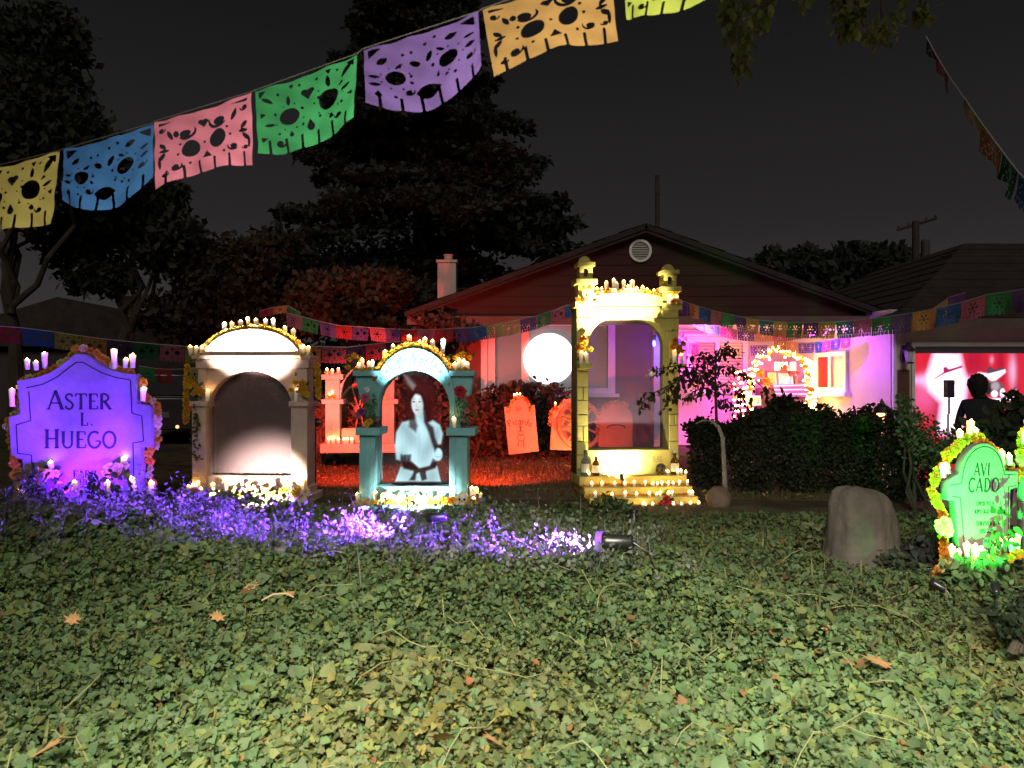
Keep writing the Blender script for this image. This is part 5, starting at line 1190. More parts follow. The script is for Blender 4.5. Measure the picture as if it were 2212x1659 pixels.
# ------------------------------------------------------------------ papel picado banners: cut-out flags as real geometry
def h_ell(x, y, cx, cy, a, b, rot=0):
    c, s = math.cos(R(rot)), math.sin(R(rot)); X, Y = (x - cx) * c + (y - cy) * s, -(x - cx) * s + (y - cy) * c
    return (np.sqrt((X / a) ** 2 + (Y / b) ** 2) - 1) * min(a, b)
def h_leaf(x, y, cx, cy, a, b, rot=0):
    c, s = math.cos(R(rot)), math.sin(R(rot)); X, Y = (x - cx) * c + (y - cy) * s, -(x - cx) * s + (y - cy) * c
    return (np.abs(X) / a + (Y / b) ** 2 - 1) * min(a, b) * .7
def h_tri(x, y, p):
    d = np.full(x.shape, -1e9); ar = sum(p[i][0] * p[(i + 1) % 3][1] - p[(i + 1) % 3][0] * p[i][1] for i in range(3)); p = p if ar > 0 else p[::-1]
    for i in range(3):
        (x0, y0), (x1, y1) = p[i], p[(i + 1) % 3]; L = math.hypot(x1 - x0, y1 - y0)
        d = np.maximum(d, ((x - x0) * (y1 - y0) - (y - y0) * (x1 - x0)) / L)
    return d
def h_heart(x, y, cx, cy, s, rot=0):
    return np.minimum(np.minimum(h_ell(x, y, cx - .5 * s, cy - .25 * s, .55 * s, .5 * s), h_ell(x, y, cx + .5 * s, cy - .25 * s, .55 * s, .5 * s)), h_tri(x, y, [(cx - s, cy - .05 * s), (cx + s, cy - .05 * s), (cx, cy + 1.1 * s)]))
def h_drop(x, y, cx, cy, s): return np.minimum(h_ell(x, y, cx, cy + .25 * s, .62 * s, .6 * s), h_tri(x, y, [(cx - .55 * s, cy), (cx + .55 * s, cy), (cx, cy - s)]))
def h_comma(x, y, cx, cy, s, f=1): return np.minimum(h_ell(x, y, cx, cy, .6 * s, .5 * s), np.maximum(h_ell(x, y, cx + f * .2 * s, cy - .1 * s, 1.0 * s, .9 * s), -h_ell(x, y, cx + f * .05 * s, cy - .35 * s, .95 * s, .85 * s)))
def design(k, x, y):
    H = []
    for i in range(6):
        cx = .14 + i * .215
        H.append(np.maximum(np.abs(x - cx) - .017, .79 - y))
    dots = lambda L, r=.02: H.extend(h_ell(x, y, a, b, r, r) for a, b in L)
    if k == 'A':
        H += [h_ell(x, y, .43, .5, .135, .115, -8), h_ell(x, y, .97, .45, .135, .135), h_heart(x, y, .7, .25, .085), h_drop(x, y, .7, .7, .085)]
        H += [h_leaf(x, y, .43, .27, .03, .08), h_leaf(x, y, .97, .2, .03, .08), h_leaf(x, y, .16, .56, .025, .075, 88), h_leaf(x, y, 1.2, .4, .025, .075, 60), h_leaf(x, y, .15, .2, .03, .1, -55), h_leaf(x, y, 1.22, .15, .035, .12, 35)]
        H += [h_drop(x, y, .43, .74, .05), h_drop(x, y, .99, .7, .05), h_comma(x, y, .27, .85, .07), h_comma(x, y, 1.1, .75, .06, -1)]
        H += [h_tri(x, y, [(.05, .38), (.13, .4), (.05, .46)]), h_tri(x, y, [(.04, .74), (.13, .76), (.05, .82)]), h_tri(x, y, [(1.3, .5), (1.22, .53), (1.3, .58)]), h_tri(x, y, [(.45, .05), (.53, .05), (.49, .12)]), h_tri(x, y, [(.95, .05), (1.03, .05), (.99, .12)]), h_tri(x, y, [(1.2, .04), (1.31, .04), (1.31, .15)]), h_tri(x, y, [(.04, .04), (.15, .04), (.04, .15)])]
        dots([(.3, .14), (.6, .1), (.83, .1), (.24, .42), (.6, .42), (.84, .38), (.6, .66), (.83, .62), (.28, .72), (1.15, .3), (1.15, .6), (1.1, .1)])
        dots([(.43 + .2 * math.cos(q), .5 + .18 * math.sin(q)) for q in np.arange(.4, 6.5, .785)] + [(.97 + .2 * math.cos(q), .45 + .2 * math.sin(q)) for q in np.arange(.1, 6.3, .785)], .013)
    elif k == 'B':
        H += [h_ell(x, y, .47, .56, .125, .13), h_ell(x, y, .86, .52, .105, .15, 15), h_heart(x, y, .68, .2, .065), h_tri(x, y, [(.62, .78), (.76, .78), (.69, .67)])]
        H += [h_comma(x, y, .42, .3, .13), h_comma(x, y, .9, .25, .13, -1), h_ell(x, y, .3, .28, .035, .05), h_leaf(x, y, .22, .28, .03, .08, -20), h_leaf(x, y, 1.1, .22, .03, .1, 20), h_comma(x, y, .25, .78, .08), h_comma(x, y, 1.08, .7, .08, -1), h_comma(x, y, .12, .85, .05), h_comma(x, y, 1.24, .72, .05, -1)]
        for sx_, bx in ((1, .05), (-1, 1.3)):
            H += [h_leaf(x, y, bx + sx_ * .06, .42, .03, .07, -40 * sx_), h_leaf(x, y, bx + sx_ * .08, .5, .025, .07, 90), h_leaf(x, y, bx + sx_ * .05, .58, .03, .07, 40 * sx_), h_leaf(x, y, bx + sx_ * .01, .66, .02, .09)]
        H += [h_tri(x, y, [(.05, .05), (.28, .05), (.06, .1)]), h_comma(x, y, .1, .17, .06), h_tri(x, y, [(1.3, .05), (1.05, .06), (1.29, .1)]), h_comma(x, y, 1.25, .17, .06, -1)]
        dots([(.33, .44), (.3, .6), (.44, .78), (.67, .52), (.93, .74), (1.03, .5), (1.0, .38)])
    elif k == 'C':
        H += [h_ell(x, y, .33, .52, .11, .1, -15), h_ell(x, y, .95, .46, .115, .11, -20), h_leaf(x, y, .67, .76, .09, .15, 90), h_ell(x, y, .57, .36, .065, .035, 30), h_ell(x, y, .74, .32, .03, .075, 25)]
        H += [h_leaf(x, y, .2, .25, .045, .08, 60), h_leaf(x, y, 1.02, .17, .045, .08, 80), h_leaf(x, y, .1, .5, .025, .07, 90), h_leaf(x, y, .1, .62, .03, .07, 90), h_drop(x, y, .13, .78, .06), h_leaf(x, y, 1.22, .32, .025, .07, 90), h_leaf(x, y, 1.22, .45, .03, .07, 90), h_comma(x, y, 1.2, .62, .07), h_comma(x, y, .45, .72, .06)]
        H += [h_tri(x, y, [(.05, .05), (.22, .05), (.05, .2)]), h_tri(x, y, [(1.3, .05), (1.13, .05), (1.3, .2)]), h_leaf(x, y, .38, .36, .02, .06, 60), h_leaf(x, y, .88, .28, .02, .06, 120)]
        dots([(.45, .22), (.55, .2), (.72, .14), (.84, .1), (.5, .5), (.76, .46), (.5, .6), (.8, .6), (.3, .78), (1.0, .7), (.9, .66)])
        dots([(.33 + .17 * math.cos(q), .52 + .16 * math.sin(q)) for q in np.arange(.4, 6.5, .785)] + [(.95 + .18 * math.cos(q), .46 + .17 * math.sin(q)) for q in np.arange(.1, 6.3, .785)], .013)
    else:  # plain small flag: rows of holes and a flower
        H += [h_ell(x, y, .67, .45, .1, .1)] + [h_leaf(x, y, .67 + .22 * math.cos(q), .45 + .22 * math.sin(q), .05, .09, math.degrees(q) - 90) for q in np.arange(0, 6.28, 1.047)]
        dots([(.15 + .15 * i, .1) for i in range(8)] + [(.15 + .15 * i, .78) for i in range(8)] + [(.15, .45), (.25, .3), (.25, .6), (1.2, .45), (1.1, .3), (1.1, .6)], .034)
    d = H[0]
    for h in H[1:]: d = np.minimum(d, h)
    bot = np.maximum(y - .992, 0) if k != 'D' else np.maximum(y - (.94 + .05 * np.abs(np.sin(x / 1.35 * math.pi * 5))), 0)
    return np.where(bot > 0, np.minimum(d, -bot), d)
def march(f, nx, ny, w, h):
    xs = np.linspace(0, w, nx); ys = np.linspace(0, h, ny); X, Y = np.meshgrid(xs, ys); D = f(X, Y)
    V = []; Fc = []; key = {}
    def vid(k, p):
        if k not in key: key[k] = len(V); V.append(p)
        return key[k]
    for j in range(ny - 1):
        for i in range(nx - 1):
            c = [(i, j), (i + 1, j), (i + 1, j + 1), (i, j + 1)]; d = [D[b, a] for a, b in c]
            if max(d) <= 0: continue
            poly = []
            for q in range(4):
                a, b = c[q], c[(q + 1) % 4]; da, db = d[q], d[(q + 1) % 4]
                if da > 0: poly.append(vid(a, (xs[a[0]], ys[a[1]])))
                if (da > 0) != (db > 0):
                    t = da / (da - db); pa, pb = np.array((xs[a[0]], ys[a[1]])), np.array((xs[b[0]], ys[b[1]])); p = pa + (pb - pa) * t
                    poly.append(vid((min(a, b), max(a, b)), tuple(p)))
            if len(poly) >= 3: Fc.append(poly)
    V = np.array(V); V[:, 0] /= w; V[:, 1] /= h
    return V, Fc
PAT = {k: march(lambda X, Y, k=k: design(k, X, Y), 112, 84, 1.35, 1.02) for k in 'ABC'}
PATS = {k: march(lambda X, Y, k=k: design(k, X, Y), 42, 32, 1.35, 1.02) for k in 'ABD'}
FC = {'yellow': (.66, .56, .16), 'blue': (.06, .2, .52), 'pink': (.68, .2, .3), 'green': (.036, .24, .085), 'purple': (.125, .07, .24), 'orange': (.85, .42, .14), 'lime': (.22, .25, .04), 'red': (.6, .06, .07), 'gold': (.27, .15, .05)}
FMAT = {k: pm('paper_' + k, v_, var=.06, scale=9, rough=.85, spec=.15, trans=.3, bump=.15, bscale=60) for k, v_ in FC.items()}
FMATF = {k: pm('shaded_paper_' + k, tuple(min(.6, c * (.5 if k not in ('purple', 'green', 'gold', 'lime') else .85)) for c in v_), var=.06, scale=9, rough=.85, spec=.15, trans=.3) for k, v_ in FC.items()}  # far flags: same colours darkened, their weaker light put into the colour
cordm = pm('banner_cord', (.3, .3, .28), rough=.8)
def flagmesh(pat, fn):
    V, Fc = pat; W_ = [fn(s, t) for s, t in V]
    me = bpy.data.meshes.new('flag'); me.from_pydata(W_, [], Fc); me.update(); return me
# near banner: (colour, design, TL, TR, BL, BM, BR) in frame units, depth from the position along the cord
def ydep(u): return 1 / (1 / 3.55 + (1 / 2.05 - 1 / 3.55) * (u + 62) / 1722)
near = [('purple', 'C', (-448, 462), (-268, 421), (-448, 590), (-350, 600), (-270, 540)), ('gold', 'B', (-258, 418), (-72, 374), (-256, 560), (-165, 530), (-70, 512)), ('yellow', 'A', (-66, 372), (127, 325), (-66, 518), (20, 500), (106, 486)), ('blue', 'C', (137, 322), (331, 265), (134, 434), (222, 456), (328, 384)),
        ('pink', 'B', (333, 262), (543, 198), (340, 415), (446, 368), (547, 362)), ('green', 'A', (550, 195), (771, 116), (556, 333), (672, 318), (766, 262)),
        ('purple', 'C', (785, 105), (1033, 25), (787, 218), (938, 240), (1039, 136)), ('gold', 'B', (1042, 19), (1318, -78), (1068, 170), (1206, 110), (1336, 90)),
        ('lime', 'A', (1338, -88), (1648, -200), (1354, 46), (1450, 26), (1660, -60))]
bn = thing('paper_banner', 'large papel picado banner of bright cut-out flags strung across the top left', 'banner', P(-66, 372, ydep(-66)))
b0 = bn.location.copy(); cord = []
for i, (c_, k, tl_, tr_, bl, bm_, br) in enumerate(near):
    tl3, tr3 = P(*tl_, ydep(tl_[0])), P(*tr_, ydep(tr_[0]))
    bl3, bm3, br3 = (P(*q, ydep(q[0] - (q[0] - (tl_[0] + tr_[0]) / 2) * .0) - .05) for q in (bl, bm_, br))
    ph = i * 1.3; cord += [tl3 - b0, tr3 - b0]
    def fn(s, t):
        a = tl3.lerp(tr3, s) - Vector((0, 0, .012 * math.sin(math.pi * s)))
        b = bl3 * ((1 - s) * (1 - 2 * s)) + bm3 * (4 * s * (1 - s)) + br3 * (s * (2 * s - 1))
        p = a.lerp(b, t) + Vector((0, 1, 0)) * (.018 * math.sin(5.2 * s + ph) * t + .012 * math.sin(11 * s + 2 * ph) * t * t + .0035 * math.sin(23 * s + 9 * t + ph) + .003 * math.sin(17 * t - 13 * s + 3 * ph) + .006 * abs(math.sin(4 * s + 3 * t + ph)))
        return tuple(p - b0)
    link('flag', flagmesh(PAT[k], fn), FMAT[c_], bn, label=f'{c_ if c_ != "gold" else "amber"} felt flag with cut-outs', smooth=True)
cord = [Vector((-7.5, 5.6, 2.9)) - b0] + cord + [Vector((4.3, .9, 3.6)) - b0]
link('cord', MB().tube(cord, .0018, 6).mesh(), pm('thin_cord', (.09, .085, .08), rough=.9), bn)

FMATD = {k: pm('dark_shaded_paper_' + k, tuple(c * .22 for c in v_), var=.06, scale=9, rough=.9, spec=.1, trans=.3) for k, v_ in FC.items()}  # deeper shade put into the flag colours for banners hanging in the dark
def banner(label, pts, y0, y1, cols, hpx, pats='ADB', dim=False, sway=.0, name='paper_banner', yl=None):
    """far banner: pts = corner points along the cord (u, v); flags fill each span"""
    n = len(pts) - 1; dep = lambda i: y0 + (y1 - y0) * i / n
    g = thing(name, label, 'banner', P(*pts[0], y0), group='paper banners'); o0 = g.location.copy(); cord = []
    for i in range(n):
        c_ = cols[i % len(cols)]; a, b = P(*pts[i], dep(i)), P(*pts[i + 1], dep(i + 1)); cord += [a - o0]
        if c_ is None: continue
        b2 = a.lerp(b, .96); h = (hpx if isinstance(hpx, (int, float)) else hpx[i]) / F * dep(i); ph = rnd.uniform(0, 6); sw = rnd.uniform(-.25, .25) * h; am = rnd.uniform(.01, .035)
        nrm = (b - a).cross(Vector((0, 0, 1))).normalized()
        def fn(s, t):
            p = a.lerp(b2, s) - Vector((0, 0, 1)) * h * t + nrm * (sw * t * t + am * math.sin(6 * s + ph) * t)
            return tuple(p - o0)
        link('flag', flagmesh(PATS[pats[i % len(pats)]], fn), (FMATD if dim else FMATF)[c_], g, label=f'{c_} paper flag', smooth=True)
    cord.append(P(*pts[n], dep(n)) - o0)
    link('cord', MB().tube(cord, .004, 5).mesh(), cordm, g)
    return g
zc = lambda x, y: ((x * .6474 + 2600) / 1.8228, (y * .6474 + 1100) / 1.8228)
ux = [60, 120, 175, 240, 310, 380, 455, 525, 605, 690, 775, 870, 965, 1070, 1175, 1285, 1410, 1535, 1680, 1830, 1985, 2145, 2310]
vy = [108, 125, 145, 165, 187, 203, 220, 235, 248, 257, 262, 264, 262, 260, 252, 238, 222, 204, 176, 140, 92, 70, 40]
banner('long banner of purple, orange, blue, pink and green flags sagging across the porch and garage', [zc(a, b) for a, b in zip(ux, vy)], 11.6, 7.4,
       ['blue', 'purple', 'orange', 'blue', 'pink', 'green', 'purple', 'orange', 'blue', 'orange', 'green', 'purple', 'orange', 'blue', 'pink', 'green', 'purple', 'orange', 'blue', 'pink', 'green', 'purple'],
       [(y_ / y_) * h for y_, h in zip(range(1, 23), [29, 29, 29, 29, 30, 30, 31, 32, 32, 33, 34, 35, 36, 37, 38, 40, 42, 43, 44, 46, 48, 50])], 'D')
banner('small lit banner low across the porch, nearest the blinds', [zc(a, b) for a, b in ((200, 225), (270, 262), (365, 285), (470, 310), (575, 320), (680, 318), (775, 315), (870, 300))], 13.2, 13.0, ['blue', 'green', 'pink', 'purple', 'orange', 'pink', 'gold'], 22, 'D')
banner('small lit banner in front of the porch altar', [zc(a, b) for a, b in ((548, 402), (655, 400), (690, 375), (770, 370), (840, 385), (890, 385), (940, 383), (985, 378), (1040, 368), (1100, 358), (1160, 345))], 13.4, 12.4, ['purple', None, 'gold', 'orange', 'purple', 'purple', 'blue', 'pink', 'purple', 'pink'], 24, 'D')
banner('short banner at the left end of the porch', [zc(a, b) for a, b in ((105, 350), (150, 375), (190, 385), (235, 395))], 13.4, 13.6, ['blue', 'pink', 'red'], 26, 'D')
banner('banner of flags crossing behind the chapel front to the yellow altar', [(618, 676), (654, 684), (690, 694), (726, 702), (762, 705), (798, 707), (834, 710), (866, 711), (902, 712), (942, 712), (982, 709), (1016, 708), (1052, 703), (1088, 697), (1124, 690), (1160, 682), (1190, 672), (1222, 660), (1262, 648)], 10.6, 9.2,
       ['pink', 'green', 'purple', 'red', 'purple', 'pink', 'purple', 'red', 'pink', 'red', 'purple', 'blue', 'yellow', 'orange', 'purple', 'green', 'pink', 'blue'], 30, 'DAD')
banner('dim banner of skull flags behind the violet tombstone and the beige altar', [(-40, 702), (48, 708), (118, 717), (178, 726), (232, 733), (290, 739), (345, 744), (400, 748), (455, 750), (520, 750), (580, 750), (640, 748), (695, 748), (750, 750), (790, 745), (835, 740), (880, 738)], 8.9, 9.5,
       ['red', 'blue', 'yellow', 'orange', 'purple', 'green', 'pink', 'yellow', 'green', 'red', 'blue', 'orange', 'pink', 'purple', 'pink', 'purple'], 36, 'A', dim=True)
banner('lower row of dark flags left of the beige altar', [(300, 790), (336, 796), (372, 798), (405, 796), (440, 792)], 9.6, 9.6, ['green', 'red', None, 'yellow'], 32, 'D')
banner('short run of flags in the dark above the beige altar', [(560, 672), (590, 664), (622, 660), (650, 676)], 12, 12.5, ['red', 'orange', 'green'], 16, 'D')
# banner at the upper right, seen nearly end on, running away from us
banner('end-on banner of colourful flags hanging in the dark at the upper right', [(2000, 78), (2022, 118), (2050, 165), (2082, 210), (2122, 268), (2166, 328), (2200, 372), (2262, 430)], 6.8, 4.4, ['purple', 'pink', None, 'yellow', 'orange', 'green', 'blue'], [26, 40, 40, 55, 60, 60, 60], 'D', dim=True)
banner('few dim flags on the garage roof edge', [zc(a, b) for a, b in ((1640, 190), (1755, 110), (1855, 80))], 10.5, 9.8, ['yellow', 'purple'], 34, 'D')
# ------------------------------------------------------------------ trees and shrubs
def conifer(label, base, H, r0, n, col, seed, group=None, bend=0):
    rg = np.random.default_rng(seed); t_ = thing('fir_tree', label, 'tree', base, group=group)
    link('trunk', MB().tube([(bend * (i / 9) ** 2, 0, H * i / 9) for i in range(10)], [.32 * (1 - i / 9.5) for i in range(10)], 9).mesh(), bark, t_)
    P_, N_, S_ = [], [], []; mb = MB()
    nb = int(H * 13)
    for i in range(nb):
        f = rg.random() ** .85; z = H * (.1 + .88 * f); L = r0 * (1 - f) ** .8 * rg.uniform(.72, 1.15) + .25; a = rg.uniform(0, 6.283)
        d = np.array([math.cos(a), math.sin(a), 0]); c0 = np.array([bend * (z / H) ** 2, 0, z])
        m = max(6, int(n / nb)); tt = rg.random(m) ** .6
        droop = -.28 * L * tt ** 1.4 + .1 * L * np.maximum(tt - .8, 0) * 3
        w = .22 * L * (1 - tt * .75)
        side = np.array([-d[1], d[0], 0])
        P_.append(c0 + d * (L * tt)[:, None] + side * (rg.normal(0, 1, m) * w * .6)[:, None] + np.array([0, 0, 1]) * (droop + rg.normal(0, .08, m) - np.abs(rg.normal(0, .12, m)))[:, None])
        N_.append(rg.normal(0, .6, (m, 3)) + np.array([0, 0, .8])); S_.append(rg.uniform(.14, .36, m))
        if i % 3 == 0: mb.tube([tuple(c0), tuple(c0 + d * L * .5 + np.array([0, 0, -.06 * L])), tuple(c0 + d * L * .95 + np.array([0, 0, -.26 * L]))], [.05, .03, .01], 5)
    link('branches', mb.mesh(), bark, t_)
    link('crown', leaves('crown', np.concatenate(P_), np.concatenate(S_), np.concatenate(N_), LEAF2, col, .2, .08, rng=rg), leafm, t_)
    return t_
conifer('huge dark fir rising behind the house roof', P(905, 829.5, 27) - Vector((0, 0, CZ)), 17.4, 7.7, 120000, (.055, .06, .05), 3)

def broad(label, base, trunk, blobs, n, size, col, seed, name='tree', limbs=6, group='dark trees', shell=.35, tr=.18):
    rg = np.random.default_rng(seed); base = Vector(base); t_ = thing(name, label, 'tree', base, group=group)
    mb = MB(); top = Vector(trunk); limb(mb, (0, 0, -.2), top, tr, tr * .55, .12)
    for i in range(limbs):
        c = Vector(blobs[i % len(blobs)][0]); limb(mb, top.lerp(Vector((0, 0, 0)), rnd.uniform(0, .35)), c + Vector((rnd.uniform(-.4, .4), rnd.uniform(-.4, .4), rnd.uniform(-.2, .5))), tr * .45, tr * .1, .2)
    link('trunk', mb.mesh(), bark, t_)
    p, d = blob_points(blobs, n, shell, rg)
    link('crown', leaves('crown', p, rg.uniform(*size, n), d * .5 + rg.normal(size=d.shape), LEAF2, col, .2, .08, rng=rg), leafm, t_)
    return t_
def B(u, v, y, ru, rv, base, ry=None):
    c = P(u, v, y) - Vector(base); k = y / F; return (tuple(c), (ru * k, (ry or ru) * k, rv * k))
def gb(u, y): p = P(u, 829.5, y); p.z = LZ; return p
b_ = gb(30, 17)
broad('tall dark tree at the left edge', b_, P(20, 560, 17) - b_, [B(60, 250, 17, 150, 130, b_), B(-40, 120, 17, 130, 110, b_), B(170, 330, 17, 110, 80, b_), B(100, 90, 17, 90, 90, b_), B(20, 420, 17, 90, 60, b_)], 9000, (.12, .3), (.05, .055, .038), 5, limbs=8)
b_ = gb(285, 19)
broad('dark tree with gaps of sky left of the beige altar', b_, P(280, 640, 19) - b_, [B(250, 470, 19, 130, 70, b_), B(360, 520, 19, 90, 80, b_), B(160, 520, 19, 90, 60, b_), B(330, 420, 19, 80, 40, b_), B(210, 600, 19, 80, 40, b_)], 6500, (.12, .3), (.05, .052, .036), 6, limbs=9)
b_ = gb(520, 20)
broad('bushy dark tree behind the beige altar', b_, P(520, 720, 20) - b_, [B(500, 600, 20, 120, 90, b_), B(600, 560, 20, 80, 70, b_), B(420, 680, 20, 110, 60, b_), B(560, 690, 20, 100, 60, b_)], 9000, (.12, .28), (.06, .05, .034), 7)
b_ = gb(760, 16.5)
broad('leafy tree lit red left of the chimney', b_, P(760, 700, 16.5) - b_, [B(740, 640, 16.5, 110, 60, b_), B(830, 620, 16.5, 70, 40, b_), B(680, 660, 16.5, 70, 60, b_), B(790, 700, 16.5, 70, 30, b_)], 8000, (.1, .22), (.09, .07, .045), 8)
b_ = gb(965, 12.9)
broad('small tree with red lit leaves at the left corner of the house', b_, P(950, 760, 12.9) - b_, [B(950, 700, 12.7, 55, 26, b_), B(1000, 715, 12.7, 45, 20, b_), B(930, 735, 12.7, 30, 30, b_)], 1700, (.08, .16), (.1, .07, .05), 9, tr=.06)
# tree tops beyond the right roof
for i, (u, bl, lab) in enumerate(((1700, [(1665, 600, 60, 55), (1730, 585, 60, 45), (1760, 640, 80, 50)], 'dark rounded tree top behind the right roof, nearer the gable'), (1890, [(1840, 580, 65, 50), (1905, 575, 70, 45), (1955, 630, 60, 50), (1860, 650, 100, 50)], 'dark rounded tree top behind the right roof, beside the utility pole'))):
    b_ = gb(u, 34); broad(lab, b_, P(u, 690, 34) - b_, [B(a, c, 34, e, f, b_) for a, c, e, f in bl], 7000, (.25, .55), (.05, .055, .045), 12 + i)
# utility poles
pole_m = pm('pole_wood', (.05, .04, .035), var=.3, scale=10, rough=.9)
b_ = gb(1978, 30); up = thing('utility_pole', 'utility pole with a slanting crossarm and transformer', 'pole', b_)
link('post', MB().tube([(0, 0, -.2), (0, 0, (P(1978, 478, 30) - b_).z)], [.17, .13], 10).mesh(), pole_m, up)
ca_ = P(1980, 486, 30) - b_
link('crossarm', MB().tube([ca_ + Vector((-.62, .3, -.14)), ca_ + Vector((.62, -.3, .2))], .06, 6).mesh(), pole_m, up)
for s_ in (-.55, -.25, .3, .58): link('insulator', MB().lathe([(.03, 0), (.05, .06), (.03, .13)], 8, c=tuple(ca_ + Vector((s_, -s_ * .5, .04 + s_ * .27)))).mesh(), pole_m, up)
link('transformer', MB().lathe([(.14, -.4), (.16, -.36), (.16, .36), (.13, .42)], 14, c=tuple(P(1999, 541, 30) - b_)).mesh(), pm('transformer', (.06, .06, .06)), up)
b_ = gb(1420, 30); up2 = thing('bare_pole', 'plain thin dark pole above the gable', 'pole', b_)
link('post', MB().tube([(0, 0, -.2), (0, 0, (P(1420, 382, 30) - b_).z)], [.12, .085], 10).mesh(), pole_m, up2)
link('cap', MB().lathe([(.09, 0), (.1, .03), (.05, .08)], 10, c=(0, 0, (P(1420, 382, 30) - b_).z)).mesh(), pole_m, up2)

# tree overhead, right: trunk outside the frame, limbs and twigs hanging in
b_ = Vector((4.6, 3.4, -.42)); oh = thing('overhanging_tree', 'yellow green leafy twigs hanging into the top right from a tree overhead', 'tree', b_)
mb = MB(); limb(mb, (0, 0, -.1), (-.2, .5, 5.3), .2, .13, .05); r0 = np.random.default_rng(41); PP = []
for (u, v0_, v1_, w, n) in ((1600, -60, 150, 36, 150), (1650, -60, 60, 30, 70), (1568, -60, 40, 20, 40), (1830, -60, 70, 34, 120), (1850, -60, 40, 26, 60), (1905, 20, 88, 45, 60), (1990, -60, 45, 28, 60), (1745, -60, 4, 30, 30)):
    a = P(u, v0_, 4.9) - b_; e = P(u + rnd.uniform(-6, 10), v1_, 4.9) - b_
    limb(mb, a, e, .01, .003, .06); limb(mb, (-.2, .5, 5.2), a + Vector((0, 0, .5)), .05, .012, .1); limb(mb, a + Vector((0, 0, .5)), a, .012, .01, .02)
    t = r0.random(n) ** .8; k = 4.9 / F
    PP.append(np.array(a)[None] + (np.array(e) - np.array(a))[None] * t[:, None] + r0.normal(size=(n, 3)) * np.array([w * k * .55, .12, .035]) * (1.15 - .8 * t)[:, None])
link('trunk', mb.mesh(), bark, oh)
pp = np.concatenate(PP)
link('crown', leaves('crown', pp, r0.uniform(.045, .085, len(pp)), r0.normal(size=(len(pp), 3)) + np.array([0, -.8, -.2]), OVATE, (.1, .12, .03), .4, rng=r0, upright=(0, 0, -1)), leafm, oh)

# shrubs
def shrub(label, u, y, blobs, n, size, col, seed, group='shrubs', tmpl=OVATE, cat='shrub', name='shrub', shell=.55):
    b_ = gb(u, y); rg = np.random.default_rng(seed); t_ = thing(name, label, cat, b_, group=group); mb = MB()
    for i in range(5): limb(mb, (rnd.uniform(-.05, .05), 0, -.05), Vector(B(*blobs[i % len(blobs)][:2], y, 1, 1, b_)[0]), .018, .006, .2, 5)
    link('stem', mb.mesh(), bark, t_)
    bl = [B(q[0], q[1], y, q[2], q[3], b_, q[4] if len(q) > 4 else None) for q in blobs]
    p, d = blob_points(bl, n, shell, rg); k = p[:, 2] > 0; p, d = p[k], d[k]
    link('leaves', leaves('leaves', p, rg.uniform(*size, len(p)), d * .7 + rg.normal(size=d.shape) * .7, tmpl, col, .35, .12, rng=rg), leafm, t_)
    return t_
shrub('broad leaved bush lit red behind the leaning tombstone', 1125, 12.4, [(1070, 880, 34, 50), (1105, 895, 40, 70), (1160, 880, 40, 60), (1200, 890, 30, 70), (1120, 850, 40, 25), (1230, 900, 30, 60), (1080, 945, 40, 40), (1150, 950, 45, 35), (1210, 950, 40, 36), (1020, 950, 40, 36)], 3600, (.07, .14), (.07, .055, .035), 51)
shrub('red lit bush under the window, seen beside the yellow altar', 1290, 12.6, [(1270, 900, 30, 40), (1310, 915, 30, 35)], 600, (.07, .13), (.07, .055, .04), 52)
shrub('spiky dry plant lit red between the beige altar and chapel', 705, 11.3, [(700, 920, 34, 50), (680, 950, 26, 30), (730, 900, 30, 40)], 1100, (.12, .22), (.22, .15, .1), 53, tmpl=BLADE)
shrub('tangle of red lit leaves inside the chapel arch', 800, 11.9, [(790, 890, 45, 45), (850, 880, 40, 50), (900, 860, 45, 60), (950, 880, 50, 60), (870, 930, 60, 30)], 2400, (.06, .13), (.16, .11, .08), 54)
shrub('dark red bush behind the right pillar of the turquoise altar', 1015, 12.1, [(1000, 900, 40, 60), (1040, 890, 30, 50)], 900, (.06, .12), (.1, .07, .05), 55)
# dark clipped shrubs right
for i, (u, y, bl, n, lab) in enumerate(((1532, 8.7, [(1530, 985, 42, 80, 50)], 6500, 'rounded dark hedge ball beside the weeping tree'), (1628, 8.5, [(1628, 985, 52, 100, 50)], 8500, 'dark dome shaped hedge right of the weeping tree'),
        (1735, 8.6, [(1730, 985, 62, 98, 50)], 9500, 'widest dark dome hedge in the middle of the right row'), (1840, 8.4, [(1838, 1000, 62, 100, 50)], 9500, 'dark hedge below the porch lantern'),
        (1930, 8.0, [(1925, 1010, 56, 110, 50), (1985, 1030, 45, 90, 40)], 9500, 'dark hedge behind the tree stump'))):
    bl = bl + [(bl[0][0] + rnd.uniform(-.9, .9) * bl[0][2], bl[0][1] - rnd.uniform(.1, .95) * bl[0][3], rnd.uniform(14, 30), rnd.uniform(10, 26), 30) for _ in range(9)]
    shrub(lab, u, y, bl, n, (.022, .055), (.035, .042, .022), 60 + i, 'dark hedges', shell=.45)
shrub('dark yew with spiky shoots in front of the porch altar', 1690, 9.6, [(1640, 922, 50, 36), (1700, 905, 52, 48), (1755, 922, 45, 32), (1690, 876, 26, 24), (1600, 935, 30, 28)], 2600, (.05, .12), (.03, .035, .02), 70, shell=.4)
shrub('low dark twiggy bush before the violet wall', 1830, 9.2, [(1800, 920, 50, 30), (1860, 915, 45, 35), (1890, 900, 30, 30)], 1300, (.04, .1), (.035, .035, .022), 71, shell=.3)
shrub('airy green lit bush left of the garage opening', 1990, 7.2, [(1960, 915, 30, 50), (1990, 950, 45, 60), (2030, 975, 40, 50), (1950, 870, 18, 30)], 1300, (.03, .06), (.1, .14, .07), 72, shell=.2)
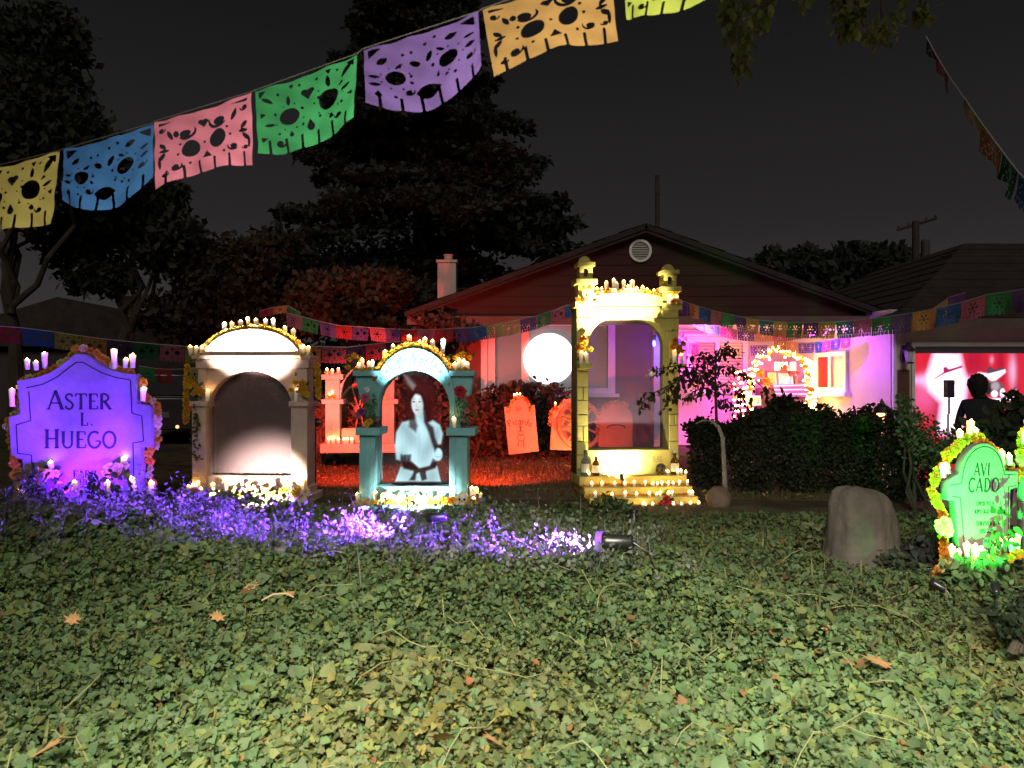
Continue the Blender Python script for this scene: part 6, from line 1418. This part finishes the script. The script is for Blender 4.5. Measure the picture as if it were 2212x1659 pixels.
shrub('dark glossy bush right of the standing person', 2175, 6.3, [(2160, 960, 60, 60), (2110, 960, 50, 50), (2200, 900, 40, 50), (2150, 1010, 60, 50)], 1700, (.06, .11), (.03, .035, .02), 73, shell=.35)
shrub('low dark plant at the right bottom edge', 2200, 3.6, [(2205, 1345, 60, 30), (2240, 1310, 50, 40)], 400, (.03, .055), (.025, .035, .02), 74, shell=.35)
shrub('dark low plant behind the stump', 1975, 5.0, [(1985, 1200, 40, 40), (2010, 1230, 40, 40)], 700, (.04, .07), (.03, .03, .03), 75, shell=.35)
for i, (u, v_, lab) in enumerate(((1310, 1095, 'green weedy plant in front of the left steps of the yellow altar'), (1225, 1110, 'leafy weed between the turquoise and yellow altars'), (1400, 1130, 'leafy weed before the lowest yellow step'))):
    shrub(lab, u, 7.0, [(u, v_, 42, 26, 30), (u + 25, v_ + 8, 30, 22, 30)], 420, (.04, .08), (.07, .1, .04), 80 + i, 'weeds at the altar steps', shell=.3)

shrub('yellowing weed at the left foot of the tree stump', 1760, 5.3, [(1755, 1165, 50, 40), (1800, 1195, 45, 35), (1840, 1225, 50, 25)], 700, (.03, .06), (.08, .09, .04), 91, shell=.3)
shrub('dark weed at the right foot of the tree stump', 1930, 4.9, [(1925, 1215, 40, 28), (1960, 1235, 35, 28)], 420, (.03, .06), (.04, .05, .03), 92, shell=.3)
# weeping dwarf tree
b_ = gb(1566, 7.7); wt = thing('weeping_tree', 'small weeping tree with a bent pale trunk and arching branches', 'tree', b_)
q = lambda u, v, y=7.7: P(u, v, y) - b_
mb = MB().tube([q(1567, 1092), q(1566, 1040), q(1563, 980), q(1561, 945), q(1552, 922), q(1538, 910), q(1520, 908), q(1503, 915)], [.026, .024, .022, .02, .018, .015, .011, .006], 8)
link('trunk', mb.mesh(), pm('pale_bark', (.17, .155, .13), var=.35, scale=25, rough=.9, bump=.7), wt)
mb = MB(); mb.tube([q(1548, 918), q(1546, 860), q(1545, 800), q(1548, 765)], [.016, .014, .011, .006], 7)
lp_ = []; r0 = np.random.default_rng(77)
for pts in ([(1545, 830), (1530, 812), (1508, 812), (1482, 825)], [(1546, 850), (1525, 838), (1500, 845), (1480, 858)], [(1546, 800), (1570, 790), (1600, 800), (1640, 830), (1660, 850)], [(1548, 780), (1530, 762), (1510, 765), (1490, 775)], [(1547, 840), (1575, 825), (1600, 845), (1612, 880)], [(1546, 870), (1568, 862), (1588, 885)], [(1548, 770), (1556, 752), (1575, 748), (1590, 756)], [(1540, 815), (1500, 795), (1460, 790), (1430, 795), (1400, 800)], [(1500, 800), (1450, 830), (1410, 850), (1380, 875)], [(1480, 800), (1460, 840), (1440, 870)], [(1545, 790), (1520, 785), (1500, 800)]):
    pv = [q(*p) for p in pts]; mb.tube(pv, [.009 * (1 - .75 * i / len(pv)) for i in range(len(pv))], 6)
    for a, b in zip(pv[:-1], pv[1:]):
        m = 26 if pts[0][0] > 1490 else 38; t = r0.random(m); lp_.append(np.array(a)[None] + (np.array(b - a))[None] * t[:, None] + r0.normal(size=(m, 3)) * np.array([.035, .04, .03]) - np.array([0, 0, .02]))
link('branches', mb.mesh(), bark, wt)
pp = np.concatenate(lp_)
link('crown', leaves('crown', pp, r0.uniform(.035, .075, len(pp)), r0.normal(size=(len(pp), 3)), OVATE, (.035, .035, .018), .4, rng=r0, upright=(0, 0, -1)), leafm, wt)
rk_ = MB().ell((0, 0, .06), (.13, .1, .14), 12, 8); rk_.v = [(x + rnd.uniform(-.01, .01), y + rnd.uniform(-.01, .01), z + rnd.uniform(-.008, .008)) for x, y, z in rk_.v]
tag(link('boulder', rk_.mesh(), pm('boulder', (.11, .075, .055), var=.3, scale=12, bump=.7), loc=gb(1552, 7.6), smooth=True), 'brown rounded boulder at the foot of the weeping tree', 'boulder')

# tree stump
b_ = P(1862, 1215, 5.1); st = thing('tree_stump', 'weathered grey brown tree stump left of the green tombstone', 'stump', b_)
V = []; n = 40; lev = [(0, 1.38), (.08, 1.2), (.2, 1.07), (.35, 1.0), (.46, .95), (.53, .86), (.565, .7), (.585, .45), (.592, .15)]
for z, k in lev:
    for i in range(n):
        a = 2 * math.pi * i / n; r = .218 * k * (1 + .07 * math.sin(3 * a + 1) + .045 * math.sin(7 * a + 2 * z * 6) + (.1 * (1.38 - 1) if False else 0) + .03 * math.sin(13 * a))
        zz = z - .1 + (.05 * k * math.cos(a + 2.6) + .012 * k * math.sin(5 * a)) * sstep(z, .3, .5).item(); V.append((r * math.cos(a), r * .8 * math.sin(a), zz))
Fc = [(j * n + i, j * n + (i + 1) % n, (j + 1) * n + (i + 1) % n, (j + 1) * n + i) for j in range(len(lev) - 1) for i in range(n)]
link('trunk', MB().add(V, Fc).mesh(), pm('stump_bark', (.06, .048, .042), var=.35, scale=9, rough=.95, bump=1., bscale=18), st, smooth=True)
V2 = [(v_[0] * .98, v_[1] * .98, v_[2] + .001) for v_ in V[-n:]]
link('cut_face', MB().add(V2, [tuple(range(n))]).mesh(), pm('cut_wood', (.09, .07, .055), var=.3, scale=20, rough=.9), st)
# ------------------------------------------------------------------ porch altar
oy = 14.0
of = thing('porch_altar', 'crowded glowing altar with a flowered arch on the porch', 'altar', P(1685, 915, oy), (0, 0, R(-6)))
sO, LO, _ = mon(1685, 915, oy)
clothm = pm('altar_cloth', (.5, .2, .45), var=.4, scale=18, rough=.8)
link('table', ubox(LO, 1640, 1740, 838, 915, -.3, .3), pm('table_cloth', (.12, .04, .06), var=.3), of)
V = []
serape = thing('striped_blanket', 'purple, pink and white striped blanket over the porch altar table', 'blanket', P(1700, 838, oy - .34))
for i in range(12):
    c_ = [(.35, .1, .5), (.75, .7, .75), (.55, .1, .35), (.2, .08, .35)][i % 4]
    link('stripe', MB().add([(-.24 + .003 * i, 0, .06 - i * .017), (.36, -.02, .08 - i * .02), (.36, -.025, .062 - i * .02), (-.24 + .003 * i, -.005, .045 - i * .017)], [(0, 1, 2, 3)]).mesh(), pm('stripe%d' % (i % 4), c_, rough=.8), serape)
def frame(label, u, v0, v1, w, y, col):
    k = y / F; g = thing('picture_frame', label, 'picture', P(u, v1, y), (R(-8), 0, 0), 'pictures on the porch altar'); W_, H_ = w * k / 2, (v1 - v0) * k
    link('frame', prism([(-W_, 0), (W_, 0), (W_, H_), (-W_, H_)], [[(-W_ * .8, W_ * .2), (W_ * .8, W_ * .2), (W_ * .8, H_ - W_ * .2), (-W_ * .8, H_ - W_ * .2)]], -.02, .02, .003), white, g)
    link('picture', box(-W_ * .82, W_ * .82, .002, .008, W_ * .2, H_ - W_ * .2), pm('photo_' + str(u), col, var=.6, scale=14, rough=.3), g)
frame('white framed picture in the middle of the porch altar', 1698, 805, 833, 30, 13.75, (.6, .55, .7)); frame('small tan picture left on the porch altar', 1668, 805, 832, 18, 13.8, (.6, .42, .2))
frame('dark framed screen at the lower left of the porch altar', 1628, 855, 876, 32, 13.4, (.5, .55, .3))
link('top_shelf', ubox(LO, 1660, 1722, 800, 804, .0, .3), pm('shelf_wood', (.3, .14, .06)), of); link('shelf_leg', ubox(LO, 1660, 1664, 804, 838, .05, .25), pm('shelf_wood', (.3, .14, .06)), of); link('shelf_leg', ubox(LO, 1718, 1722, 804, 838, .05, .25), pm('shelf_wood', (.3, .14, .06)), of)
jar_g = em('jar_glow', (1, .75, .4), 3.5)
for i, u in enumerate((1679, 1695, 1713)):
    g = thing('glass_candle', f'tall glass candle on the top shelf of the porch altar, {ORD[i]} from left', 'candle', P(u, 800, 13.95), group='glass candles on the porch altar')
    link('jar', MB().lathe([(.045, 0), (.05, .02), (.05, .14), (.046, .145)], 12).mesh(), jar_g, g); link('rim', MB().lathe([(.052, .14), (.052, .155), (.045, .155)], 12).mesh(), white, g)
# flowered arch with fairy lights
apts = [P(1618, 900, 13.6), P(1619, 860, 13.6), P(1622, 820, 13.6), P(1626, 795, 13.6), P(1638, 774, 13.6), P(1655, 764, 13.6), P(1672, 752, 13.6), P(1690, 757, 13.6), P(1712, 766, 13.6), P(1730, 778, 13.6), P(1742, 800, 13.6), P(1748, 830, 13.6), P(1752, 870, 13.6), P(1756, 910, 13.6)]
ar = garland('flower_arch', 'arch of yellow and orange flowers wrapped in fairy lights on the porch', 'arch', apts, .085, .055, ['yellow', 'orange', 'yellow', 'cream'], jit=.5)
bulb = MB().ell((0, 0, 0), (.016, .016, .016), 6, 4).mesh('bulb'); bulb.materials.append(em('fairy_bulb', (1, .58, .2), 38))
for i in range(110):
    k = rnd.random() * (len(apts) - 1.001); a = apts[int(k)].lerp(apts[int(k) + 1], k % 1)
    link('bulb', bulb, parent=ar, loc=a - apts[0] + Vector((rnd.gauss(0, .05), rnd.uniform(-.12, -.03), rnd.gauss(0, .05))), scale=rnd.uniform(.8, 1.5))
lc = thing('light_curtain', 'bright curtain of fairy lights at the right of the porch altar', 'lights', P(1740, 790, 13.7))
for j in range(5):
    u = 1738 + j * 5; top = P(u, 770 + j * 3, 13.7) - lc.location; bot = P(u + 3, 905, 13.7) - lc.location
    link('wire', MB().tube([top, bot], .003, 4).mesh(), cordm, lc)
    for i in range(14): link('bulb', bulb, parent=lc, loc=top.lerp(bot, (i + .5) / 14) + Vector((rnd.gauss(0, .01), -.02, 0)), scale=1.6)
lc2 = thing('light_curtain', 'fairy lights in a red bead curtain at the left of the porch altar', 'lights', P(1600, 800, 13.5))
for j in range(6):
    u = 1588 + j * 7; top = P(u, 800 - j * 2, 13.5) - lc2.location; bot = P(u, 905, 13.5) - lc2.location
    link('wire', MB().tube([top, bot], .004, 4).mesh(), pm('red_wire', (.4, .05, .04)), lc2)
    for i in range(9): link('bulb', bulb, parent=lc2, loc=top.lerp(bot, (i + .5) / 9) + Vector((rnd.gauss(0, .02), -.02, 0)), scale=1.2)
for i, (u, v_, cs) in enumerate(((1650, 830, ['orange', 'pink']), (1664, 838, ['cream', 'pink']), (1715, 812, ['white', 'pink', 'purple']), (1695, 803, ['white', 'pink']), (1640, 812, ['orange', 'yellow']), (1735, 850, ['cream', 'yellow', 'orange']), (1600, 860, ['orange', 'cream']))):
    bunch(f'{cs[0]} flowers on the porch altar, {ORD[i]} bunch', P(u, v_, 13.75), 8, (.1, .06, .1), .045, cs, 'bunches on the porch altar', 4)
# porch lamps: assumed magenta and violet washes, added points for warm altar glow
lamp('POINT', 'altar_glow_warm', P(1690, 812, 13.3), 26, (1, .5, .2), size=.1)
lamp('POINT', 'altar_glow_left', P(1610, 850, 13.1), 34, (1, .5, .22), size=.1)
lamp('SPOT', 'magenta_wash', (3.1, 12.9, 2.1), 800, (1, .05, .75), (3.7, 15.1, 1.0), .08, 112, .8)
lamp('SPOT', 'violet_wash', (4.9, 12.2, 2.0), 130, (.34, .02, 1), (5.8, 12.7, 1.1), .06, 120, .8)
lamp('POINT', 'violet_bulb', P(1794, 716, 11.7), 3, (.75, .15, 1), size=.05)
lamp('POINT', 'blue_bulb', P(1413, 745, 12.5), 45, (.1, .06, 1), size=.04)
vb = thing('string_light', 'cluster of glaring pink violet bulbs under the porch eave', 'lights', P(1790, 720, 11.8))
link('socket_strip', box(-.3, .3, .02, .05, .02, .05), black, vb)
for i in range(12): link('bulb', MB().ell((-.28 + i * .05, rnd.uniform(-.02, .02), rnd.uniform(-.06, .02) + i * .008), (.022, .022, .025), 8, 5).mesh(), em('pink_bulb', (1, .14, 1), 6), vb)
bb = thing('spotlight', 'blue glowing bulb high on the porch post, seen through the yellow altar', 'lamp', P(1413, 742, 12.72))
link('bulb', MB().ell((0, 0, 0), (.03, .03, .06), 10, 6).mesh(), em('blue_bulb_m', (.35, .4, 1), 4), bb); link('socket', MB().lathe([(.02, .06), (.03, .1), (.03, .14)], 10).mesh(), black, bb)
# path lantern with a string of small lights
pl = thing('path_lantern', 'small domed lantern glowing orange on a pole before the garage', 'lantern', P(1905, 892, 8.6))
link('dome', MB().lathe([(.1, .0), (.098, .03), (.075, .07), (.03, .1), (.008, .16)], 16).mesh(), dk, pl)
link('globe', MB().lathe([(.02, -.1), (.05, -.08), (.058, -.04), (.05, -.005)], 12).mesh(), em('lantern_glow', (1, .5, .16), 6), pl)
link('pole', MB().tube([(.02, .06, .02), (.02, .06, -1.0)], .012, 8).mesh(), dk, pl)
for i, (u, v_) in enumerate(((1909, 913), (1906, 938), (1908, 962))):
    g = tag(link('garden_light', MB().ell((0, 0, 0), (.018, .018, .02), 8, 6).mesh(), em('ember', (1, .42, .14), 5), loc=P(u, v_, 8.05)), f'tiny orange light hanging below the path lantern, {ORD[i]} from top', 'light', 'tiny lights below the path lantern')

# ------------------------------------------------------------------ person watching the garage show
def person(label, at, rz, height=1.66):
    g = thing('person', label, 'person', at, (0, 0, rz)); k = height / 1.7
    J = {'pel': (0, 0, .92, .15), 'belly': (0, -.01, 1.08, .15), 'chest': (0, -.015, 1.28, .165), 'neck0': (0, .0, 1.43, .075), 'neck': (0, .01, 1.49, .06),
         'shl': (-.18, 0, 1.37, .075), 'ell': (-.25, .02, 1.1, .055), 'wrl': (-.2, .16, .93, .038), 'shr': (.18, 0, 1.37, .075), 'elr': (.26, .02, 1.1, .055), 'wrr': (.2, .17, .95, .038),
         'hl': (-.1, 0, .86, .1), 'kl': (-.11, .02, .48, .07), 'al': (-.12, -.01, .09, .048), 'tl': (-.13, .14, .04, .04), 'hr': (.1, 0, .86, .1), 'kr': (.12, .02, .48, .07), 'ar': (.13, -.01, .09, .048), 'tr': (.15, .14, .04, .04)}
    names = list(J); E = [('pel', 'belly'), ('belly', 'chest'), ('chest', 'neck0'), ('neck0', 'neck'), ('chest', 'shl'), ('shl', 'ell'), ('ell', 'wrl'), ('chest', 'shr'), ('shr', 'elr'), ('elr', 'wrr'),
         ('pel', 'hl'), ('hl', 'kl'), ('kl', 'al'), ('al', 'tl'), ('pel', 'hr'), ('hr', 'kr'), ('kr', 'ar'), ('ar', 'tr')]
    me = bpy.data.meshes.new('body'); me.from_pydata([tuple(c * k for c in J[n][:3]) for n in names], [(names.index(a), names.index(b)) for a, b in E], [])
    o = link('body', me, pm('dark_jacket', (.016, .015, .022), var=.3, scale=12, rough=.9), g)
    md = o.modifiers.new('skin', 'SKIN'); 
    for i, n in enumerate(names): me.skin_vertices[0].data[i].radius = (J[n][3] * k * (1.0), J[n][3] * k * .8); 
    me.skin_vertices[0].data[0].use_root = True
    sb = o.modifiers.new('sub', 'SUBSURF'); sb.levels = sb.render_levels = 2
    skin = pm('skin', (.3, .18, .13), rough=.6)
    bm = bmesh.new(); bmesh.ops.create_icosphere(bm, subdivisions=3, radius=1)
    for w in bm.verts:
        c = w.co; c.x *= .078; c.y *= .098; c.z *= .118
        if c.z < -.02: c.x *= 1 + (c.z + .02) * 2.2; 
        d = (c - Vector((0, .098, -.012))).length
        if d < .03: c.y += .02 * (1 - d / .03)
        for sx_ in (-1, 1):
            d = (c - Vector((sx_ * .03, .088, .012))).length
            if d < .022: c.y -= .008 * (1 - d / .022)
    bm.verts.index_update(); hm = bpy.data.meshes.new('head'); bm.to_mesh(hm); bm.free()
    hz = 1.6 * k; link('head', hm, skin, g, loc=(0, .02, hz), rot=(0, 0, R(-62)), smooth=True)
    bm = bmesh.new(); bmesh.ops.create_icosphere(bm, subdivisions=4, radius=1)
    for w in bm.verts:
        c = w.co.copy(); nz_ = 1 + .05 * math.sin(9 * c.x + 3 * c.z) * math.sin(8 * c.z + 2) + .04 * math.sin(17 * c.y + 5 * c.x) + .03 * math.sin(23 * c.z - 11 * c.x)
        w.co = Vector((c.x * .1, c.y * .112 - .028, c.z * .125 + .018)) * nz_
        if c.z < -.2: w.co.z -= .07 * (-c.z - .2); w.co.y -= .0; w.co.x *= 1 - .25 * (-c.z - .2)
        if c.y > .35 and c.z < .5: w.co.y = min(w.co.y, .052)
    bm.verts.index_update(); hm2 = bpy.data.meshes.new('hair'); bm.to_mesh(hm2); bm.free()
    link('hair', hm2, pm('hair', (.014, .01, .008), rough=.8, bump=.8, bscale=120), g, loc=(0, .02, hz), rot=(0, 0, R(-62)), smooth=True)
    for s_ in (-1, 1):
        link('ear', MB().ell((0, 0, 0), (.012, .02, .03), 8, 6).mesh(), skin, g, loc=(.06 * s_ + .03, .08 - .04 * s_ - .03, hz - .01))
        hp_ = Vector((.2 * s_, .17, .93)) * k; pm_ = MB().ell((0, .045, -.02), (.028, .045, .022), 8, 6)
        for f_ in range(4): pm_.tube([(-.024 + f_ * .016, .075, -.02), (-.024 + f_ * .016, .11 + .006 * (f_ in (1, 2)), -.035), (-.023 + f_ * .015, .125, -.055)], [.009, .008, .006], 6)
        pm_.tube([(-.026 * s_, .02, -.02), (-.048 * s_, .055, -.03), (-.05 * s_, .08, -.04)], [.01, .009, .007], 6)
        link('hand', pm_.mesh(), skin, g, loc=hp_, smooth=True)
    return g
person('person in dark clothes seen from behind, watching the garage screen', (P(2118, 820, 9.3).x, 9.3, -.42), R(-30), 1.64)
# loudspeaker on a pole stand in front of the screen
sp = thing('speaker_stand', 'white pole stand under a black loudspeaker by the garage screen', 'stand', (P(2048, 900, 11.4).x, 11.4, -.42))
link('pole', MB().tube([(0, 0, 0), (0, 0, 1.12)], .018, 8).mesh(), white, sp)
for i in range(3):
    a = 2.1 * i + .5; link('leg', MB().tube([(0, 0, .35), (.3 * math.cos(a), .3 * math.sin(a), .01)], .012, 6).mesh(), white, sp)
ls = thing('loudspeaker', 'black loudspeaker box before the red garage screen', 'speaker', (P(2050, 900, 11.4).x, 11.4, .7))
link('cabinet', box(-.055, .055, -.06, .06, .24, .5, c=.01), black, ls); link('grille', box(-.045, .045, -.066, -.061, .26, .48), pm('grille', (.03, .03, .03)), ls); link('mount', MB().tube([(0, 0, 0), (0, 0, .24)], .015, 8).mesh(), black, ls)

# ------------------------------------------------------------------ left background: neighbour's house and car in the dark
nb = thing('neighbour_house', "dark neighbouring house with one lit window, left of the beige altar", 'house', gb(250, 27))
link('wall', box(-7, 3.4, 0, 6, 0, 2.5), pm('nb_wall', (.05, .04, .04), rough=.9), nb)
link('roof', prism([(-7.5, 2.5), (3.9, 2.5), (-1.8, 4.2)], (), -.4, 6.4), shing, nb)
wloc = P(386, 825, 26.95) - nb.location
wi = link('window', box(wloc.x - .24, wloc.x + .24, -.05, -.005, wloc.z - .14, wloc.z + .14), white, nb)
link('pane', box(wloc.x - .2, wloc.x - .02, -.06, -.051, wloc.z - .1, wloc.z + .1), em('warm_window', (1, .72, .4), 1.1), wi); link('pane', box(wloc.x + .02, wloc.x + .2, -.06, -.051, wloc.z - .1, wloc.z + .1), em('warm_window', (1, .72, .4), 1.1), wi)
w2 = link('window', box(-.25, -.1, -.05, -.004, .85, 1.05), em('cool_window', (1, .95, .8), 1.4), nb)
car = thing('parked_car', 'dark parked car in shadow between the violet tombstone and the beige altar', 'car', gb(385, 17) + Vector((0, 0, 0)), (0, 0, R(12)))
cp = pm('car_paint', (.02, .018, .022), rough=.25, spec=.6)
link('body', prism([(-.86, .3), (.86, .3), (.9, .5), (.88, .85), (.8, .95), (-.8, .95), (-.88, .85), (-.9, .5)], (), -2.1, 2.1, .04), cp, car)
link('cabin', prism([(-.76, .95), (.76, .95), (.6, 1.42), (-.6, 1.42)], (), -1.5, 1.2, .05), cp, car)
link('rear_window', MB().add([(-.66, -1.53, .98), (.66, -1.53, .98), (.52, -1.52, 1.36), (-.52, -1.52, 1.36)], [(0, 1, 2, 3)]).mesh(), glassd, car)
for s_ in (-1, 1):
    link('taillight', box(s_ * .72 - .1, s_ * .72 + .1, -2.13, -2.09, .66, .8), em('tail', (1, .12, .05), .25 if s_ < 0 else .02) if False else pm('tail_red', (.3, .02, .02), rough=.2, emit=(1, .1, .05), es=.03), car)
    for yy_ in (-1.3, 1.35):
        wv = MB(); wv.lathe([(.2, -.1), (.31, -.1), (.32, 0), (.31, .1), (.2, .1)], 20); wv.v = [(z + s_ * .78, x + yy_, y + .31) for x, y, z in wv.v]; link('wheel', wv.mesh(), pm('tyre', (.015, .015, .015)), car)
link('plate', box(-.26, .26, -2.12, -2.1, .55, .66), pm('plate', (.08, .08, .08)), car)
tag(link('marker_light', MB().ell((0, 0, 0), (.03, .03, .03), 8, 6).mesh(), em('ember_red', (1, .25, .12), 4), loc=P(383, 922, 13)), 'tiny red light low in the dark beside the beige altar', 'light')

# ------------------------------------------------------------------ coloured spotlights
spotlight('black spotlight with a violet lens lying in the ivy', P(1316, 1170, 4.6), (-2.6, 5.8, .0), 11000, (.16, .03, 1), 46, .7, 3, s=1.15, ring=(.2, .06, 1))
spotlight('violet spotlight hidden at the foot of the violet tombstone', (-3.8, 6.42, .2), (-3.88, 7.0, .5), 360, (.11, .006, 1), 120, .7, 3)  # assumed lamp: the violet is brightest low on the stone
spotlight('green spotlight at the foot of the green tombstone', P(2150, 1268, 3.95), P(2112, 1070, 4.8), 620, (.012, 1, .08), 52, .7, 3, s=.45)  # lamp assumed from the green glow on the stone
spotlight('red spotlight on the lawn behind the turquoise altar', (-.58, 8.7, .4), (.7, 11.3, -.15), 850, (1, .06, .02), 84, .8, 3)  # assumed red flood, out of sight behind the altar
spotlight('red spotlight on a stake right of the beige altar', P(681, 912, 8.25), (-1.7, 10.9, .4), 1300, (1, .06, .035), 95, .9, 3)
spotlight('red spotlight aimed up at the trees and chimney', (-2.6, 11.4, .05), (-3.0, 16.5, 2.9), 230, (1, .05, .02), 50, .8, 3)  # unseen red lamp assumed from the reddened foliage
spotlight('amber spotlight at the foot of the half hidden tombstone', (.95, 10.6, -.02), (.75, 11.5, .35), 45, (1, .4, .12), 100, .8, 3)  # assumed lamp for the orange tint on the small stones
lamp('SPOT', 'red_gable_wash', (.2, 9.4, .1), 6, (1, .06, .03), (1.6, 12.6, 3.0), .05, 75, .8)  # assumed red wash on the gable, no fixture built
spotlight('dim green spotlight by the tree stump', P(2022, 1262, 4.5), P(1825, 1150, 4.95), 9, (.06, 1, .2), 36, .5, 2, s=.5)  # unseen lamp added to tint the stump green
spotlight('violet spotlight hidden among the weeds before the beige altar', (-.5, 4.98, .28), (-3.4, 6.05, -.03), 6500, (.16, .03, 1), 46, .7, 3, s=.7)  # extra lamp added to carry the violet light further along the weeds
# assumed lantern post beside the photographer, unseen, added to light the ivy
lp = thing('assumed_street_lamp', 'assumed pavement lamp post beside the photographer, out of view', 'lamp', (-.3, -1.62, -.42))
link('post', MB().tube([(0, 0, 0), (0, 0, 3.9)], [.06, .045], 12).mesh(), dk, lp); link('base', MB().lathe([(.12, 0), (.12, .06), (.07, .14)], 14).mesh(), dk, lp)
link('hood', MB().lathe([(.02, 4.27), (.16, 4.17), (.17, 4.14), (.14, 4.14)], 16).mesh(), dk, lp); link('collar', MB().lathe([(.05, 3.87), (.09, 3.91), (.09, 3.94)], 14).mesh(), dk, lp)
for i in range(4): link('bar', MB().tube([(.085 * math.cos(i * 1.571), .085 * math.sin(i * 1.571), 3.93), (.13 * math.cos(i * 1.571), .13 * math.sin(i * 1.571), 4.14)], .006, 5).mesh(), dk, lp)
lamp('SPOT', 'assumed_street_lamp_light', (-.2, -1.5, 3.6), 8600, (1, .97, .76), (.4, .45, 0), 1.0, 100, 1.0)  # light of the assumed post, aimed down at the ivy
spotlight('green spotlight behind the green tombstone aimed at the airy bush', (P(2100, 900, 5.4).x, 5.4, .05), P(1995, 925, 7.2), 40, (.03, 1, .18), 70, .7, 3, s=.5)  # unseen lamp, assumed for the green light on the bush
